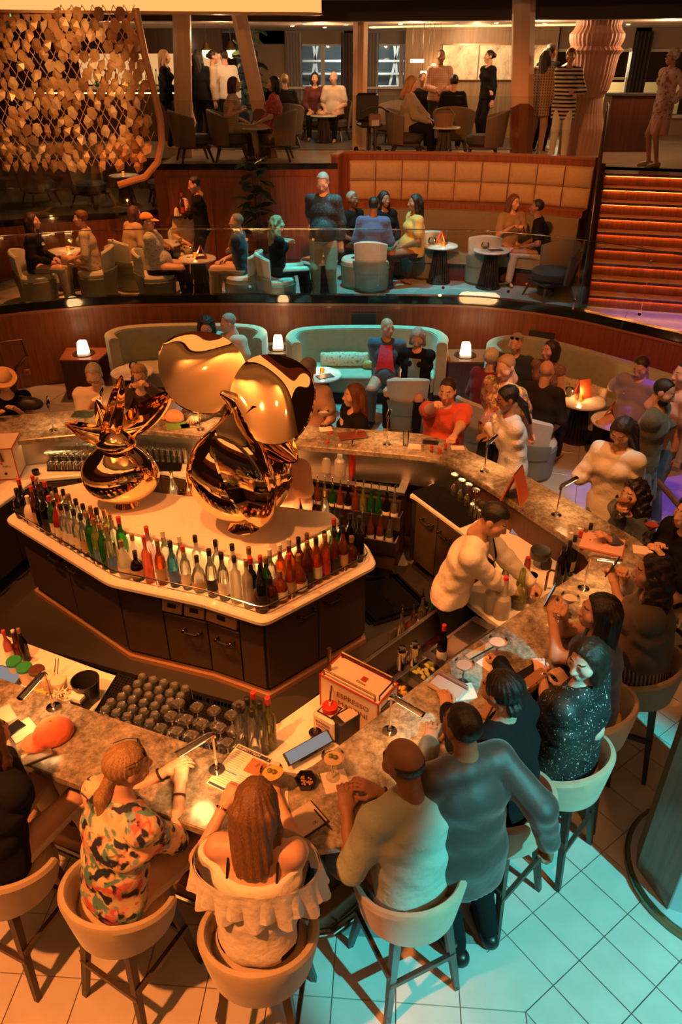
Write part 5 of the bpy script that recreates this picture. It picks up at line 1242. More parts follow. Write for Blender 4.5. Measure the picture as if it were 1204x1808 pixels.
q=p21;tie0=q['nck']-q['o']+q['fw']*.075;tie1=q['sp'](.20)-q['o']+q['fw']*.175;r_=q['rt']
B().add([tuple(tie0+r_*.015),tuple(tie0-r_*.015),tuple((tie0+tie1)/2+q['fw']*.05-r_*.03),tuple(tie1-r_*.035),tuple(tie1+np.array((0,0,-.05))),tuple(tie1+r_*.035),tuple((tie0+tie1)/2+q['fw']*.05+r_*.03)],[(0,1,2,6),(2,3,5,6),(3,4,5)]).build('tie',K_black,q['root'])
p22=person('second bartender half hidden behind the large gold sculpture',(505,770),60,lean=.14,hair='short',hc='dark',sk='fair',top=('tee',cloth('peach shirt',(.66,.36,.25))),bot=('trousers',K_black),lod=1)
# lounge below the walnut wall
p23=person('curly black-haired woman with a hand at her mouth on the left sofa',(364,577),285,sit=.42,lean=.10,look=(-10,-18),hair='curly',hc='black',sk='fair',male=False,top=('long',pattern('grey print',(.30,.34,.34),[(.6,.62,.6)],40)),bot=('trousers',K_black),R=Pz(360,598,1.02),hp=('rest','fist'),lod=1)
glasses(p23)
p24=person('man in glasses and a pale shirt leaning towards the curly-haired woman',(403,570),245,sit=.42,lean=.05,look=(-50,-12),hair='short',hc='grey',sk='pale',top=('tee',cloth('pale linen',(.52,.54,.48))),bot=('trousers',K_jean),lod=1)
glasses(p24)
p25=person('bald man in a blue cardigan over a pink polo with crossed arms',(684,578),262,sit=.42,lean=.0,look=(35,0),hair='fringe',hc='grey',sk='fair',build=1.12,top=('long',cloth('blue cardigan',(.060,.11,.19))),bot=('trousers',cloth('blue jeans',(.045,.065,.10))),L=Pz(676,622,.80),R=Pz(694,620,.82),hp=('rest','rest'),lod=1,shoes=SH_B)
B().grid(lambda u,v:tuple(p25['sp'](.08+.40*v)-p25['o']+p25['fw']*(.155+.035*math.sin(pi*v)+.012*(1-v))*(1-.05*(2*u-1)**2)*(1.0-.32*v**3)+p25['rt']*(u-.5)*(.27-.12*v)),6,10).build('polo_front',cloth('pink polo',(.72,.045,.11)),p25['root'])
p26=person('grey-haired woman in a black cardigan reading a slip on the centre sofa',(737,596),255,sit=.42,lean=.05,look=(0,-28),hair='bob',hc='grey',sk='fair',male=False,build=1.12,top=('long',K_black),bot=('trousers',K_black),L=Pz(748,632,.74),R=Pz(718,632,.74),hp=('grip','grip'),lod=1,knees=((.40,-.02,.02),(.34,.20,.05)))
B().grid(lambda u,v:tuple(p26['sp'](.10+.34*v)-p26['o']+p26['fw']*(.165+.03*math.sin(pi*v))*(1.0-.30*v**3)+p26['rt']*(u-.5)*.15),5,8).build('top_front',cloth('slate tee',(.14,.20,.22)),p26['root'])
p27=person('white-haired woman in a magenta jacket seen from behind on a lounge chair',(868,632),40,sit=.45,lean=.06,look=(10,0),hair='pixie',hc='white',sk='fair',male=False,build=1.15,top=('long',cloth('magenta wool',(.16,.012,.050))),bot=('trousers',K_dk),lod=1)
tub_for(p27,40,0,'lounge chair under the white-haired woman in magenta')
p28=person('standing man in a bright floral shirt looking down beside the bar',(893,648),215,lean=.05,look=(0,-25),hair='crop',hc='dirty',sk='fair',build=1.2,s=1.02,top=('tee',pattern('hawaiian print',(.34,.20,.15),[(.70,.36,.05),(.62,.10,.12),(.80,.55,.12),(.10,.16,.06)],16,.8,.44)),bot=('trousers',K_dk),R=Pz(868,752,.98),L=Pz(938,768,.90),hp=('grip','rest'),lod=1)
p29=person('man in a navy tee with sunglasses on his head on the right sofa',(911,606),250,sit=.42,lean=.04,look=(-12,-4),hair='short',hc='grey',sk='fair',build=1.12,top=('tee',cloth('navy tee',(.018,.035,.06))),bot=('trousers',K_dk),lod=1)
glasses(p29,M_black,.075)
p30=person('brown-haired woman in a sleeveless dusty top on the right sofa',(971,618),225,sit=.42,lean=.05,look=(-20,0),hair='bob',hc='dark',sk='fair',male=False,build=1.1,top=('tank',pattern('dusty print',(.20,.11,.10),[(.34,.22,.2)],40)),bot=('trousers',K_dk),lod=1)
p31=person('bald man in a black hooded jacket seen from behind on a lounge chair',(965,655),55,sit=.45,lean=.10,look=(5,-5),hair='none',hc='grey',sk='fair',build=1.15,top=('long',K_dk),bot=('trousers',K_dk),lod=1)
tub_for(p31,55,0,'lounge chair under the bald man in the black jacket')
p32=person('large man in a lavender polo looking down at a phone on the right sofa',(1132,648),222,sit=.42,lean=.10,look=(0,-30),hair='short',hc='dark',sk='fair',build=1.45,top=('polo',cloth('lavender pique',(.24,.22,.36))),bot=('trousers',K_black),L=Pz(1120,697,.84),R=Pz(1098,690,.84),hp=('grip','flat'),lod=1)
p33=person('bearded man in an olive jacket over a white tee in profile',(1172,692),-35,lean=.04,look=(0,-18),hair='crop',hc='black',sk='tan',top=('blazer',cloth('olive jacket',(.085,.070,.035))),bot=('trousers',K_jean),R=Pz(1188,750,1.15),hp=('rest','fist'),lod=1,shoes=SH_W)
v,q_=sdf_mesh([ell((0,.035,-.075),(.060,.058,.055))],.009,.01,[('p',np.array((0,.0,-.045)),np.array((0,-.25,1.))),('p',np.array((0,.0,0)),np.array((0,-1.,0)))]);npobj('beard',v@(p33['Rm']).T+p33['head']-p33['o'],q_,hairm('black'),p33['root'])
p34=person('dark-haired guest in a peach top half cut off by the right edge',(1206,662),190,lean=.03,hair='short',hc='black',sk='tan',top=('tee',cloth('peach tee',(.60,.34,.24))),bot=('trousers',K_jean),lod=1)
# middle terrace
Z1=TM
p35=person('dark long-haired woman in profile at the far left terrace table',(58,392,11.3),5,sit=.45,fz=Z1,s=0.95,lean=.10,hair='verylong',hc='dark',sk='fair',male=False,top=('long',K_black),bot=('trousers',cloth('grey denim',(.22,.22,.22))),shoes=SH_B)
tub_for(p35,5,Z1,'terrace chair under the dark-haired woman at far left')
p36=person('short-haired woman in a lace blouse with crossed legs on the terrace',(142,388,11.5),188,sit=.45,fz=Z1,s=0.95,lean=.08,hair='pixie',hc='auburn',sk='fair',male=False,top=('elbow',pattern('lace print',(.55,.46,.36),[(.25,.18,.13)],60)),bot=('trousers',K_cream),shoes=SH_W,knees=((.40,.05,.10),(.40,.04,.0)))
tub_for(p36,188,Z1,'terrace chair under the woman in the lace blouse')
p37=person('brown-haired guest in a beige top leaning over on the terrace',(238,376),45,sit=.45,fz=Z1,s=.9,lean=.16,hair='bob',hc='brown',sk='fair',male=False,top=('long',cloth('beige knit',(.50,.36,.22))),bot=('trousers',K_black))
tub_for(p37,45,Z1,'terrace chair under the guest in the beige top')
p38=person('man in an orange cap and patterned shirt seated at terrace glass',(262,402,11.3),2,sit=.45,fz=Z1,s=0.94,lean=-.04,look=(-12,-4),hair='short',hc='dark',sk='fair',build=1.25,top=('tee',pattern('scallop print',(.55,.55,.52),[(.16,.14,.13)],55)),bot=('trousers',K_black),shoes=SH_B,R=Pz(310,444,Z1+.62),L=Pz(308,440,Z1+.62),elb=(np.array((-.3,0,-1)),np.array((-.3,0,-1))))
cap(p38,cloth('orange cap',(.80,.33,.08)));glasses(p38)
tub_for(p38,2,Z1,'terrace chair under the man in the orange cap')
p39=person('waiter in black standing in profile with a tray of drinks',(343,326),195,fz=Z1,s=.95,lean=.06,look=(0,-15),hair='short',hc='black',sk='tan',top=('long',K_black),bot=('trousers',K_black),R=Pz(326,382,Z1+1.0),L=Pz(335,384,Z1+1.0),hp=('grip','grip'))
p40=person('seated man in a tan shirt behind the waiter',(325,349,12.8),300,sit=.45,fz=Z1,s=.9,lean=.04,hair='short',hc='white',sk='fair',top=('tee',cloth('tan shirt',(.42,.30,.18))),bot=('trousers',K_kh))
tub_for(p40,300,Z1,'terrace chair behind the waiter in black')
p41=person('man in a navy polo looking left at the middle terrace table',(417,392),172,sit=.45,fz=Z1,s=0.94,lean=.03,look=(8,0),hair='short',hc='grey',sk='pale',top=('polo',cloth('navy polo',(.020,.040,.075))),bot=('trousers',K_kh),shoes=SH_B,L=Pz(398,450,Z1+.60))
glasses(p41);tub_for(p41,172,Z1,'mint-lit terrace chair under the man in the navy polo')
p42=person('woman with long curly blonde hair holding a phone on the terrace',(490,395),18,sit=.45,fz=Z1,s=0.94,lean=.03,hair='wavy',hc='blonde',sk='pale',male=False,top=('tank',K_black),bot=('trousers',K_black),shoes=SH_B,L=Pz(520,425,Z1+.80),R=Pz(526,422,Z1+.80),hp=('grip','grip'))
tub_for(p42,18,Z1,'mint-lit terrace chair under the curly blonde woman')
p43=person('standing grey-haired man in a dark patterned shirt at terrace table',(570,322),258,fz=Z1,lean=.05,look=(0,-30),hair='short',hc='grey',sk='pale',build=1.15,s=1.06,top=('long',pattern('dark paisley',(.018,.020,.024),[(.06,.065,.07)],50)),bot=('trousers',K_kh),shoes=SH_B,R=Pz(553,412,Z1+.88))
p44=person('grey-haired man in a black tee on the terrace banquette',(622,352),320,sit=.45,fz=Z1,s=1.04,lean=.02,hair='crop',hc='grey',sk='dark',top=('tee',K_black),bot=('trousers',K_dk))
p45=person('man in a blue hoodie seen from behind at the banquette table',(660,362),80,sit=.45,fz=Z1,s=1.06,lean=.08,hair='crop',hc='black',sk='brown',build=1.12,top=('long',cloth('blue hoodie',(.060,.095,.23))),bot=('trousers',K_dk))
tub_for(p45,80,Z1,'terrace chair under the man in the blue hoodie')
p46=person('long-haired woman in black beside the blue hoodie on the banquette',(679,352),300,sit=.45,fz=Z1,s=1.04,lean=.02,hair='long',hc='black',sk='brown',male=False,top=('long',K_black),bot=('trousers',K_black))
p47=person('woman in a yellow tee in profile on the banquette',(732,358),195,sit=.45,fz=Z1,s=1.06,lean=.04,hair='long',hc='black',sk='brown',male=False,build=1.15,top=('tee',cloth('yellow tee',(.66,.38,.08))),bot=('trousers',K_dk),shoes=SH_B)
p48=person('long-haired woman with raised hands talking on the banquette at right',(906,373,12.7),285,sit=.45,fz=Z1,s=1.0,lean=.05,look=(20,-5),hair='long',hc='auburn',sk='fair',male=False,top=('tee',cloth('taupe tee',(.34,.24,.15))),bot=('trousers',K_dk),L=Py(922,402,12.45),R=Py(902,402,12.45),hp=('hold','hold'))
p49=person('man in black leaning towards the long-haired woman at right table',(946,378,12.3),165,sit=.45,fz=Z1,s=1.0,lean=.16,look=(0,0),hair='short',hc='black',sk='brown',build=1.05,top=('tee',K_black),bot=('trousers',cloth('stone trousers',(.42,.40,.38))),shoes=SH_B)
# upper deck
Z2=TU
def up_(label,head,face,**k):k.setdefault('lod',2);return person(label,head,face,fz=Z2,**k)
up_('blonde woman in black standing at the upper bar',(294,128,16.6),0,hair='long',hc='dirty',sk='fair',male=False,top=('long',K_black),bot=('trousers',K_black),R=Py(318,160,16.4))
up_('dark-haired woman holding a cup at the upper bar',(326,132,16.3),350,hair='long',hc='dark',sk='fair',male=False,top=('long',K_black),bot=('skirt',cloth('peach skirt',(.5,.24,.16))))
up_('woman with black hair seen from behind between the upper bar guests',(352,132,16.9),80,hair='verylong',hc='black',sk='tan',male=False,top=('long',K_black),bot=('trousers',K_black))
up_('server in a beige blouse with a bun clearing a tray upstairs',(379,132,17.0),10,lean=.08,hair='bun',hc='black',sk='tan',male=False,top=('long',cloth('beige blouse',(.45,.34,.24))),bot=('trousers',K_black))
up_('man in a white shirt seen from behind upstairs',(397,120,17.4),120,hair='crop',hc='dark',sk='fair',build=1.1,top=('long',K_white),bot=('trousers',K_dk))
p55=up_('woman in a quilted cream vest resting chin on hand upstairs',(416,182,14.75),5,sit=.43,lean=.12,hair='bob',hc='dark',sk='fair',male=False,lod=1,top=('vest',stripes('quilted cream',(.55,.42,.30),(.40,.30,.21),9,'Z')),bot=('trousers',K_kh),R=Py(428,195,14.53),hp=('rest','fist'))
p56=up_('woman in a red print shirt seated upstairs by the column',(484,186,14.8),178,sit=.43,lean=.0,hair='bob',hc='black',sk='fair',male=False,build=1.15,lod=1,top=('tee',pattern('red print',(.40,.05,.04),[(.6,.2,.15)],30)),bot=('trousers',K_black))
up_('person with a topknot seen from behind upstairs',(503,152,17.0),100,sit=.43,hair='bun',hc='dirty',sk='fair',male=False,top=('long',K_dk),bot=('trousers',K_dk))
up_('dark-haired woman in maroon seated by the upper window',(556,152,18.6),270,sit=.43,hair='bob',hc='black',sk='fair',male=False,top=('long',cloth('maroon top',(.12,.02,.02))),bot=('trousers',K_black))
up_('man in a white polo seated by the upper window',(589,148,18.3),250,sit=.45,hair='fringe',hc='grey',sk='fair',build=1.25,top=('polo',cloth('white polo',(.62,.52,.40))),bot=('trousers',K_black))
p60=up_('blonde woman in a grey cardigan looking at her phone upstairs',(727,168,15.0),350,sit=.43,lean=.06,look=(0,-18),hair='long',hc='dirty',sk='fair',male=False,build=1.2,lod=1,top=('tunic',cloth('grey cardigan',(.34,.27,.20))),bot=('trousers',K_black),L=Py(758,210,14.78),R=Py(755,214,14.78),hp=('grip','grip'))
up_('man in a checked shirt standing by the hanging lamps upstairs',(778,108,16.6),275,hair='crop',hc='black',sk='brown',build=1.12,lod=1,top=('long',stripes('check shirt',(.36,.22,.16),(.48,.32,.24),8,'XZ')),bot=('trousers',K_dk),R=Py(770,160,16.38),L=Py(790,158,16.38),hp=('grip','grip'))
up_('dark-haired man in black seated left of the checked shirt man',(747,148,16.9),300,sit=.45,hair='crop',hc='black',sk='brown',top=('long',K_black),bot=('trousers',K_black))
p63=up_('waitress in black carrying a tray with a cup upstairs',(861,128,17.2),205,lean=.03,look=(-15,0),hair='bun',hc='black',sk='fair',male=False,lod=1,top=('long',K_black),bot=('trousers',K_black),R=Py(866,160,16.98),hp=('rest','grip'))
up_('guest in dark clothes seen from behind near the wicker basket',(800,172,16.0),80,sit=.43,hair='short',hc='black',sk='tan',top=('long',K_black),bot=('trousers',K_black))
up_('brunette woman in a plaid jacket standing behind the pink column',(961,128,15.6),60,hair='verylong',hc='dark',sk='fair',male=False,lod=1,top=('tunic',stripes('plaid',(.10,.06,.05),(.34,.24,.17),7,'XZ')),bot=('trousers',cloth('tan slacks',(.40,.24,.14))),shoes=SH_T)
up_('tall man in a black suit standing behind the plaid jacket woman',(972,100,16.0),40,hair='short',hc='black',sk='tan',s=1.05,top=('blazer',K_black),bot=('trousers',K_black))
p68=up_('woman in a black and white striped cardigan and white trousers',(1006,112,14.75),255,lean=.02,look=(0,-10),hair='pixie',hc='auburn',sk='tan',male=False,lod=1,top=('tunic',stripes('bold stripes',(.012,.012,.014),(.62,.55,.48),5.2,'Z')),bot=('trousers',K_white),L=Py(1015,160,14.53),R=Py(1006,165,14.53),shoes=SH_W)
p69=up_('short-haired woman in a floral blouse and pink skirt above the stairs',(1184,115,13.85),195,lean=.02,look=(-8,0),hair='pixie',hc='white',sk='tan',male=False,lod=1,top=('blouse',pattern('red floral',(.58,.42,.36),[(.45,.10,.07),(.25,.06,.05)],16)),bot=('skirt',cloth('pink skirt',(.62,.38,.32))),R=Py(1172,185,13.63),L=Py(1190,178,13.63),shoes=SH_T)
glasses(p69)
# bottles
G_CLEAR=glass('clear bottle',(.92,.93,.92),.10,(.9,.9,.85));G_FROST=glass('frosted bottle',(.9,.88,.82),.55,(.9,.86,.78),.3)
G_AMB=glass('amber spirit',(.80,.32,.06),.30,(.60,.18,.03));G_AMBD=glass('dark amber spirit',(.42,.12,.02),.45,(.22,.06,.015));G_DARK=glass('black bottle',(.06,.05,.04),.85,(.012,.010,.008))
G_GRN=glass('green bottle',(.18,.60,.16),.35,(.04,.30,.06));G_GRNP=glass('pale green bottle',(.75,.85,.45),.30,(.5,.55,.2));G_BLUE=glass('blue bottle',(.25,.6,.8),.35,(.10,.35,.5));G_RED=glass('red liquid',(.75,.10,.05),.55,(.6,.05,.03));G_PINK=glass('pink liquid',(.95,.45,.35),.6,(.85,.25,.18));G_LIL=glass('lilac liquid',(.85,.70,.78),.5,(.7,.5,.6));G_WINE=glass('wine green bottle',(.08,.14,.05),.75,(.015,.03,.01))
LBL={'cream':mat('cream label',(.70,.62,.48),.7),'white':mat('white label',(.75,.72,.66),.7),'black':mat('black label',(.02,.02,.02),.6),'red':mat('red label',(.45,.04,.03),.6),'tan':mat('tan label',(.45,.30,.16),.7),'blue':mat('blue label',(.08,.16,.40),.6)}
CAPM={'black':M_black,'red':mat('red cap',(.50,.04,.03),.4),'white':mat('white cap',(.72,.68,.6),.5),'gold':mat('gold cap',(.75,.50,.22),.3,.9),'brown':mat('cork cap',(.22,.12,.06),.6),'silver':M_chrome}
PROFB={'std':[(0,0),(.036,0),(.038,.006),(.038,.165),(.034,.195),(.016,.235),(.0135,.29),(.0135,.305)],
         'tall':[(0,0),(.036,0),(.0375,.006),(.0375,.20),(.033,.225),(.015,.25),(.0135,.315),(.0135,.325)],
         'round':[(0,0),(.040,0),(.046,.01),(.052,.06),(.050,.11),(.036,.155),(.017,.185),(.014,.235),(.014,.245)],
         'squat':[(0,0),(.046,0),(.049,.008),(.050,.095),(.040,.125),(.017,.15),(.0145,.19),(.0145,.20)],
         'wine':[(0,0),(.036,0),(.0375,.006),(.0375,.175),(.031,.215),(.0145,.245),(.0135,.30),(.0135,.31)],
         'jug':[(0,0),(.050,0),(.054,.01),(.054,.10),(.048,.13),(.026,.15),(.020,.25),(.014,.262)]}
BM={}
def bottle_mesh(kind,g,lab,capm):
    key=(kind,g.name,lab,capm)
    if key not in BM:
        pr=PROFB[kind];n=4 if kind=='squareb' else 16;top=pr[-1][1];rr=pr[-1][0]
        b=B().lathe(pr,n=16).mesh('bottle_glass',g)
        c=B().lathe([(0,top-.028),(rr+.003,top-.028),(rr+.003,top+.012),(rr-.002,top+.014),(0,top+.014)],n=12).mesh('cap',CAPM[capm])if capm else None
        l=None
        if lab:
            R_=pr[2][0]+.0012;z0,z1=(.045,.125)if kind not in('squat','round')else(.03,.085)
            if kind=='round':R_=.0535
            l=B().grid(lambda u,v:(R_*math.cos(-pi/2+(u-.5)*3.4),R_*math.sin(-pi/2+(u-.5)*3.4),z0+(z1-z0)*v),14,2).mesh('label',LBL[lab])
        BM[key]=(b,c,l)
    return BM[key]
SPOUT={}
def bottle(loc,kind,g,lab,capm,text_,group,rz=0.,sc=1.0,spout=False,name='bottle'):
    b,c,l=bottle_mesh(kind,g,lab,None if spout else capm)
    t=thing(name,text_,'bottle',loc,rz,group);t.scale=(sc*.9,sc*.9,sc*1.04)
    def ch(nm,me):o=bpy.data.objects.new(nm,me);COL.objects.link(o);o.parent=t
    ch('glass',b)
    if spout:
        top=PROFB[kind][-1][1]
        if kind not in SPOUT:SPOUT[kind]=B().lathe([(0,top),(.015,top),(.013,top+.012),(.007,top+.02),(.0045,top+.07),(0,top+.07)],n=8).mesh('pour_spout',M_chrome)
        ch('pour_spout',SPOUT[kind])
    elif c:ch('cap',c)
    if l:ch('label',l)
    return t
CN={G_CLEAR.name:'clear',G_FROST.name:'frosted white',G_AMB.name:'amber',G_AMBD.name:'dark amber',G_DARK.name:'black',G_GRN.name:'bright green',G_GRNP.name:'pale green',G_BLUE.name:'pale blue',G_RED.name:'deep red',G_PINK.name:'pink-red',G_LIL.name:'lilac',G_WINE.name:'dark green'}
rb=random.Random(11)
GS='island ledge bottles'
def row(path,off,specs,where,z,spout=False,grp=GS,sc=1.16,t0=.03,t1=.97):
    """bottles evenly along a polyline, offset inwards (left); specs: (kind, glass, label, cap)"""
    S=[Vector((*p,0))for p in path];L=[0]
    for i in range(len(S)-1):L.append(L[-1]+(S[i+1]-S[i]).length)
    for k,(kd,g,lb,cp)in enumerate(specs):
        s=L[-1]*(t0+(t1-t0)*(k+.5)/len(specs));i=max(q for q in range(len(S)-1)if L[q]<=s);d=(S[i+1]-S[i]).normalized();p=S[i]+d*(s-L[i])+Vector((-d.y,d.x,0))*(off+rb.uniform(-.008,.008))
        nm='%s%s bottle, %s from the left in the %s'%(CN[g.name],' %s-capped'%cp if cp and not spout else '',ORD[k]if k<20 else 'last',where)
        bottle((p.x,p.y,z),kd,g,lb,cp,nm,grp,rz=math.atan2(d.y,d.x)+rb.uniform(-.3,.3),sc=sc*rb.uniform(.96,1.05),spout=spout)
A_,C_,D_='std','round','squat'
L0,L1,L2_,L3,L4,L5=LED[:6]
CN['ivory ceramic']='ivory ceramic'
M_ivory=mat('ivory ceramic',(.72,.66,.54),.4)
row([L0,L1],.125,[(D_,G_DARK,'black','black'),(A_,G_DARK,'black','red'),(D_,M_ivory,'cream','white'),(A_,G_AMBD,'tan','red'),(A_,G_DARK,None,'black'),('wine',G_DARK,'black','black'),('wine',G_GRN,'cream','red'),(A_,G_RED,'cream','black'),(A_,G_CLEAR,'cream','black'),(A_,G_CLEAR,'white','black'),(A_,G_CLEAR,'cream','black'),(A_,G_CLEAR,'tan','black'),('tall',G_GRN,None,'brown'),('tall',G_GRNP,'blue','brown'),(A_,G_GRN,None,'gold'),('tall',G_CLEAR,'blue','brown')],"island's left front row",ZL)
row([L0,L1],.235,[(A_,G_DARK,'black','red'),(A_,G_AMBD,'tan','gold'),('wine',G_DARK,'white','red'),(A_,G_CLEAR,'black','black'),(A_,G_AMB,'cream','black'),('tall',G_CLEAR,'white','black'),(A_,G_CLEAR,'cream','brown'),(A_,G_CLEAR,None,'black'),(A_,G_CLEAR,'white','black'),(A_,G_AMB,None,'brown'),(A_,G_CLEAR,'cream','black'),('tall',G_GRNP,'white','gold'),('tall',G_CLEAR,'cream','gold'),('tall',G_GRN,'white','red')],"island's left back row",ZL,t0=.09)
row([L1,L2_,L3],.125,[(C_,G_FROST,'cream','brown'),(D_,G_DARK,'tan','black'),('tall',G_PINK,None,'red'),(A_,G_AMB,'tan','brown'),(A_,G_BLUE,'blue','black'),(A_,G_CLEAR,'cream','red'),(C_,G_CLEAR,'tan','black'),(A_,G_CLEAR,'black','black'),(A_,G_CLEAR,'white','black'),('tall',G_FROST,None,'black'),('tall',G_FROST,None,'brown'),(D_,G_AMBD,'black','black')],"island's middle front row",ZL)
row([L1,L2_,L3],.235,[(C_,G_FROST,None,'brown'),('tall',G_LIL,None,'red'),(A_,G_CLEAR,'cream','white'),(A_,G_CLEAR,None,'white'),('tall',G_FROST,None,'black'),('tall',G_CLEAR,None,'black'),('tall',G_FROST,None,'black'),('tall',G_FROST,None,'brown'),(A_,G_GRN,'white','brown')],"island's middle back row",ZL)
row([L3,L4],.125,[('wine',G_WINE,'black',None),(D_,G_AMBD,'black','black'),(D_,G_AMB,'white','brown'),(A_,G_AMB,'tan','red'),(C_,G_AMB,'cream','brown'),(A_,G_AMBD,'black','gold'),(A_,G_AMB,'cream','black'),(A_,G_AMB,'red','brown'),(A_,G_AMBD,'black','black'),(A_,G_AMB,'tan','black'),(D_,G_AMBD,None,'brown'),('wine',G_DARK,None,'black')],"island's right front row",ZL)
row([L3,L4],.235,[('wine',G_WINE,'white','red'),(A_,G_AMBD,'cream','red'),(A_,G_CLEAR,'white','white'),(A_,G_AMB,'white','white'),(A_,G_AMB,'cream','white'),(A_,G_AMBD,None,'black'),(A_,G_AMBD,None,'brown'),(C_,G_AMB,None,'red'),(C_,G_AMB,'cream','black'),('wine',G_GRN,'cream','red'),('wine',G_DARK,None,'black'),('wine',G_DARK,None,'black')],"island's right back row",ZL)
row([(.02,5.20),(-1.5,5.56)],.12,[(A_,G_CLEAR,None,'gold'),(A_,G_PINK,None,'red'),(A_,G_CLEAR,None,'silver'),(A_,G_CLEAR,None,'silver'),(A_,G_AMB,None,'gold'),(A_,G_AMB,None,'gold'),(A_,G_CLEAR,None,'brown'),(A_,G_CLEAR,None,'gold'),(A_,G_AMB,None,'gold'),(A_,G_CLEAR,None,'silver')],"hidden back side of the island",ZL)
for k,(a,b,z,fy_)in enumerate(RACKS):
    cols=[G_CLEAR,G_CLEAR,G_AMB,G_CLEAR,G_GRN,G_AMB,G_DARK,G_AMB,G_GRNP,G_GRN,G_GRN,G_DARK,G_CLEAR]if k==0 else[G_AMBD,G_DARK,G_AMB,G_AMBD,G_CLEAR,G_AMBD,G_CLEAR,G_CLEAR,G_AMB,G_AMB,G_CLEAR]
    row([(b.x+fy_.x*.06,b.y+fy_.y*.06),(a.x+fy_.x*.06,a.y+fy_.y*.06)][::-1],0,[(A_,g,rb.choice(['white','cream',None]),'black')for g in cols],('upper' if k==0 else 'lower')+' steel speed rack',z,True,'far speed rack bottles',1.0)
for k,off in enumerate((.02,.115)):
    cols=[G_CLEAR,G_CLEAR,G_AMB,G_RED,G_AMBD,G_CLEAR,G_GRN,G_AMB]if k==0 else[G_CLEAR,G_AMB,G_CLEAR,G_GRN,G_CLEAR,G_AMBD,G_CLEAR]
    row([(RAIL0.x,RAIL0.y),(RAIL1.x,RAIL1.y)],off,[(A_ if g is not G_AMB else C_,g,rb.choice(['white','cream',None]),'black')for g in cols],('inner' if k==0 else 'outer')+' row of the sink rail',ZS-.31,True,'sink rail bottles',1.0)
def bset(lst,where,grp,z,sc=1.05):
    for k,(px,py,kd,g,lb,cp,d)in enumerate(lst):
        p=Pz(px,py,z);bottle((p.x,p.y,z),kd,g,lb,cp,'%s bottle %s'%(d,where),grp,sc=sc,rz=rb.uniform(-.4,.4))
bset([(742,848,'tall',G_FROST,'cream','gold','tall frosted'),(758,850,'tall',G_CLEAR,'blue','red','blue-labelled clear'),(772,852,A_,G_AMB,'white','red','rosy amber'),(782,846,'tall',G_CLEAR,None,'red','red-capped clear')],'on the corner of the far right worktop','corner worktop bottles',ZS)
bset([(430,1332,'tall',G_CLEAR,None,'black','leftmost black-capped'),(452,1340,'tall',G_CLEAR,None,'black','nearest black-capped'),(444,1318,'tall',G_CLEAR,None,'black','rear black-capped'),(465,1326,'tall',G_CLEAR,None,'black','right black-capped'),(454,1308,'tall',G_GRNP,None,'red','left red-capped'),(478,1318,'tall',G_GRNP,None,'red','right red-capped')],'behind the printed menu at the bar corner','bar corner bottles',ZS,1.1)
bset([(984,1032,'wine',G_DARK,None,'black','front left black wine'),(994,1024,'wine',G_DARK,None,'black','second black wine'),(1003,1014,'wine',G_WINE,'tan','black','tan-labelled wine'),(1012,1006,'wine',G_DARK,None,'red','red-topped dark wine'),(1021,1000,'wine',G_AMBD,None,'brown','brown-topped wine'),(1030,992,'wine',G_DARK,None,'black','rearmost black wine'),(998,998,'jug',G_FROST,None,'white','white-topped'),(1012,990,'jug',G_FROST,None,'white','second white-topped')],'at the right corner station','corner station bottles',ZS)
bset([(866,1078,'jug',G_FROST,None,None,'tall white pouring'),(884,1088,'jug',G_FROST,None,'red','red-tipped white pouring'),(886,1060,'jug',G_FROST,None,'white','rear white pouring'),(914,1070,'jug',G_GRNP,None,None,'yellow pouring'),(922,1052,'jug',G_PINK,None,'red','coral pouring')],'beside the sink near the bartender','pouring bottles by the sink',ZS,1.2)
bset([(578,832,'jug',G_FROST,None,'red','red-tipped pouring'),(592,818,'jug',G_FROST,None,None,'rear pouring'),(600,838,'jug',G_FROST,None,'white','green-tipped pouring'),(612,820,'jug',G_GRNP,None,None,'lime pouring'),(622,838,A_,G_RED,None,'silver','red syrup'),(628,818,A_,G_GRN,None,'silver','green mixer'),(584,815,'jug',G_FROST,None,'red','pale rear pouring')],'on the far steel station','far station pouring bottles',ZS,1.1)
bset([(22,1168,A_,G_PINK,'white','red','red-capped sauce'),(36,1160,'jug',G_AMBD,None,'white','brown chocolate sauce'),(48,1165,A_,G_DARK,None,'brown','small dark bitters')],'behind the green-lidded tubs','sauce bottles at front left',ZS,.8)
p=Pz(778,1172,ZS-.1);bottle((p.x,p.y,ZS-.1),'wine',G_DARK,'white','red','red-capped dark bottle standing next to the garnish tray','garnish side bottle')
# glassware
G_GLASS=glass('drinking glass',(.96,.97,.96),.045,(.9,.9,.85),.02,2.2)
def lathe_mesh(prof,m,n=18,name='m'):return B().lathe(prof,n=n).mesh(name,m)
GM_TUMB=lathe_mesh([(.024,.105),(.026,.10),(.0,.098),(0,.106),(.024,.106),(.031,.09),(.036,.05),(.038,.0),(.036,.0),(.034,.05),(.029,.088),(.02,.095)],G_GLASS,18,'tumbler_glass')
GM_COUPE=lathe_mesh([(0,.165),(.040,.165),(.040,.161),(.006,.155),(.0045,.09),(.012,.075),(.040,.05),(.050,.0),(.048,.0),(.038,.047),(.010,.07),(0,.072)],G_GLASS,20,'coupe_glass')
GM_WINE=lathe_mesh([(0,.20),(.036,.20),(.036,.197),(.005,.19),(.0042,.11),(.014,.10),(.036,.06),(.034,.0),(.032,.0),(.034,.058),(.012,.097),(0,.10)],G_GLASS,20,'wine_glass_glass')
GM_HIGH=lathe_mesh([(0,.0),(.028,.0),(.031,.14),(.029,.14),(.026,.006),(0,.006)],G_GLASS,16,'highball_glass')
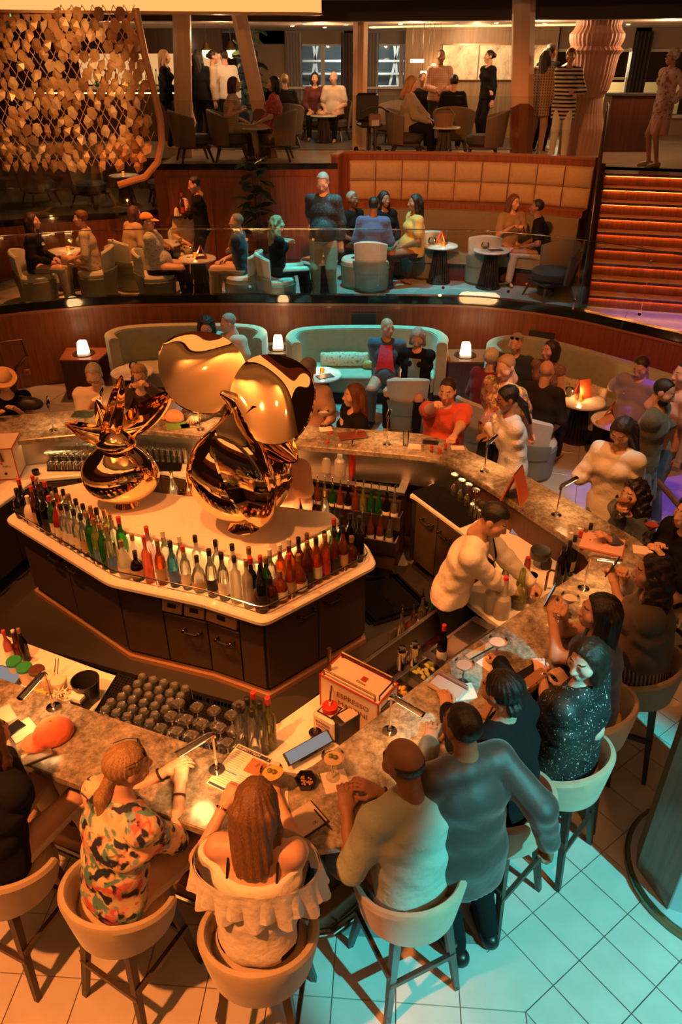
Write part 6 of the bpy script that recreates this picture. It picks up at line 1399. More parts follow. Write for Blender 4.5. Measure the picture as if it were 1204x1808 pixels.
def inst(name,me,loc,label,cat,grp,rz=0,rx=0):
    o=bpy.data.objects.new(name,me);COL.objects.link(o);o.location=loc;o.rotation_euler=(rx,0,rz);return tag(o,label,cat,grp)
def drain(pts,label,z=ZS):
    A,Bq,C,D=[Pz(*q,z)for q in pts];t=thing('drainer_mat',label,'mat');b=B()
    nu=max(6,int((Bq-A).length/.02));nv_=max(6,int((D-A).length/.02))
    for i in range(nu+1):p,q=A.lerp(Bq,i/nu),D.lerp(C,i/nu);b.bar((p.x,p.y,z+.006),(q.x,q.y,z+.006),.010,.010)
    for j in range(nv_+1):p,q=A.lerp(D,j/nv_),Bq.lerp(C,j/nv_);b.bar((p.x,p.y,z+.007),(q.x,q.y,z+.007),.010,.010)
    b.build('lattice',M_rubber,t,smooth=False,kind='stuff');B().prism([(q.x,q.y)for q in(A,Bq,C,D)],z+.0005,z+.003).build('sheet',M_rubber,t,smooth=False);return t
drain(((208,1192),(476,1284),(425,1345),(166,1262)),'black rubber drainer mat carrying upturned glasses on the front worktop')
drain(((728,870),(812,932),(880,905),(812,840)),'black rubber drainer mat on the far right worktop behind the bartender')
drain(((84,832),(318,832),(330,778),(84,778)),'black rubber drainer mat under glasses at the far left worktop')
GZ=ZS+.012
k=0
g0,gu,gv=Pz(252,1195+16,GZ),None,None
o0=Pz(255,1215,GZ);ou=(Pz(330,1236,GZ)-o0)/4;ov=(Pz(190,1268,GZ)-o0)/4.6
for j in range(7):
    for i in range(5):
        p=o0+ou*(i+(.25 if j%2 else 0))+ov*j*.98
        if j==6 and i>3:continue
        inst('tumbler',GM_TUMB,(p.x,p.y,GZ),'upturned stemless glass in the grid on the front drainer mat','glass','upturned tumblers on the front mat')
for(px,py)in((320,1255),(352,1262),(382,1268),(412,1276),(436,1284),(308,1278),(335,1284),(362,1292),(392,1299),(418,1306),(290,1300),(318,1306),(345,1313),(373,1320),(405,1326),(425,1258)):
    p=Pz(px,py+22,GZ);inst('coupe_glass',GM_COUPE,(p.x,p.y,GZ),'upturned coupe glass showing its round foot on the front drainer mat','glass','upturned coupes on the front mat')
for i,(px,py)in enumerate(((800,872),(812,882),(824,890),(836,900),(815,866),(828,874),(842,884),(800,858),(786,856))):
    p=Pz(px,py,GZ);inst('wine_glass',GM_WINE,(p.x,p.y,GZ),'upturned wine glass on the far right drainer mat','glass','upturned wine glasses far right')
for i in range(5):
    for j in range(3):
        p=Pz(832+11*j+7*i,918-9*j+6*i-10,GZ);inst('tumbler',GM_TUMB,(p.x,p.y,GZ),'upturned clear tumbler beside the wine glasses behind the bartender','glass','upturned tumblers far right')
for i in range(6):
    p=Pz(818+15*i,838+10.5*i,GZ);inst('coupe_glass',GM_COUPE,(p.x,p.y,GZ),'upturned coupe glass close under the far right counter edge','glass','upturned coupes far right')
for i in range(4):
    for j in range(2):p=Pz(896+9*i,905+8*i-7*j,ZS);inst('saucer',lathe_mesh([(0,.0),(.03,0),(.05,.012),(.05,.016),(.028,.005),(0,.005)],mat('lit saucer',(.75,.62,.42),.3),18,'saucer')if i+j==0 else bpy.data.meshes['saucer'],(p.x,p.y,ZS),'pale saucer lined up near the payment terminal','saucer','saucers by the terminal')
for i in range(9):
    for j in range(3):
        p=Pz(92+11*i,826-15*j,GZ);inst('coupe_glass',GM_COUPE,(p.x,p.y,GZ),'upturned coupe glass on the far left drainer mat','glass','upturned coupes far left')
for i in range(9):
    for j in range(3):
        p=Pz(248+10*i,812-14*j+.6*i,GZ);inst('highball_glass',GM_HIGH,(p.x,p.y,GZ),'tall clear highball glass behind the small gold sculpture','glass','highballs behind the sculpture')
us=thing('undercounter_light','glowing strip under the inner edge of the granite counter','light strip')
for i in(0,1,2,10,11,12,13,14,15,16,17):a,c=inset(VI,VO,.06)[i],inset(VI,VO,.06)[(i+1)%NB];B().bar((a.x,a.y,1.037),(c.x,c.y,1.037),.012,.008).build('strip',emis('under led',(1,.55,.2),16.0 if i>3 else 8.0),us,smooth=False)
GM_MART=lathe_mesh([(0,0),(.036,0),(.036,.003),(.006,.008),(.0045,.085),(.012,.095),(.055,.15),(.057,.155),(.054,.151),(.010,.098),(0,.096)],G_GLASS,22,'stem_glass')
def drink(px,py,z,col,label,r=.048,h=.138,garnish=None):
    p=Pz(px,py,z);t=thing('cocktail',label,'cocktail',p);o=bpy.data.objects.new('stem_glass',GM_MART);COL.objects.link(o);o.parent=t
    B().lathe([(0,.100),(.012,.101),(r,h),(0,h+.001)],n=20).build('drink',mat('drink %.2f %.2f %.2f'%col,col,.2),t)
    if garnish:B().lathe([(0,0),(.012,.006),(.012,.016),(0,.022)],(.012,0,h-.004),10).lathe([(0,0),(.012,.006),(.012,.016),(0,.022)],(-.010,.008,h-.004),10).build('olives',garnish,t)
    return t
OLV=mat('olive',(.16,.15,.03),.4)
NAPM=mat('paper napkin',(.74,.62,.52),.85)
def flat(name,px,py,z,w,d,rz,m,label,cat,t=.004,grp=None,bev=0.,dx=0):p=Pz(px,py,z);return tag(B().box((0,0,t/2),(w,d,t),bev=bev).build(name,m,None,loc=(p.x,p.y,z+.0006),rz=math.radians(rz),smooth=bool(bev)),label,cat,grp)
ZB=1.10
flat('napkin',592,1380,ZB,.125,.125,15,NAPM,'square paper napkin under the olive martini by the black bowl','napkin');drink(588,1372,ZB+.005,(.62,.46,.26),'martini with olives on a square napkin at the bar corner',garnish=OLV)
flat('napkin',487,1412,ZB,.12,.12,5,NAPM,'paper napkin beside the ruffled-top woman','napkin');drink(482,1398,ZB+.005,(.72,.42,.12),'golden martini in front of the ruffled-top woman',garnish=OLV)
flat('napkin',868,1172,ZB,.13,.13,40,NAPM,'paper napkin under the creamy coupe on the teal-lit counter','napkin');drink(874,1165,ZB+.005,(.72,.56,.46),'creamy cocktail on a napkin left of the glitter-top woman')
drink(816,1206,ZB,(.45,.36,.30),'half-drunk cocktail beside the open clutch on the bar');flat('napkin',820,1222,ZB,.12,.12,10,NAPM,'paper napkin next to the silver clutch','napkin')
flat('napkin',988,1108,ZB,.12,.12,30,NAPM,'paper napkin in front of the blue dress woman','napkin');drink(1000,1086,ZB,(.55,.5,.46),'pale cocktail behind the raised phone on the bar')
flat('napkin',1135,972,ZB,.14,.11,-15,NAPM,'paper napkin near the coupe drinker on the right counter','napkin');drink(1143,955,ZB,(.30,.05,.04),'dark red cocktail near the right bar corner')
flat('napkin',40,1290,ZB,.13,.13,45,NAPM,'paper napkin next to the orange baseball cap','napkin');flat('napkin',2,1266,ZB,.13,.13,40,NAPM,'paper napkin at the left frame edge of the counter','napkin')
flat('napkin',733,789,ZB,.13,.10,-10,NAPM,'paper napkin left of the orange polo man','napkin');flat('napkin',808,791,ZB,.12,.08,0,NAPM,'paper napkin right of the orange polo hand','napkin');flat('napkin',332,752,ZB,.14,.10,20,NAPM,'paper napkin in front of the camouflage guest','napkin');flat('napkin',575,758,ZB,.12,.10,10,NAPM,'paper napkin under the pale martini at the far bar','napkin')
drink(571,752,ZB+.005,(.66,.60,.46),'pale martini at the far bar beside the gold sculpture')
for(px,py,lb)in((716,786,'empty tumbler left of the orange polo man'),):p=Pz(px,py,ZB);inst('highball_glass',GM_HIGH,(p.x,p.y,ZB),lb,'glass',None)
def held_drink(P,col,label):t=thing('cocktail',label,'cocktail',P);o=bpy.data.objects.new('stem_glass',GM_MART);COL.objects.link(o);o.parent=t;B().lathe([(0,.100),(.012,.101),(.046,.136),(0,.137)],n=20).build('drink',mat('drink %.2f %.2f %.2f'%col,col,.2),t);return t
def fing(p,i,d=.085,dz=-.03):a,e,w_=p['arms'][i];y=(w_-e)/np.linalg.norm(w_-e);q=w_+y*d;return Vector((q[0],q[1],q[2]+dz))
held_drink(fing(p11,1,.07,-.10),(.30,.10,.05),'coupe of dark cocktail held to the lips of sunglasses woman');held_drink(fing(p12,1,.07,-.09),(.72,.45,.22),'coupe of amber cocktail held by the cream blouse woman');held_drink(fing(p28,1,.08,-.08),(.72,.62,.55),'coupe of pale cocktail held by the floral shirt man')
M_ph=mat('phone body',(.02,.02,.022),.2);M_phs=mat('dark phone screen',(.015,.016,.02),.08);M_phl=emis('lit phone screen',(.5,.7,.9),.6)
def phone(loc,R,label,body=M_ph,scr=M_phs):
    t=thing('smartphone',label,'phone',loc);R=Matrix(R)if not isinstance(R,Matrix)else R;t.rotation_euler=R.to_euler()
    B().box((0,0,0),(.073,.148,.009),bev=.003).build('body',body,t);B().box((0,0,.0048),(.066,.140,.0008)).build('screen',scr,t,smooth=False);B().box((-.02,.052,-.0055),(.028,.028,.003),bev=.001).build('camera_bump',body,t);return t
def flat_R(deg):return Matrix.Rotation(math.radians(deg),3,'Z')
def up_R(face,tilt=70):return Matrix.Rotation(math.radians(face+90),3,'Z')@Matrix.Rotation(math.radians(tilt),3,'X')
def lay(px,py,deg,label,**k):p=Pz(px,py,ZB);return phone((p.x,p.y,ZB+.006),flat_R(deg),label,**k)
lay(18,1292,-35,'dark phone in a tan case at the left frame edge');lay(65,1335,-60,'cream phone lying face down near the orange cap',body=mat('cream phone',(.62,.52,.42),.35),scr=mat('cream phone back',(.66,.56,.45),.3));lay(934,1188,-55,'black phone lying beside the dark-haired hoodie guest')
lay(760,782,80,'black phone on the far counter near the orange polo man')
phone(fing(p8,0,.09,.02),up_R(155,75),'phone held upright by the blue dress woman',scr=M_phl);phone(fing(p9,0,.09,.02),up_R(150,70),'phone held by the curly-haired woman in grey',scr=M_phs);phone(fing(p12,0,.08,.01),up_R(228,25),'phone held by the cream blouse woman',scr=M_phl)
phone(fing(p18,1,.06,.01),up_R(180,85),'phone at the left ear of the plum cardigan woman');phone(fing(p32,0,.08,.01),up_R(222,20),'phone in the hand of the lavender polo man');phone(fing(p60,0,.08,.01),up_R(350,30),'phone in the hand of the upstairs blonde woman',scr=M_phl);phone(fing(p42,1,.08,.01),up_R(18,40),'phone held by the curly blonde terrace woman',scr=M_phl)
p=Pz(96,1300,ZB);t=thing('baseball_cap','orange baseball cap lying on the front left counter','cap',(p.x,p.y,ZB),math.radians(125));oc=cloth('coral cap',(.70,.16,.07))
V,Q=sdf_mesh([ell((0,0,.02),(.088,.105,.095))],.009,.01,[('p',np.array((0,0,.004)),np.array((0,0,-1.)))]);npobj('crown',V,Q,oc,t)
B().grid(lambda u,v:((.080*math.cos(pi*u)),.06+.03*math.sin(pi*u)+.075*v*math.sin(pi*(.05+.9*u)),.012+.010*math.sin(pi*u)*v),18,5).build('brim',oc,t);B().lathe([(0,0),(.008,0),(.006,.005),(0,.005)],(0,0,.114),8).build('button',oc,t)
M_paper=mat('paper',(.74,.64,.50),.8);M_ink=mat('navy ink',(.03,.04,.10),.7);M_print=mat('faint print',(.42,.36,.30),.8);M_photo=pattern('print photo',(.42,.16,.07),[(.6,.3,.15),(.2,.08,.05)],14)
p=Pz(424,1362,ZB);t=thing('printed_menu','printed daily sheet with navy banner and photo on the bar','menu',(p.x,p.y,ZB+.001),math.radians(-28))
B().box((0,0,.001),(.215,.28,.0015)).build('sheet',M_paper,t,smooth=False);B().box((0,.122,.0021),(.205,.022,.0006)).build('banner',M_ink,t,smooth=False);text('banner_text','CELEBRITY TODAY',.017,M_paper,t,(-.03,.122,.003),(0,0,0));text('banner_mark','X',.018,M_paper,t,(.09,.122,.003),(0,0,0));B().box((.055,.055,.0021),(.09,.09,.0006)).build('photo',M_photo,t,smooth=False);B().box((-.05,-.03,.0021),(.10,.006,.0006)).build('rule',mat('blue rule',(.10,.14,.45),.7),t,smooth=False);B().box((-.05,-.127,.0021),(.10,.013,.0006)).build('foot_banner',M_ink,t,smooth=False)
ln=B()
for i in range(16):
    y=.10-.0135*i
    if abs(y+.03)>.008:ln.box((-.052,y,.0020),(.088-.012*(i%3),.0035,.0005))
for i in range(8):ln.box((.055,-.02-.0125*i,.0020),(.085-.01*(i%2),.0035,.0005))
ln.build('text_lines',M_print,t,smooth=False,kind='stuff')
def folder(px,py,deg,label,w=.21,d=.15,mark=None,m=mat('taupe board',(.52,.42,.34),.6),under=M_black,name='menu_folder',tt=.012):
    p=Pz(px,py,ZB);t=thing(name,label,'menu',(p.x,p.y,ZB),math.radians(deg));B().box((0,0,tt/2),(w,d,tt),bev=.003).build('cover',m,t);B().box((.004,-.004,tt/4),(w+.006,d+.006,tt/2),bev=.001).build('back_board',under,t)
    if mark:text('mark',mark,.022,M_ink,t,(w*.2,-d*.32,tt+.001),(0,0,0))
    return t
folder(537,1450,38,'bill folder with a small dark mark and pen beside the ruffled woman',.17,.14,'-X-')
p=Pz(555,1432,ZB);tag(B().tube([(0,0,.006),(.12,0,.006),(.135,0,.006)],[.005,.005,.002],8).build('pen',M_black,None,loc=(p.x,p.y,ZB+.004),rz=math.radians(-52)),'black pen clipped at the bill folder edge','pen')
t=folder(1063,962,-25,'pale pink wooden menu board with three studs on the right counter',.30,.22,None,mat('pink board',(.62,.36,.28),.5),mat('pink board edge',(.42,.12,.08),.5),tt=.02)
for x in(-.09,0,.09):B().lathe([(0,0),(.006,0),(.004,.004),(0,.004)],(x,.0,.020),8).build('stud',M_bronze,t)
folder(622,770,12,'red-brown menu folder lying on the far bar',.26,.15,None,mat('oxblood board',(.16,.035,.02),.45))
p=Pz(938,1210,ZB+.01);t=thing('woven_clutch','brown woven clutch propped on the counter edge by the glitter-top woman','bag',(p.x,p.y,ZB+.001),math.radians(40));B().box((0,0,.03),(.24,.07,.06),bev=.008).build('body',stripes('woven brown',(.16,.07,.03),(.30,.15,.07),60,'XZ'),t);B().box((0,-.037,.058),(.24,.006,.006)).build('trim',M_gold,t,smooth=False)
p=Pz(789,1218,ZB);t=thing('clutch_bag','silver pink folding wallet lying open beside the hoodie guest','wallet',(p.x,p.y,ZB+.001),math.radians(-40));B().box((0,0,.012),(.20,.11,.024),bev=.008).build('body',mat('pearl leather',(.55,.42,.36),.25,.2),t);B().box((.0,.058,.03),(.20,.016,.05),R=Matrix.Rotation(.3,3,'X'),bev=.006).build('flap',mat('mauve leather',(.30,.16,.13),.35),t)
for(px,py,deg,lb,mm_)in((846,1150,35,'tan leather check presenter behind the creamy cocktail','tan leather'),(862,1248,60,'gold-edged wallet near the hoodie guest','gold leather')):folder(px,py,deg,lb,.20,.04,None,mat(mm_,(.36,.20,.10),.4))
def tent(P,deg,label,h=.20,w=.17,m=mat('rust card',(.50,.10,.035),.55),sp=.09):
    t=thing('tent_menu',label,'menu stand',P,math.radians(deg));
    for s in(-1,1):
        B().add([(-w/2,s*sp,0),(w/2,s*sp,0),(w/2,s*.006,h),(-w/2,s*.006,h),(-w/2,s*(sp-.012),0),(w/2,s*(sp-.012),0),(w/2,s*-.004,h),(-w/2,s*-.004,h)],[(0,1,2,3),(7,6,5,4),(0,4,5,1),(1,5,6,2),(2,6,7,3),(3,7,4,0)]).build('panel',m,t,smooth=False)
    return t
tent(Pz(908,880,ZB),60,'rust A-frame menu standing on the right counter by the white sweater woman',.26,.20)
p=Pz(148,732,ZB);tag(B().grid(lambda u,v:(.11*(u-.5)*2,.08*(v-.5)*2,.035*math.sin(pi*u)*math.sin(pi*v)+.006*math.sin(u*19)*math.sin(v*17)),14,12).build('pouch',glass('plastic pouch',(.5,.6,.55),.4,(.1,.16,.14)),None,loc=(p.x,p.y,ZB+.008)),'see-through plastic pouch in front of the white tee guest','pouch')
p=Pz(309,742,ZB);t=thing('baseball_cap','peach cap on a green card beside the small sculpture','cap',(p.x,p.y,ZB+.006),math.radians(60));V,Q=sdf_mesh([ell((0,0,.02),(.085,.10,.085))],.011,.01,[('p',np.array((0,0,.004)),np.array((0,0,-1.)))]);npobj('crown',V,Q,cloth('peach cap',(.66,.34,.20)),t);B().grid(lambda u,v:(.078*math.cos(pi*u),.06+.03*math.sin(pi*u)+.07*v*math.sin(pi*(.05+.9*u)),.012),14,4).build('brim',MATS['peach cap'],t)
flat('card',314,752,ZB,.22,.16,15,mat('green card',(.14,.26,.05),.6),'green card under the peach cap on the far bar','card')
p=Pz(52,722,ZB);t=thing('shoulder_bag','black shoulder bag slumped on the far left counter','bag',(p.x,p.y,ZB));V,Q=sdf_mesh([ell((0,0,.06),(.13,.07,.07)),ell((.07,.0,.05),(.08,.07,.05))],.014,.03,[('p',np.array((0,0,.002)),np.array((0,0,-1.)))]);npobj('body',V,Q,mat('black nylon',(.015,.013,.012),.5),t);B().tube([(-.1,0,.08),(-.05,-.05,.16),(.05,-.03,.14),(.12,.0,.06)],.006,6).build('strap',M_black,t)
p=Pz(540,1385,ZB);t=thing('snack_bowl','black hexagonal snack bowl on the counter between the martinis','bowl',(p.x,p.y,ZB));B().lathe([(0,0),(.045,0),(.056,.045),(.050,.045),(.040,.010),(0,.010)],n=6).build('bowl',mat('black ceramic',(.010,.010,.011),.3),t,smooth=False)
sn=B();rs=random.Random(2)
for i in range(24):a,r=rs.random()*6.28,rs.random()*.034;sn.lathe([(0,-.006),(.006,0),(0,.006)],(r*math.cos(a),r*math.sin(a),.018+rs.random()*.006),6)
sn.build('snack_mix',mat('snack',(.42,.22,.08),.6),t,kind='stuff')
# cocktail machine and its jug
M_ivo=mat('ivory enamel',(.72,.58,.44),.4);M_redt=mat('red trim',(.42,.035,.02),.35);M_brown=mat('brown print',(.20,.07,.04),.6)
mb0,mb1,mb2=Pz(578,1262,ZS),Pz(650,1302,ZS),Pz(688,1262,ZS)
ux=(mb1-mb0);mlen=.40;ux.normalize();rz=math.atan2(ux.y,ux.x)
mc=Pz(632,1270,ZS);mw,mh=.20,.33
t=thing('cocktail_machine','cream espresso martini machine with red edges and brass top rails','drinks machine',(mc.x,mc.y,ZS),rz)
B().box((0,0,mh/2),(mlen,mw,mh-.01),bev=.006).build('housing',M_ivo,t)
e=.008
for z in(.006,mh-.006):
    for y in(-mw/2,mw/2):B().box((0,y,z),(mlen+.006,e,e)).build('red_edge',M_redt,t,smooth=False)
    for x in(-mlen/2,mlen/2):B().box((x,0,z),(e,mw+.006,e)).build('red_edge',M_redt,t,smooth=False)
for x in(-mlen/2,mlen/2):
    for y in(-mw/2,mw/2):B().box((x,y,mh/2),(e,e,mh)).build('red_edge',M_redt,t,smooth=False)
for y in(-mw/2+.012,mw/2-.012):B().tube([(-mlen/2+.02,y,mh-.004),(-mlen/2+.02,y,mh+.035),(mlen/2-.03,y,mh+.035),(mlen/2-.03,y,mh-.004)],.006,6).build('top_rail',M_bronze,t)
B().tube([(mlen/2-.012,-mw/2+.03,mh-.004),(mlen/2-.012,-mw/2+.03,mh+.03),(mlen/2-.012,mw/2-.03,mh+.03),(mlen/2-.012,mw/2-.03,mh-.004)],.005,6).build('top_rail',M_bronze,t)
B().box((mlen/2+.003,0,mh*.60),(.004,mw*.72,mh*.46)).build('vent_recess',M_black,t,smooth=False)
for i in range(8):B().box((mlen/2+.006,0,mh*.60+(i-3.5)*.018),(.004,mw*.70,.008)).build('vent_slat',mat('vent slat',(.25,.19,.13),.5),t,smooth=False)
text('lettering','ESPRESSO',.052,M_brown,t,(.03,-mw/2-.0035,mh*.74),(pi/2,0,0));text('lettering','MARTINI',.052,M_brown,t,(.03,-mw/2-.0035,mh*.55),(pi/2,0,0))
B().box((.115,-mw/2-.003,mh*.22),(.03,.002,.03)).build('logo_block',M_redt,t,smooth=False);text('logo_text','Kahlua',.028,M_brown,t,(.155,-mw/2-.0035,mh*.13),(pi/2,0,0))
B().box((.03,.015,mh+.0005),(.034,.034,.002)).build('logo_block',M_redt,t,smooth=False);text('logo_text','Kahlua',.024,M_brown,t,(.03,-.02,mh+.001),(0,0,0))
B().tube([(-mlen/2+.02,-.04,mh),(-mlen/2+.02,-.04,mh+.06)],.013,8).tube([(-mlen/2+.02,-.04,mh+.055),(-mlen/2+.02,-.04,mh+.16)],[.009,.014],8).build('tap_handle',M_bronze,t)
jc=Pz(583,1290,ZS);j=thing('mixer_jug','square cream jug with a red screw lid beside the espresso martini machine','jug',(jc.x,jc.y,ZS),rz)
B().box((0,0,.085),(.15,.14,.17),bev=.018).build('body',M_ivo,j);B().tube([(-.05,-.05,.172),(.05,-.05,.172),(.05,.045,.172),(-.05,.045,.172)],.006,6,closed=True).build('rim_gasket',M_black,j);B().lathe([(0,.17),(.045,.17),(.045,.205),(.04,.21),(0,.21)],n=24).build('lid',mat('red lid',(.50,.03,.02),.4),j);B().tube([(0,0,.21),(0,0,.235)],.008,8).build('lid_valve',M_white,j)
B().tube([(0,0,.235),(-.01,.02,.27),(-.05,.09,.29),(-.10,.16,.25),(-.11,.19,.18)],.005,6).build('hose',M_bronze,j)
B().box((.078,.0,.08),(.003,.09,.09)).build('label_plate',M_paper,j,smooth=False);B().box((.080,.01,.09),(.003,.018,.018)).build('logo_block',M_redt,j,smooth=False)
text('lettering','ESPRESSO',.024,M_brown,j,(0,-.0715,.115),(pi/2,0,0));text('lettering','MARTINI',.024,M_brown,j,(0,-.0715,.088),(pi/2,0,0));text('logo_text','Kahlua',.018,M_brown,j,(0,-.0715,.06),(pi/2,0,0))
p=Pz(22,832,ZS);t=thing('cocktail_machine','cream drinks machine with red edging and a long tap at far left','drinks machine',(p.x,p.y,ZS),math.radians(8));B().box((0,0,.16),(.20,.34,.32),bev=.006).build('housing',M_ivo,t)
for x in(-.1,.1):
    for z in(.004,.318):B().box((x,-.0,z),(.008,.346,.008)).build('red_edge',M_redt,t,smooth=False)
    B().box((x,-.171,.16),(.008,.008,.32)).build('red_edge',M_redt,t,smooth=False)
for z in(.004,.318):B().box((0,-.171,z),(.206,.008,.008)).build('red_edge',M_redt,t,smooth=False)
B().tube([(0,-.17,.20),(0,-.20,.21),(-.01,-.21,.33)],[.012,.014,.016],8).build('tap_handle',M_bronze,t);B().box((-.02,-.173,.17),(.02,.002,.02)).build('logo_block',M_redt,t,smooth=False);text('logo_text','Kahlua',.026,M_brown,t,(.02,-.1735,.14),(pi/2,0,0));B().lathe([(0,0),(.012,0),(.012,.01),(0,.01)],(0,-.176,.07),10,Matrix.Rotation(pi/2,3,'X')).build('button',M_black,t)
p=Pz(56,808,ZS);t=thing('mixer_jug','lit cream jug with red lid and printed card at far left','jug',(p.x,p.y,ZS),.1);B().box((0,0,.08),(.14,.15,.16),bev=.016).build('body',M_ivo,t);B().lathe([(0,.16),(.04,.16),(.04,.19),(0,.195)],(0,.02,0),20).build('lid',MATS['red lid'],t);B().box((.0,-.077,.08),(.10,.003,.11)).build('label_plate',M_paper,t,smooth=False)
p=Pz(64,838,ZS);tag(B().lathe([(0,0),(.03,0),(.034,.05),(.030,.05),(.026,.008),(0,.008)],(p.x,p.y,ZS),16).build('bean_cup',M_black),'small dark cup in front of the far left jug','cup')
p=Pz(557,1312,ZS);t=thing('bean_cup','clear cup of coffee beans by the square jug','cup',(p.x,p.y,ZS));B().lathe([(0,0),(.030,0),(.038,.09),(.035,.09),(.028,.006),(0,.006)],n=18).build('cup',G_GLASS,t);bn=B();rs=random.Random(5)
for i in range(60):a,r=rs.random()*6.28,rs.random()*.03;bn.lathe([(0,-.006),(.005,0),(0,.006)],(r*math.cos(a),r*math.sin(a),.06+rs.random()*.028),6)
bn.build('coffee_beans',mat('coffee bean',(.035,.015,.008),.45),t,kind='stuff')
def slab_screen(name,px,py,z,w,d,th,rzdeg,tilt,label,scr,body=M_black,foot=True):
    p=Pz(px,py,z);t=thing(name,label,'screen',(p.x,p.y,z),math.radians(rzdeg));R=Matrix.Rotation(math.radians(tilt),3,'X');c=Vector((0,0,.07 if foot else .02+.5*d*math.sin(math.radians(tilt))))
    B().box(c,(w,d,th),R=R,bev=.004).build('bezel',body,t);B().box(c+R@Vector((0,0,th/2+.0006)),(w*.93,d*.88,.001),R=R).build('display',scr,t,smooth=False)
    if foot:B().box((0,.01,.02),(w*.4,d*.5,.04),bev=.006).build('stand',body,t)
    return t,c,R
tb,c,R=slab_screen('order_tablet',545,1335,ZS,.30,.075,.015,36,30,'order tablet with pale lit display at the bar corner',emis('tablet glow',(.62,.56,.54),.42))
p=Pz(612,1300,ZS);t=thing('card_reader','black card reader with a grey pad behind the counter corner','card reader',(p.x,p.y,ZS),math.radians(38));B().box((0,0,.09),(.16,.09,.18),bev=.008).build('body',M_black,t);B().box((.0,-.01,.184),(.10,.07,.006),bev=.002).build('pad',mat('grey pad',(.45,.38,.30),.5),t)
M_scr=mat('terminal screen',(.10,.10,.12),.15,emit=.55,ecol=(.24,.23,.27))
tb,c,R=slab_screen('pay_terminal',935,945,ZS,.30,.22,.03,-38,52,'black touchscreen terminal showing a green banner beside the bartender',M_scr)
for(x,y,w,h,m,nm)in((.01,.0,.17,.034,emis('green banner',(.16,.50,.06),.9),'green_banner'),(-.03,-.038,.10,.012,emis('white field',(.8,.8,.75),.8),'white_field'),(.09,-.075,.014,.014,emis('blue dot',(.4,.5,.8),.8),'corner_icon')):B().box(c+R@Vector((x,y,.0175)),(w,h,.001),R=R).build(nm,m,tb,smooth=False)
B().lathe([(0,0),(.011,0),(0,.001)],c+R@Vector((-.04,.012,.0185)),12,R).build('banner_icon',emis('white field',(.8,.8,.75),.8),tb)
B().box(c+R@Vector((.03,.006,.0184)),(.09,.010,.001),R=R).build('banner_line',MATS['white field'],tb,smooth=False)
p=Pz(985,968,ZS);t=thing('receipt_printer','black receipt printer between terminal and wine bottles','printer',(p.x,p.y,ZS),math.radians(-38));B().box((0,0,.07),(.15,.19,.14),bev=.01).build('body',M_black,t);B().box((0,.03,.142),(.10,.07,.006)).build('lid_trim',M_bronze,t,smooth=False)
p=Pz(950,1000,ZS);t=thing('check_spool','round black lidded caddy on the station beside the bartender','caddy',(p.x,p.y,ZS));B().lathe([(0,.09),(.075,.09),(.078,.095),(.078,.15),(.072,.158),(0,.158)],n=24).build('lid',mat('black plastic',(.02,.018,.018),.35),t);B().box((.05,-.03,.045),(.07,.05,.09),bev=.006).build('post',M_black,t)
p=Pz(962,1042,ZS);t=thing('mixing_tap','curved brass soda tap near the wine bottles','tap',(p.x,p.y,ZS));B().tube([(0,0,0),(0,0,.16),(.015,-.01,.19),(.05,-.03,.19),(.06,-.04,.15)],.009,8).build('spout',M_bronze,t)
p=Pz(935,1040,ZS);t=thing('shaker_tin','steel shaker tin in the bartender hands','shaker',(p.x,p.y,ZS));B().lathe([(0,0),(.032,0),(.044,.13),(.041,.13),(.030,.006),(0,.006)],n=20).build('tin',M_chrome,t)
p=Pz(735,1205,ZS-.1);t=thing('garnish_tray','steel garnish tray of lime and lemon wedges along the counter edge','tray',(p.x,p.y,ZS-.098),math.radians(44));B().box((0,0,.004),(.40,.13,.008)).build('tray',M_steel,t,smooth=False)
for i in range(5):B().box((-.2+.1*i,0,.03),(.006,.13,.06)).build('divider',M_black,t,smooth=False)
for y in(-.065,.065):B().box((0,y,.03),(.40,.006,.06)).build('side',M_steel,t,smooth=False)
LIME=mat('lime',(.42,.45,.10),.5);LEM=mat('lemon',(.70,.45,.06),.5);rs=random.Random(8);wl=None
wedge=B().grid(lambda u,v:(.03*math.cos(pi*u),.016*math.sin(2*pi*v)*math.sin(pi*u),.030*math.sin(pi*u)*(.6+.4*math.cos(2*pi*v))),9,8,cv=True)
wm=[wedge.mesh('wedge',LIME),wedge.mesh('wedge',LEM)]
for i in range(22):
    k=0 if i>6 else 1;x=rs.uniform(.02,.19)if k==0 else rs.uniform(-.19,-.11);o=inst('fruit_wedge',wm[k],(0,0,0),('lime wedge heaped in the garnish tray by the sink' if k==0 else 'lemon wedge in the garnish tray by the sink'),'fruit wedge','lime wedges in the tray' if k==0 else 'lemon wedges in the tray')
    cz=math.cos(math.radians(44));sz=math.sin(math.radians(44));y=rs.uniform(-.045,.045);o.location=(p.x+cz*x-sz*y,p.y+sz*x+cz*y,ZS-.088+.012*(i%3));o.rotation_euler=(rs.uniform(-.6,.6),rs.uniform(-.6,.6),rs.random()*6)
for px,py in((708,1180),(730,1172)):
    q=Pz(px,py,ZS-.1);t=thing('cocktail_shaker','amber-glinting cocktail shaker %s the garnish tray'%('left of' if px<720 else 'right behind'),'shaker',(q.x,q.y,ZS-.098));B().lathe([(0,0),(.030,0),(.036,.15),(.032,.152),(.032,.16),(.022,.185),(0,.188)],n=18).build('tin',M_chrome,t)
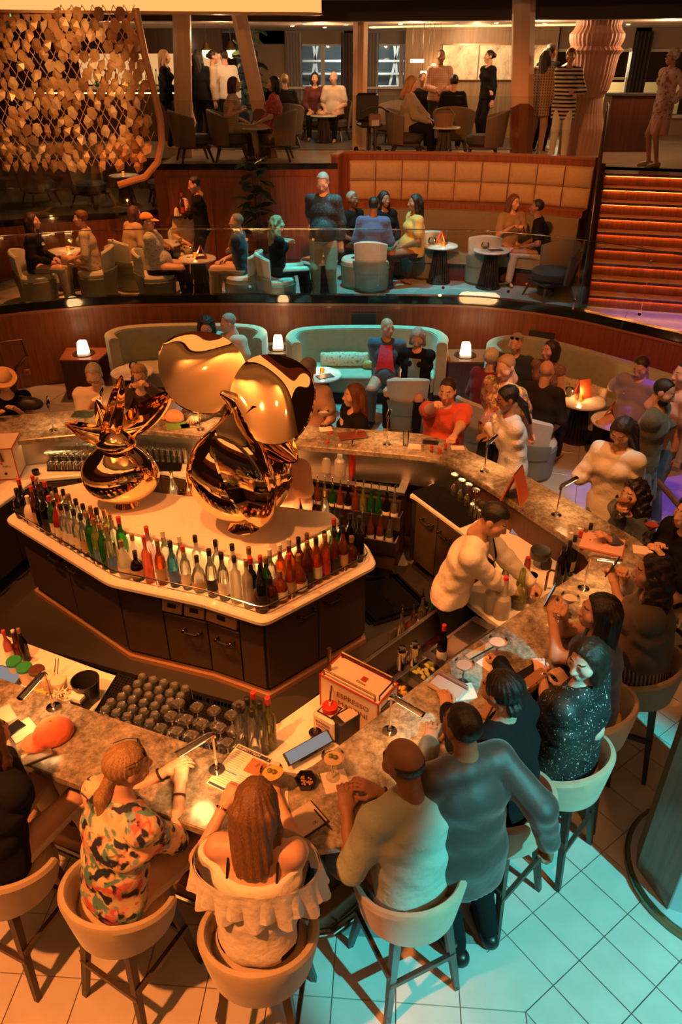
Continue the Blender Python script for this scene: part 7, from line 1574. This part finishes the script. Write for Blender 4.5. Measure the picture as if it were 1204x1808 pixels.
def tub_(px,py,lid,label,r=.045,h=.11):q=Pz(px,py,ZS);t=thing('lidded_tub',label,'tub',(q.x,q.y,ZS));B().lathe([(0,0),(r*.9,0),(r,h),(0,h)],n=22).build('tub',mat('tub plastic',(.62,.46,.30),.5),t);B().lathe([(0,h-.004),(r*1.08,h-.004),(r*1.08,h+.014),(r*.98,h+.02),(0,h+.02)],n=24).build('lid',lid,t)
tub_(32,1192,mat('green lid',(.02,.22,.06),.4),'cream tub with a green lid, left one of two');tub_(50,1203,MATS['green lid'],'cream tub with a green lid, right one of two');tub_(72,1208,mat('brown lid',(.08,.03,.02),.4),'cream tub with a dark brown lid');tub_(90,1218,mat('ivory lid',(.66,.52,.38),.4),'ivory-lidded tub beside the brown-lidded tub');tub_(110,1226,MATS['ivory lid'],'ivory-lidded tub nearest to the black bin')
q=Pz(158,1234,ZS);t=thing('waste_bin','black tapered countertop bin on the front worktop','bin',(q.x,q.y,ZS));B().lathe([(0,0),(.06,0),(.085,.16),(.080,.16),(.056,.006),(0,.006)],n=26).build('bin',mat('black plastic',(.02,.018,.018),.35),t)
q=Pz(118,1246,ZS);t=thing('napkin_caddy','caddy overflowing with crumpled paper ribbons on the front worktop','caddy',(q.x,q.y,ZS),math.radians(-22));B().box((0,0,.03),(.15,.10,.06),bev=.004).build('tray',M_black,t);rs=random.Random(9);rbn=B()
for i in range(60):x,y,z=rs.uniform(-.065,.065),rs.uniform(-.045,.045),.06+rs.random()*.04;rbn.tube([(x,y,z),(x+rs.uniform(-.02,.02),y+rs.uniform(-.02,.02),z+.015),(x+rs.uniform(-.03,.03),y+rs.uniform(-.03,.03),z)],.005,5)
rbn.build('paper_ribbons',mat('ribbon paper',(.72,.58,.42),.8),t,kind='stuff')
q=Pz(78,1236,ZS);t=thing('garnish_tray','black garnish tray with pale fruit slices in front of the tubs','tray',(q.x,q.y,ZS),math.radians(-22));B().box((0,0,.02),(.24,.07,.04),bev=.003).build('tray',M_black,t)
for i in range(7):o=inst('fruit_slice',wm[1],(0,0,0),'fruit slice in the black garnish tray on the front worktop','fruit slice','slices in the front garnish tray');ca_,sa_=math.cos(math.radians(-22)),math.sin(math.radians(-22));x=-.10+.032*i;o.location=(q.x+ca_*x,q.y+sa_*x,ZS+.042);o.rotation_euler=(.2*i,.3,i*1.1)
q=Pz(143,1252,ZS);t=thing('napkin_holder','black holder with folded paper napkins by the counter','napkin holder',(q.x,q.y,ZS),math.radians(-22));B().box((0,0,.05),(.10,.07,.10),bev=.004).build('holder',M_black,t);B().box((.0,-.01,.105),(.085,.05,.03)).build('napkins',NAPM,t,smooth=False)
q=Pz(8,1205,ZS);t=thing('order_tablet','dark order tablet with blue glow cut by the left frame edge','screen',(q.x,q.y,ZS),math.radians(-20));B().box((0,0,.03),(.22,.16,.015),R=Matrix.Rotation(.3,3,'X'),bev=.003).build('bezel',M_black,t);B().box((0,0,.039),(.20,.14,.001),R=Matrix.Rotation(.3,3,'X')).build('display',emis('tablet glow',(.62,.56,.54),.42),t,smooth=False)
for i,px in enumerate((96,101)):q=Pz(px,1196,ZS);tag(B().tube([(0,0,0),(.03,.02,.14)],.003,6).build('bar_spoon',M_bronze,None,loc=(q.x,q.y,ZS+.002)),'thin bar spoon %s the ivory-lidded tubs'%('left behind' if i==0 else 'right behind'),'spoon')
q=Pz(5,968,.0);t=thing('bucket','off-white bucket with wire handle on the floor at far left','bucket',(q.x+.02,q.y,0.02));B().lathe([(0,0),(.13,0),(.16,.30),(.152,.30),(.125,.008),(0,.008)],n=28).build('pail',mat('bucket plastic',(.52,.42,.34),.5),t);B().tube([(.155*math.cos(a),.155*math.sin(a)*.2,.28+.0-.12*math.sin(a))for a in np.linspace(0,pi,14)],.004,6).build('handle',M_bronze,t)
# lounge: sofas, lamps, tables
M_sofa=mat('sage velvet',(.33,.34,.25),.7,var=.07,scale=14,sheen=.3,bump=.08,bscale=140)
def sofa(pts,label,seatd=.62):
    P=cr(pts,5);t=thing('sofa',label,'sofa',(0,0,0));
    ribbon(B(),offs(P,-.14),.14,.86,.14).build('backrest',M_sofa,t);inn=P[4:-4]if len(P)>14 else P
    lo_=offs(P,-.14)
    B().tube([(p.x,p.y,.865)for p in offs(P,-.07)],.05,8,flat=(1.35,.6)).build('top_roll',M_sofa,t)
    m=len(P);poly=[(p.x,p.y)for p in offs(P,-.15)]
    B().prism(poly,.16,.40,.02).build('seat_cushion',M_sofa,t);B().prism([(x,y+.02)for x,y in poly],.0,.16).build('base',M_cabd,t,smooth=False);return t
sofa([(-3.15,9.78),(-3.28,10.1),(-3.05,10.42),(-2.2,10.55),(-1.32,10.48),(-1.04,10.2),(-1.08,9.82)],'curved sage sofa at left behind the gold sculpture')
sofa([(-.66,9.62),(-.76,9.98),(-.54,10.35),(.39,10.45),(1.23,10.34),(1.46,9.98),(1.42,9.62)],'curved sage sofa in the middle with the bald man')
sofa([(1.98,9.3),(1.96,9.7),(2.25,9.98),(2.77,9.86),(3.5,9.15),(4.1,8.4),(4.25,8.0),(4.0,7.6)],'long curved sage sofa at right beneath the walnut wall')
def side_table(P,label,lamp):
    t=thing('side_table',label,'side table',(P[0],P[1],0));B().prism([(-.26,-.22),(.26,-.22),(.32,.28),(-.32,.28)],0,.56).build('cabinet',M_walld,t,smooth=False);B().prism([(-.27,-.23),(.27,-.23),(.33,.28),(-.33,.28)],.56,.585,.004).build('top',M_wall,t,smooth=False)
    l=thing('table_lamp',lamp,'lamp',(P[0],P[1]+.02,.585));B().lathe([(0,0),(.15,0),(.155,.012),(.0,.012)],n=28).build('tray',M_bronze,l)
    sh=rounded([Vector((-.075,-.075,0)),Vector((.075,-.075,0)),Vector((.075,.075,0)),Vector((-.075,.075,0))],.03,3);v=[(p.x*k,p.y*k,z)for z,k in((.014,1.0),(.17,.78),(.185,.68))for p in sh];n=len(sh)
    B().add(v,[(r*n+i,r*n+(i+1)%n,(r+1)*n+(i+1)%n,(r+1)*n+i)for r in range(2)for i in range(n)]+[tuple(range(2*n,3*n)),tuple(range(n-1,-1,-1))]).build('shade',emis('lamp shade',(1,.72,.40),2.6),l)
    lamp_pt((P[0],P[1]-.02,.98),5,(1,.55,.22),.08);return t
side_table((-3.62,10.05),'walnut corner cabinet left of the left sofa','square frosted lamp on the corner cabinet at far left');side_table((-.90,10.28),'walnut table between left and middle sofas','square frosted lamp peeking out between the two sofas');side_table((1.74,9.98),'walnut table between middle and right sofas','square frosted lamp right of the middle sofa')
M_pil=pattern('leaf print',(.62,.55,.42),[(.36,.20,.09),(.45,.30,.16)],24)
def pillow(P,deg,label,w=.50,h=.19,d=.12):
    V,Q=sdf_mesh([ell((0,0,0),(w*.30,d*.5,h*.42)),cone((-w*.42,0,h*.30),(w*.42,0,h*.30),.022,.022),cone((-w*.42,0,-h*.30),(w*.42,0,-h*.30),.022,.022),cone((-w*.42,0,-h*.3),(-w*.42,0,h*.3),.022,.022),cone((w*.42,0,-h*.3),(w*.42,0,h*.3),.022,.022),ell((-w*.2,0,0),(w*.22,d*.42,h*.4)),ell((w*.2,0,0),(w*.22,d*.42,h*.4))],.014,.06)
    o=npobj('pillow',V,Q,M_pil);o.location=P;o.rotation_euler=(-.3,0,math.radians(deg));return tag(o,label,'pillow')
pillow((-2.35,10.14,.51),0,'leaf print lumbar pillow on the left sofa');pillow((.05,10.06,.51),0,'leaf print lumbar pillow on the middle sofa',.74,.2);pillow((3.10,8.92,.52),-45,'leaf print lumbar pillow on the right sofa beside the candle table',.7)
q=(.42,9.98,.405);t=thing('tan_purse','small tan purse on the middle sofa next to the pillow','bag',q);V,Q=sdf_mesh([ell((0,0,.06),(.12,.06,.06)),cone((-.08,0,.02),(.08,0,.02),.03,.03)],.013,.03,[('p',np.array((0,0,.002)),np.array((0,0,-1.)))]);npobj('body',V,Q,mat('tan purse',(.50,.28,.08),.5),t)
M_cand=emis('candle glow',(1,.36,.08),7)
def candle(P,label,w=2.2):t=thing('votive_candle',label,'candle',P,0,'votive candles');B().lathe([(0,0),(.028,0),(.032,.06),(.029,.06),(.026,.006),(0,.006)],n=16).build('holder',glass('candle glass',(1,.62,.3),.35,(.9,.4,.12)),t);B().lathe([(0,.006),(.022,.006),(.022,.03),(.006,.034),(0,.048)],n=12).build('flame',M_cand,t);lamp_pt((P[0],P[1],P[2]+.10),w,(1,.42,.12),.02);return t
def bowl(P,label,r=.07):t=thing('glass_bowl',label,'bowl',P);B().lathe([(0,0),(r*.5,0),(r*.95,r*.5),(r,r*.9),(r*.75,r*1.5),(r*.72,r*1.48),(r*.95,r*.9),(r*.9,r*.5),(r*.45,.006),(0,.006)],n=24).build('bowl',G_GLASS,t);B().lathe([(0,.008),(r*.6,.015),(r*.75,r*.5),(0,r*.55)],n=14).build('moss',mat('green moss',(.06,.11,.05),.8,var=.4,scale=60),t);return t
def card(P,deg,label):return tag(B().box((0,0,.005),(.22,.14,.009),bev=.002).build('menu_folder',mat('dark menu',(.06,.05,.04),.5),None,loc=P,rz=math.radians(deg)),label,'menu')
def at(px,py,z):p=Pz(px,py,z);return p
TZ=.536
q=at(233,655,TZ);put_table(q.x,q.y,0,'round marble table behind the plum cardigan woman');bowl((q.x+.03,q.y+.02,TZ),'glass globe bowl on the left lounge table')
q=at(566,660,TZ);put_table(q.x,q.y,0,'round marble table in front of the middle sofa pillow');candle((q.x+.02,q.y+.05,TZ),'votive candle on the table by the large sculpture');card((q.x+.06,q.y-.10,TZ),25,'dark menu on the marble table by the large sculpture')
q=at(710,662,TZ);put_table(q.x,q.y,0,'round marble table before the bald man in blue');candle((q.x+.04,q.y+.04,TZ),'votive candle on the table before the bald man');bowl((q.x-.08,q.y+.08,TZ),'glass globe bowl on the table before the bald man');card((q.x,q.y-.13,TZ),8,'dark menu on the table before the bald man');held_drink(Vector((q.x+.13,q.y+.12,TZ)),(.66,.58,.35),'wine glass on the table before the bald man')
put_tub(q.x+.02,q.y-.52,0,90,'empty lounge chair at the table before the bald man')
q=at(1028,706,TZ);put_table(q.x,q.y,0,'round marble table with a candle and rust menu stand at right');candle((q.x-.02,q.y+.02,TZ),'votive candle in front of the rust menu stand at right',4);tent((q.x+.03,q.y+.13,TZ),20,'rust menu stand behind the candle on the right table',.22,.16);bowl((q.x-.14,q.y+.12,TZ),'glass globe bowl on the right candle table')
q=at(1088,742,TZ);put_table(q.x,q.y,0,'round marble table behind the cream blouse woman');tent((q.x-.05,q.y+.05,TZ),60,'rust menu stand on the table behind the cream blouse woman',.18,.15)
hr=thing('handrail','brown handrail sloping past the cream blouse woman at right','handrail');a,b=Py(1125,808,6.9),Py(1210,905,5.6);B().tube([a,b],.028,10).build('rail',M_pc,hr)
for k in(.1,.9):q=a.lerp(b,k);B().tube([(q.x,q.y,0),(q.x,q.y,q.z)],.018,8).build('post',M_bronze,hr)
h2=thing('handrail','bent bronze handrail on the walnut wall at far left','handrail');B().tube([Py(-20,608,9.75),Py(38,600,10.0),Py(48,628,10.05),Py(28,650,9.95),Py(30,690,9.95)],.02,8).build('rail',M_bronze,h2)
q=Py(48,657,10.17);t=thing('wall_socket','small square wall socket near the far left handrail','socket',q,math.radians(28));B().box((0,0,0),(.08,.012,.08),bev=.003).build('plate',mat('socket plate',(.40,.22,.14),.4),t);B().box((0,-.008,0),(.05,.004,.05),bev=.001).build('insert',M_redt,t)
# terrace tables and chairs
TT=TM+.60
def ttab(px,py,lab,dy=0):q=at(px,py,TT);put_table(q.x,q.y+dy,TM,lab).scale=(1,1,1.12);return Vector((q.x,q.y+dy,TT))
q=ttab(348,455,'terrace table between the orange cap man and navy polo man');tent((q.x+.06,q.y,q.z),100,'rust menu stand on the table of the orange cap man',.16,.2);candle((q.x-.04,q.y+.06,q.z),'votive candle on the table of the orange cap man');held_drink(Vector((q.x-.14,q.y+.02,q.z)),(.6,.55,.4),'wine glass on the table of the orange cap man')
q=ttab(563,458,'terrace table in front of the curly blonde woman');bowl((q.x+.06,q.y+.02,q.z),'glass globe bowl on the curly blonde table');candle((q.x-.03,q.y+.04,q.z),'votive candle on the curly blonde table');card((q.x-.14,q.y-.03,q.z),0,'dark menu on the curly blonde table')
q=ttab(115,442,'terrace table between the dark-haired and lace-blouse women');candle((q.x+.05,q.y+.02,q.z),'votive candle between the dark-haired and lace-blouse women');held_drink(Vector((q.x+.08,q.y+.1,q.z)),(.7,.5,.2),'martini between the dark-haired and lace-blouse women')
q=ttab(695,424,'terrace table in front of the blue hoodie man');candle((q.x-.12,q.y,q.z),'votive candle in front of the blue hoodie man');tent((q.x+.03,q.y,q.z),80,'rust menu stand beside the yellow tee woman',.2,.16)
q=ttab(778,432,'terrace table beside the yellow tee woman');tent((q.x+.02,q.y+.05,q.z),70,'rust menu stand on the table right of yellow tee',.22,.18);candle((q.x+.03,q.y-.1,q.z),'votive candle right of the yellow tee woman');bowl((q.x-.14,q.y+.02,q.z),'glass globe bowl right of the yellow tee woman')
q=ttab(868,440,'terrace table of the couple at right');bowl((q.x-.1,q.y+.05,q.z),'glass globe bowl on the table of the right couple');held_drink(Vector((q.x+.08,q.y+.12,q.z)),(.75,.6,.5),'martini on the table of the right couple');card((q.x+.05,q.y-.08,q.z),10,'menu on the table of the right couple')
q=ttab(300,418,'terrace table behind the waiter',-.45)
for px,py,fc,lab in((632,505,165,'empty terrace chair in side view near the curly blonde table'),(750,488,95,'empty terrace chair with back to the glass below the yellow tee woman'),(848,498,85,'empty terrace chair with back to the glass near the right couple')):
    q=at(px,py,TM);put_tub(q.x,q.y,TM,fc,lab)
q=fing(p39,1,.05,.02);t=thing('serving_tray','round black serving tray carried by the terrace waiter','tray',q);B().lathe([(0,0),(.17,0),(.175,.015),(.165,.015),(.16,.006),(0,.006)],n=26).build('tray',M_black,t);bottle((q.x+.03,q.y,q.z+.008),'std',G_AMBD,'red','red','small brown bottle on the terrace waiter tray','waiter tray');tag(B().lathe([(0,0),(.05,0),(.03,.10),(0,.13)],(q.x-.08,q.y,q.z+.008),5).build('folded_napkin',NAPM,smooth=False),'folded napkin cone on the terrace waiter tray','napkin')
q=fing(p43,1,.06,-.10);tag(B().box((0,0,0),(.13,.02,.15),bev=.006).build('paper_bag',mat('orange bag',(.72,.34,.05),.6),None,loc=(q.x,q.y,q.z),rz=.3),'orange paper pouch in the hand of the standing terrace man','pouch')
def fig(P,h,n,label,seed,pot=True,sp=.36):
    r=random.Random(seed);t=thing('fig_plant',label,'plant',P);
    if pot:B().lathe([(0,0),(.16,0),(.2,.34),(.18,.34),(.17,.3),(0,.3)],n=24).build('pot',mat('planter',(.10,.06,.04),.5),t)
    B().tube([(0,0,.28),(.02,.02,h*.5),(-.03,0,h*.9)],[.018,.014,.006],6).tube([(0,0,.3),(.09,-.05,h*.6),(.12,-.06,h*.85)],[.012,.01,.005],6).build('stem',M_leg,t)
    lf=bpy.data.meshes.get('fig_leaf')or B().grid(lambda u,v:((v-.5)*2*.075*math.sin(pi*min(1,u*.93+.05))**.7*(1+.25*u),.22*u,-.06*u*u+.03*(v-.5)**2*4*.6+.006*math.sin(u*20)*abs(v-.5)),8,5).mesh('fig_leaf',mat('fig leaf',(.028,.065,.022),.35,var=.3,scale=9))
    for i in range(n):
        a=r.random()*6.28;z=h*(.35+.65*i/n);o=bpy.data.objects.new('leaf',lf);COL.objects.link(o);o.parent=t;k=sp*r.uniform(.05,.4);o.location=(k*math.cos(a),k*math.sin(a),z);o.rotation_euler=(r.uniform(-.5,.7),r.uniform(-.4,.4),a-pi/2);s_=r.uniform(.8,1.3);o.scale=(s_,)*3
    return t
fig((-1.42,13.15,TM),1.75,46,'tall fiddle leaf fig standing at the back of the terrace',1);fig((-1.72,16.4,TU),2.05,40,'tall dark fig plant behind the leaning column upstairs',2)
# upper deck furniture
M_arm=mat('dark charcoal weave',(.055,.042,.034),.75,var=.2,scale=50);M_armt=mat('taupe shell',(.16,.11,.075),.7)
def make_arm():
    t=thing('armchair','low armchair','armchair',group='upper deck armchairs');tub_shell(B(),.30,.05,.26,.82,.58,-pi/2-1.5,-pi/2+1.5,26,.06).build('shell',M_armt,t);B().lathe([(0,.28),(.27,.28),(.30,.31),(.30,.40),(.26,.44),(0,.445)],n=24).build('seat_cushion',M_arm,t);B().box((0,0,.25),(.5,.5,.05),bev=.01).build('seat_frame',M_leg,t)
    for sx in(-1,1):
        for sy in(-1,1):B().tube([(sx*.20,sy*.20,.25),(sx*.28,sy*.28,0)],[.028,.018],4).build('leg',M_leg,t,smooth=False)
    return t
arm=make_arm();arm_used=[False]
def put_arm(px,y,face,label,z=TU,x=None):xx=Py(px,230,y).x if x is None else x;return place(arm,arm_used,(xx,y,z),math.radians(face-90),label)
def arm_for(p,face,label):c=hip_xy(p);return place(arm,arm_used,(c[0],c[1],TU),math.radians(face-90),label)
arm_for(p55,5,'armchair under the woman in the quilted vest');arm_for(p56,178,'armchair under the woman in the red print shirt');arm_for(p60,350,'armchair under the upstairs blonde woman')
put_arm(340,14.6,20,'empty armchair next to the quilted vest woman');put_arm(855,14.5,170,'empty armchair facing the wicker basket table');put_arm(800,16.0,80,'armchair behind the wicker basket');put_arm(745,16.9,300,'armchair under the seated man in black upstairs');put_arm(555,18.6,270,'armchair under the woman in maroon');put_arm(590,18.3,250,'armchair under the man in the white polo');put_arm(503,17.0,100,'armchair under the topknot person');put_arm(690,17.5,240,'dark armchair right of the straight cream post')
t=put_arm(1075,16.8,200,'pale tub armchair beside the dark cabinet upstairs');place(arm,arm_used,(Py(975,470,11.6).x,11.6,TM),math.radians(200-90),'taupe armchair on the terrace under the man in black');
def up_table(px,y,label):x=Py(px,230,y).x;return place(table,table_used,(x,y,TU),0,label),Vector((x,y,TU+.536))
_,q=up_table(450,14.75,'upper table between quilted vest and red print women');bowl((q.x,q.y,q.z),'glass bowl on the upper table of the vest woman');_,q=up_table(785,14.9,'upper table carrying the wicker basket')
t=thing('wicker_basket','tan wicker basket bag on the upper table beside the blonde woman','basket',(q.x-.02,q.y,q.z));B().lathe([(0,0),(.15,0),(.19,.2),(.18,.2),(.14,.01),(0,.01)],n=20,sy=.6).build('basket',stripes('wicker',(.34,.19,.10),(.20,.10,.05),60,'Z'),t);B().tube([(-.17,0,.19),(-.1,0,.27),(.1,0,.27),(.17,0,.19)],.008,6).build('handle',M_leg,t)
_,q=up_table(572,17.9,'upper table of the white polo man')
x=Py(657,235,14.6).x;t=thing('mobility_scooter','black mobility scooter parked before the cream post upstairs','scooter',(x,14.75,TU),math.radians(10));B().box((0,.05,.11),(.42,.75,.07),bev=.02).build('deck',M_black,t);B().box((0,.25,.56),(.40,.42,.08),bev=.03).build('seat',M_black,t);B().box((0,.44,.82),(.40,.09,.46),bev=.04).build('seat_back',M_black,t);B().tube([(0,.25,.14),(0,.25,.52)],.035,8).build('seat_post',M_dark,t);B().tube([(0,-.30,.12),(0,-.22,.80)],.03,8).build('tiller',M_black,t);B().box((0,-.22,.66),(.20,.10,.20),bev=.02).build('front_basket',mat('scooter panel',(.20,.10,.06),.5),t);B().box((0,-.275,.62),(.13,.006,.09)).build('sign_plate',mat('pale sign',(.45,.48,.55),.5),t,smooth=False);B().tube([(-.26,-.18,.78),(-.1,-.24,.86),(.1,-.24,.86),(.26,-.18,.78)],.014,6).build('handlebar',M_black,t)
for sx in(-.21,.21):
    for sy in(-.28,.36):B().lathe([(0,-.03),(.09,-.03),(.10,-.02),(.10,.02),(.09,.03),(0,.03)],(sx,sy,.10),18,Matrix.Rotation(pi/2,3,'Y')).build('wheel',M_rubber,t)
for i,(x,w,lab)in enumerate(((2.60,.78,'left lit canvas of grey ink swirls on the upper wall'),(3.42,.80,'right lit canvas of grey ink swirls on the upper wall'),(4.22,.62,'third lit canvas half hidden behind the pink column'))):
    t=thing('wall_art',lab,'painting',(x,18.98,3.72));B().box((0,0,.32),(w,.03,.66)).build('canvas',stone('ink canvas',[(.16,.15,.13),(.46,.40,.30),(.66,.58,.44),(.70,.62,.47)],.8,2.4,5,.0,.25),t,smooth=False);
    for z in(-.015,.655):B().box((0,-.005,z),(w+.04,.045,.025)).build('frame',M_bronze,t,smooth=False)
spot('art_spot',(3.0,17.4,UC-.1),(3.0,19,4.0),70,(1,.68,.36),70,.5,.05)
for x,lab in((2.02,'small glowing wall sconce left of the paintings'),(4.42,'round glowing wall sconce right of the bald column group')):t=thing('wall_sconce',lab,'wall lamp',(x,18.93,3.95));B().lathe([(0,0),(.05,0),(.05,.03),(0,.03)],(0,.04,0),14,Matrix.Rotation(pi/2,3,'X')).build('mount',M_bronze,t);V,Q=sdf_mesh([ell((0,-.03,0),(.075,.05,.075))],.012,.01);npobj('globe',V,Q,emis('sconce glow',(1,.55,.2),6),t);lamp_pt((x,18.75,4.0),6,(1,.55,.22),.06)
t=thing('pendant_lamps','cluster of three glowing tube pendants hanging before the paintings','pendant lamp',(1.62,16.9,4.7))
for dx,dz,dy in((-.14,-.62,0),(.08,-.82,.1),(.18,-.92,-.05)):B().tube([(dx-.13,dy,dz),(dx+.13,dy,dz)],.030,10).build('tube_shade',emis('tube glow',(1,.72,.36),7),t);B().tube([(dx-.1,dy,dz),(dx-.1,dy,0)],.004,5).tube([(dx+.1,dy,dz),(dx+.1,dy,0)],.004,5).build('cord',M_black,t)
for px,y,lab in((365,17.2,'oval glowing pendant nearest the upper left bar'),(408,17.6,'oval glowing pendant behind the fig leaves')):
    q=Py(px,92,y);t=thing('pendant_lamp',lab,'pendant lamp',(q.x,q.y,UC));B().tube([(0,0,0),(0,0,q.z-UC+.1)],.006,6).build('cord',M_black,t);V,Q=sdf_mesh([ell((0,0,q.z-UC),(.09,.09,.11))],.016,.01);npobj('globe',V,Q,emis('sconce glow',(1,.55,.2),6),t);V,Q=sdf_mesh([cone((0,0,q.z-UC+.03),(0,0,q.z-UC+.14),.105,.05)],.016,.01,[('p',np.array((0,0,q.z-UC+.03)),np.array((0,0,-1.)))]);npobj('hood',V,Q,M_bronze,t)
ub_=thing('upper_bar','lit bar counter behind the standing women upstairs','bar',(-4.6,18.6,TU));B().box((0,0,.5),(4.2,.5,1.0),bev=.01).build('counter',M_walld,ub_);B().box((0,-.02,1.02),(4.3,.6,.04),bev=.008).build('top',M_marb,ub_);B().box((0,-.26,.93),(4.1,.01,.02)).build('light_strip',M_ledw,ub_,smooth=False);B().box((.2,1.6,1.35),(3.4,.04,.62)).build('backlit_wall',emis('bar back glow',(1,.50,.18),.8),ub_,smooth=False)
for i in range(14):bottle((-6.0+.22*i,18.75,TU+1.04),'std',rb.choice([G_AMB,G_CLEAR,G_DARK,G_GRN]),None,'black','bottle on the lit upper bar, %s from the left'%ORD[i],'upper bar bottles')
wlf=struct(B().box((-7,20.3,(TU+UC)/2),(8.5,.2,UC-TU)).build('wall_upper_left',M_walld,smooth=False))
M_exit=emis('exit green',(.10,.75,.25),2.0)
for q,lab in((Py(548,11,15.2),'green lit running man exit sign on the ceiling edge'),(Py(16,26,13.4),'green lit exit sign behind the leaf screen')):
    t=thing('exit_sign',lab,'exit sign',q);B().box((0,0,0),(.17,.03,.10),bev=.004).build('case',mat('exit case',(.05,.2,.09),.4),t);B().box((0,-.017,0),(.155,.004,.085)).build('panel',M_exit,t,smooth=False)
    B().box((.035,-.021,.012),(.02,.003,.03)).box((.03,-.021,-.02),(.012,.003,.03),R=Matrix.Rotation(.5,3,'Y')).box((.045,-.021,-.018),(.012,.003,.03),R=Matrix.Rotation(-.5,3,'Y')).build('running_figure',M_white,t,smooth=False);B().box((-.04,-.021,0),(.05,.003,.012)).build('arrow',M_white,t,smooth=False)
    B().tube([(0,0,.05),(0,0,.45)],.006,6).build('hanger',M_bronze,t)
t=thing('host_cabinet','dark slatted host cabinet behind the stair railing upstairs','cabinet',(Py(1105,200,16.2).x+.12,16.4,TU));B().box((0,0,.48),(.9,.5,.96),bev=.01).build('body',M_walld,t);B().box((0,0,.98),(.96,.56,.04),bev=.006).build('top',M_dark,t)
for(px,py,fc,lab)in((45,345,40,'dark armchair at far left beneath the leaf screen'),(140,350,330,'taupe armchair beneath the leaf screen centre'),(275,345,200,'taupe armchair beneath the leaf screen right end')):q=Pz(px,py+30,TP);place(arm,arm_used,(q.x,q.y+.9,TP),math.radians(fc-90),lab)
q=Pz(200,380,TP);place(table,table_used,(q.x,q.y+1.1,TP),0,'round table with a candle beneath the leaf screen');candle((q.x,q.y+1.05,TP+.536),'votive candle on the table beneath the leaf screen')
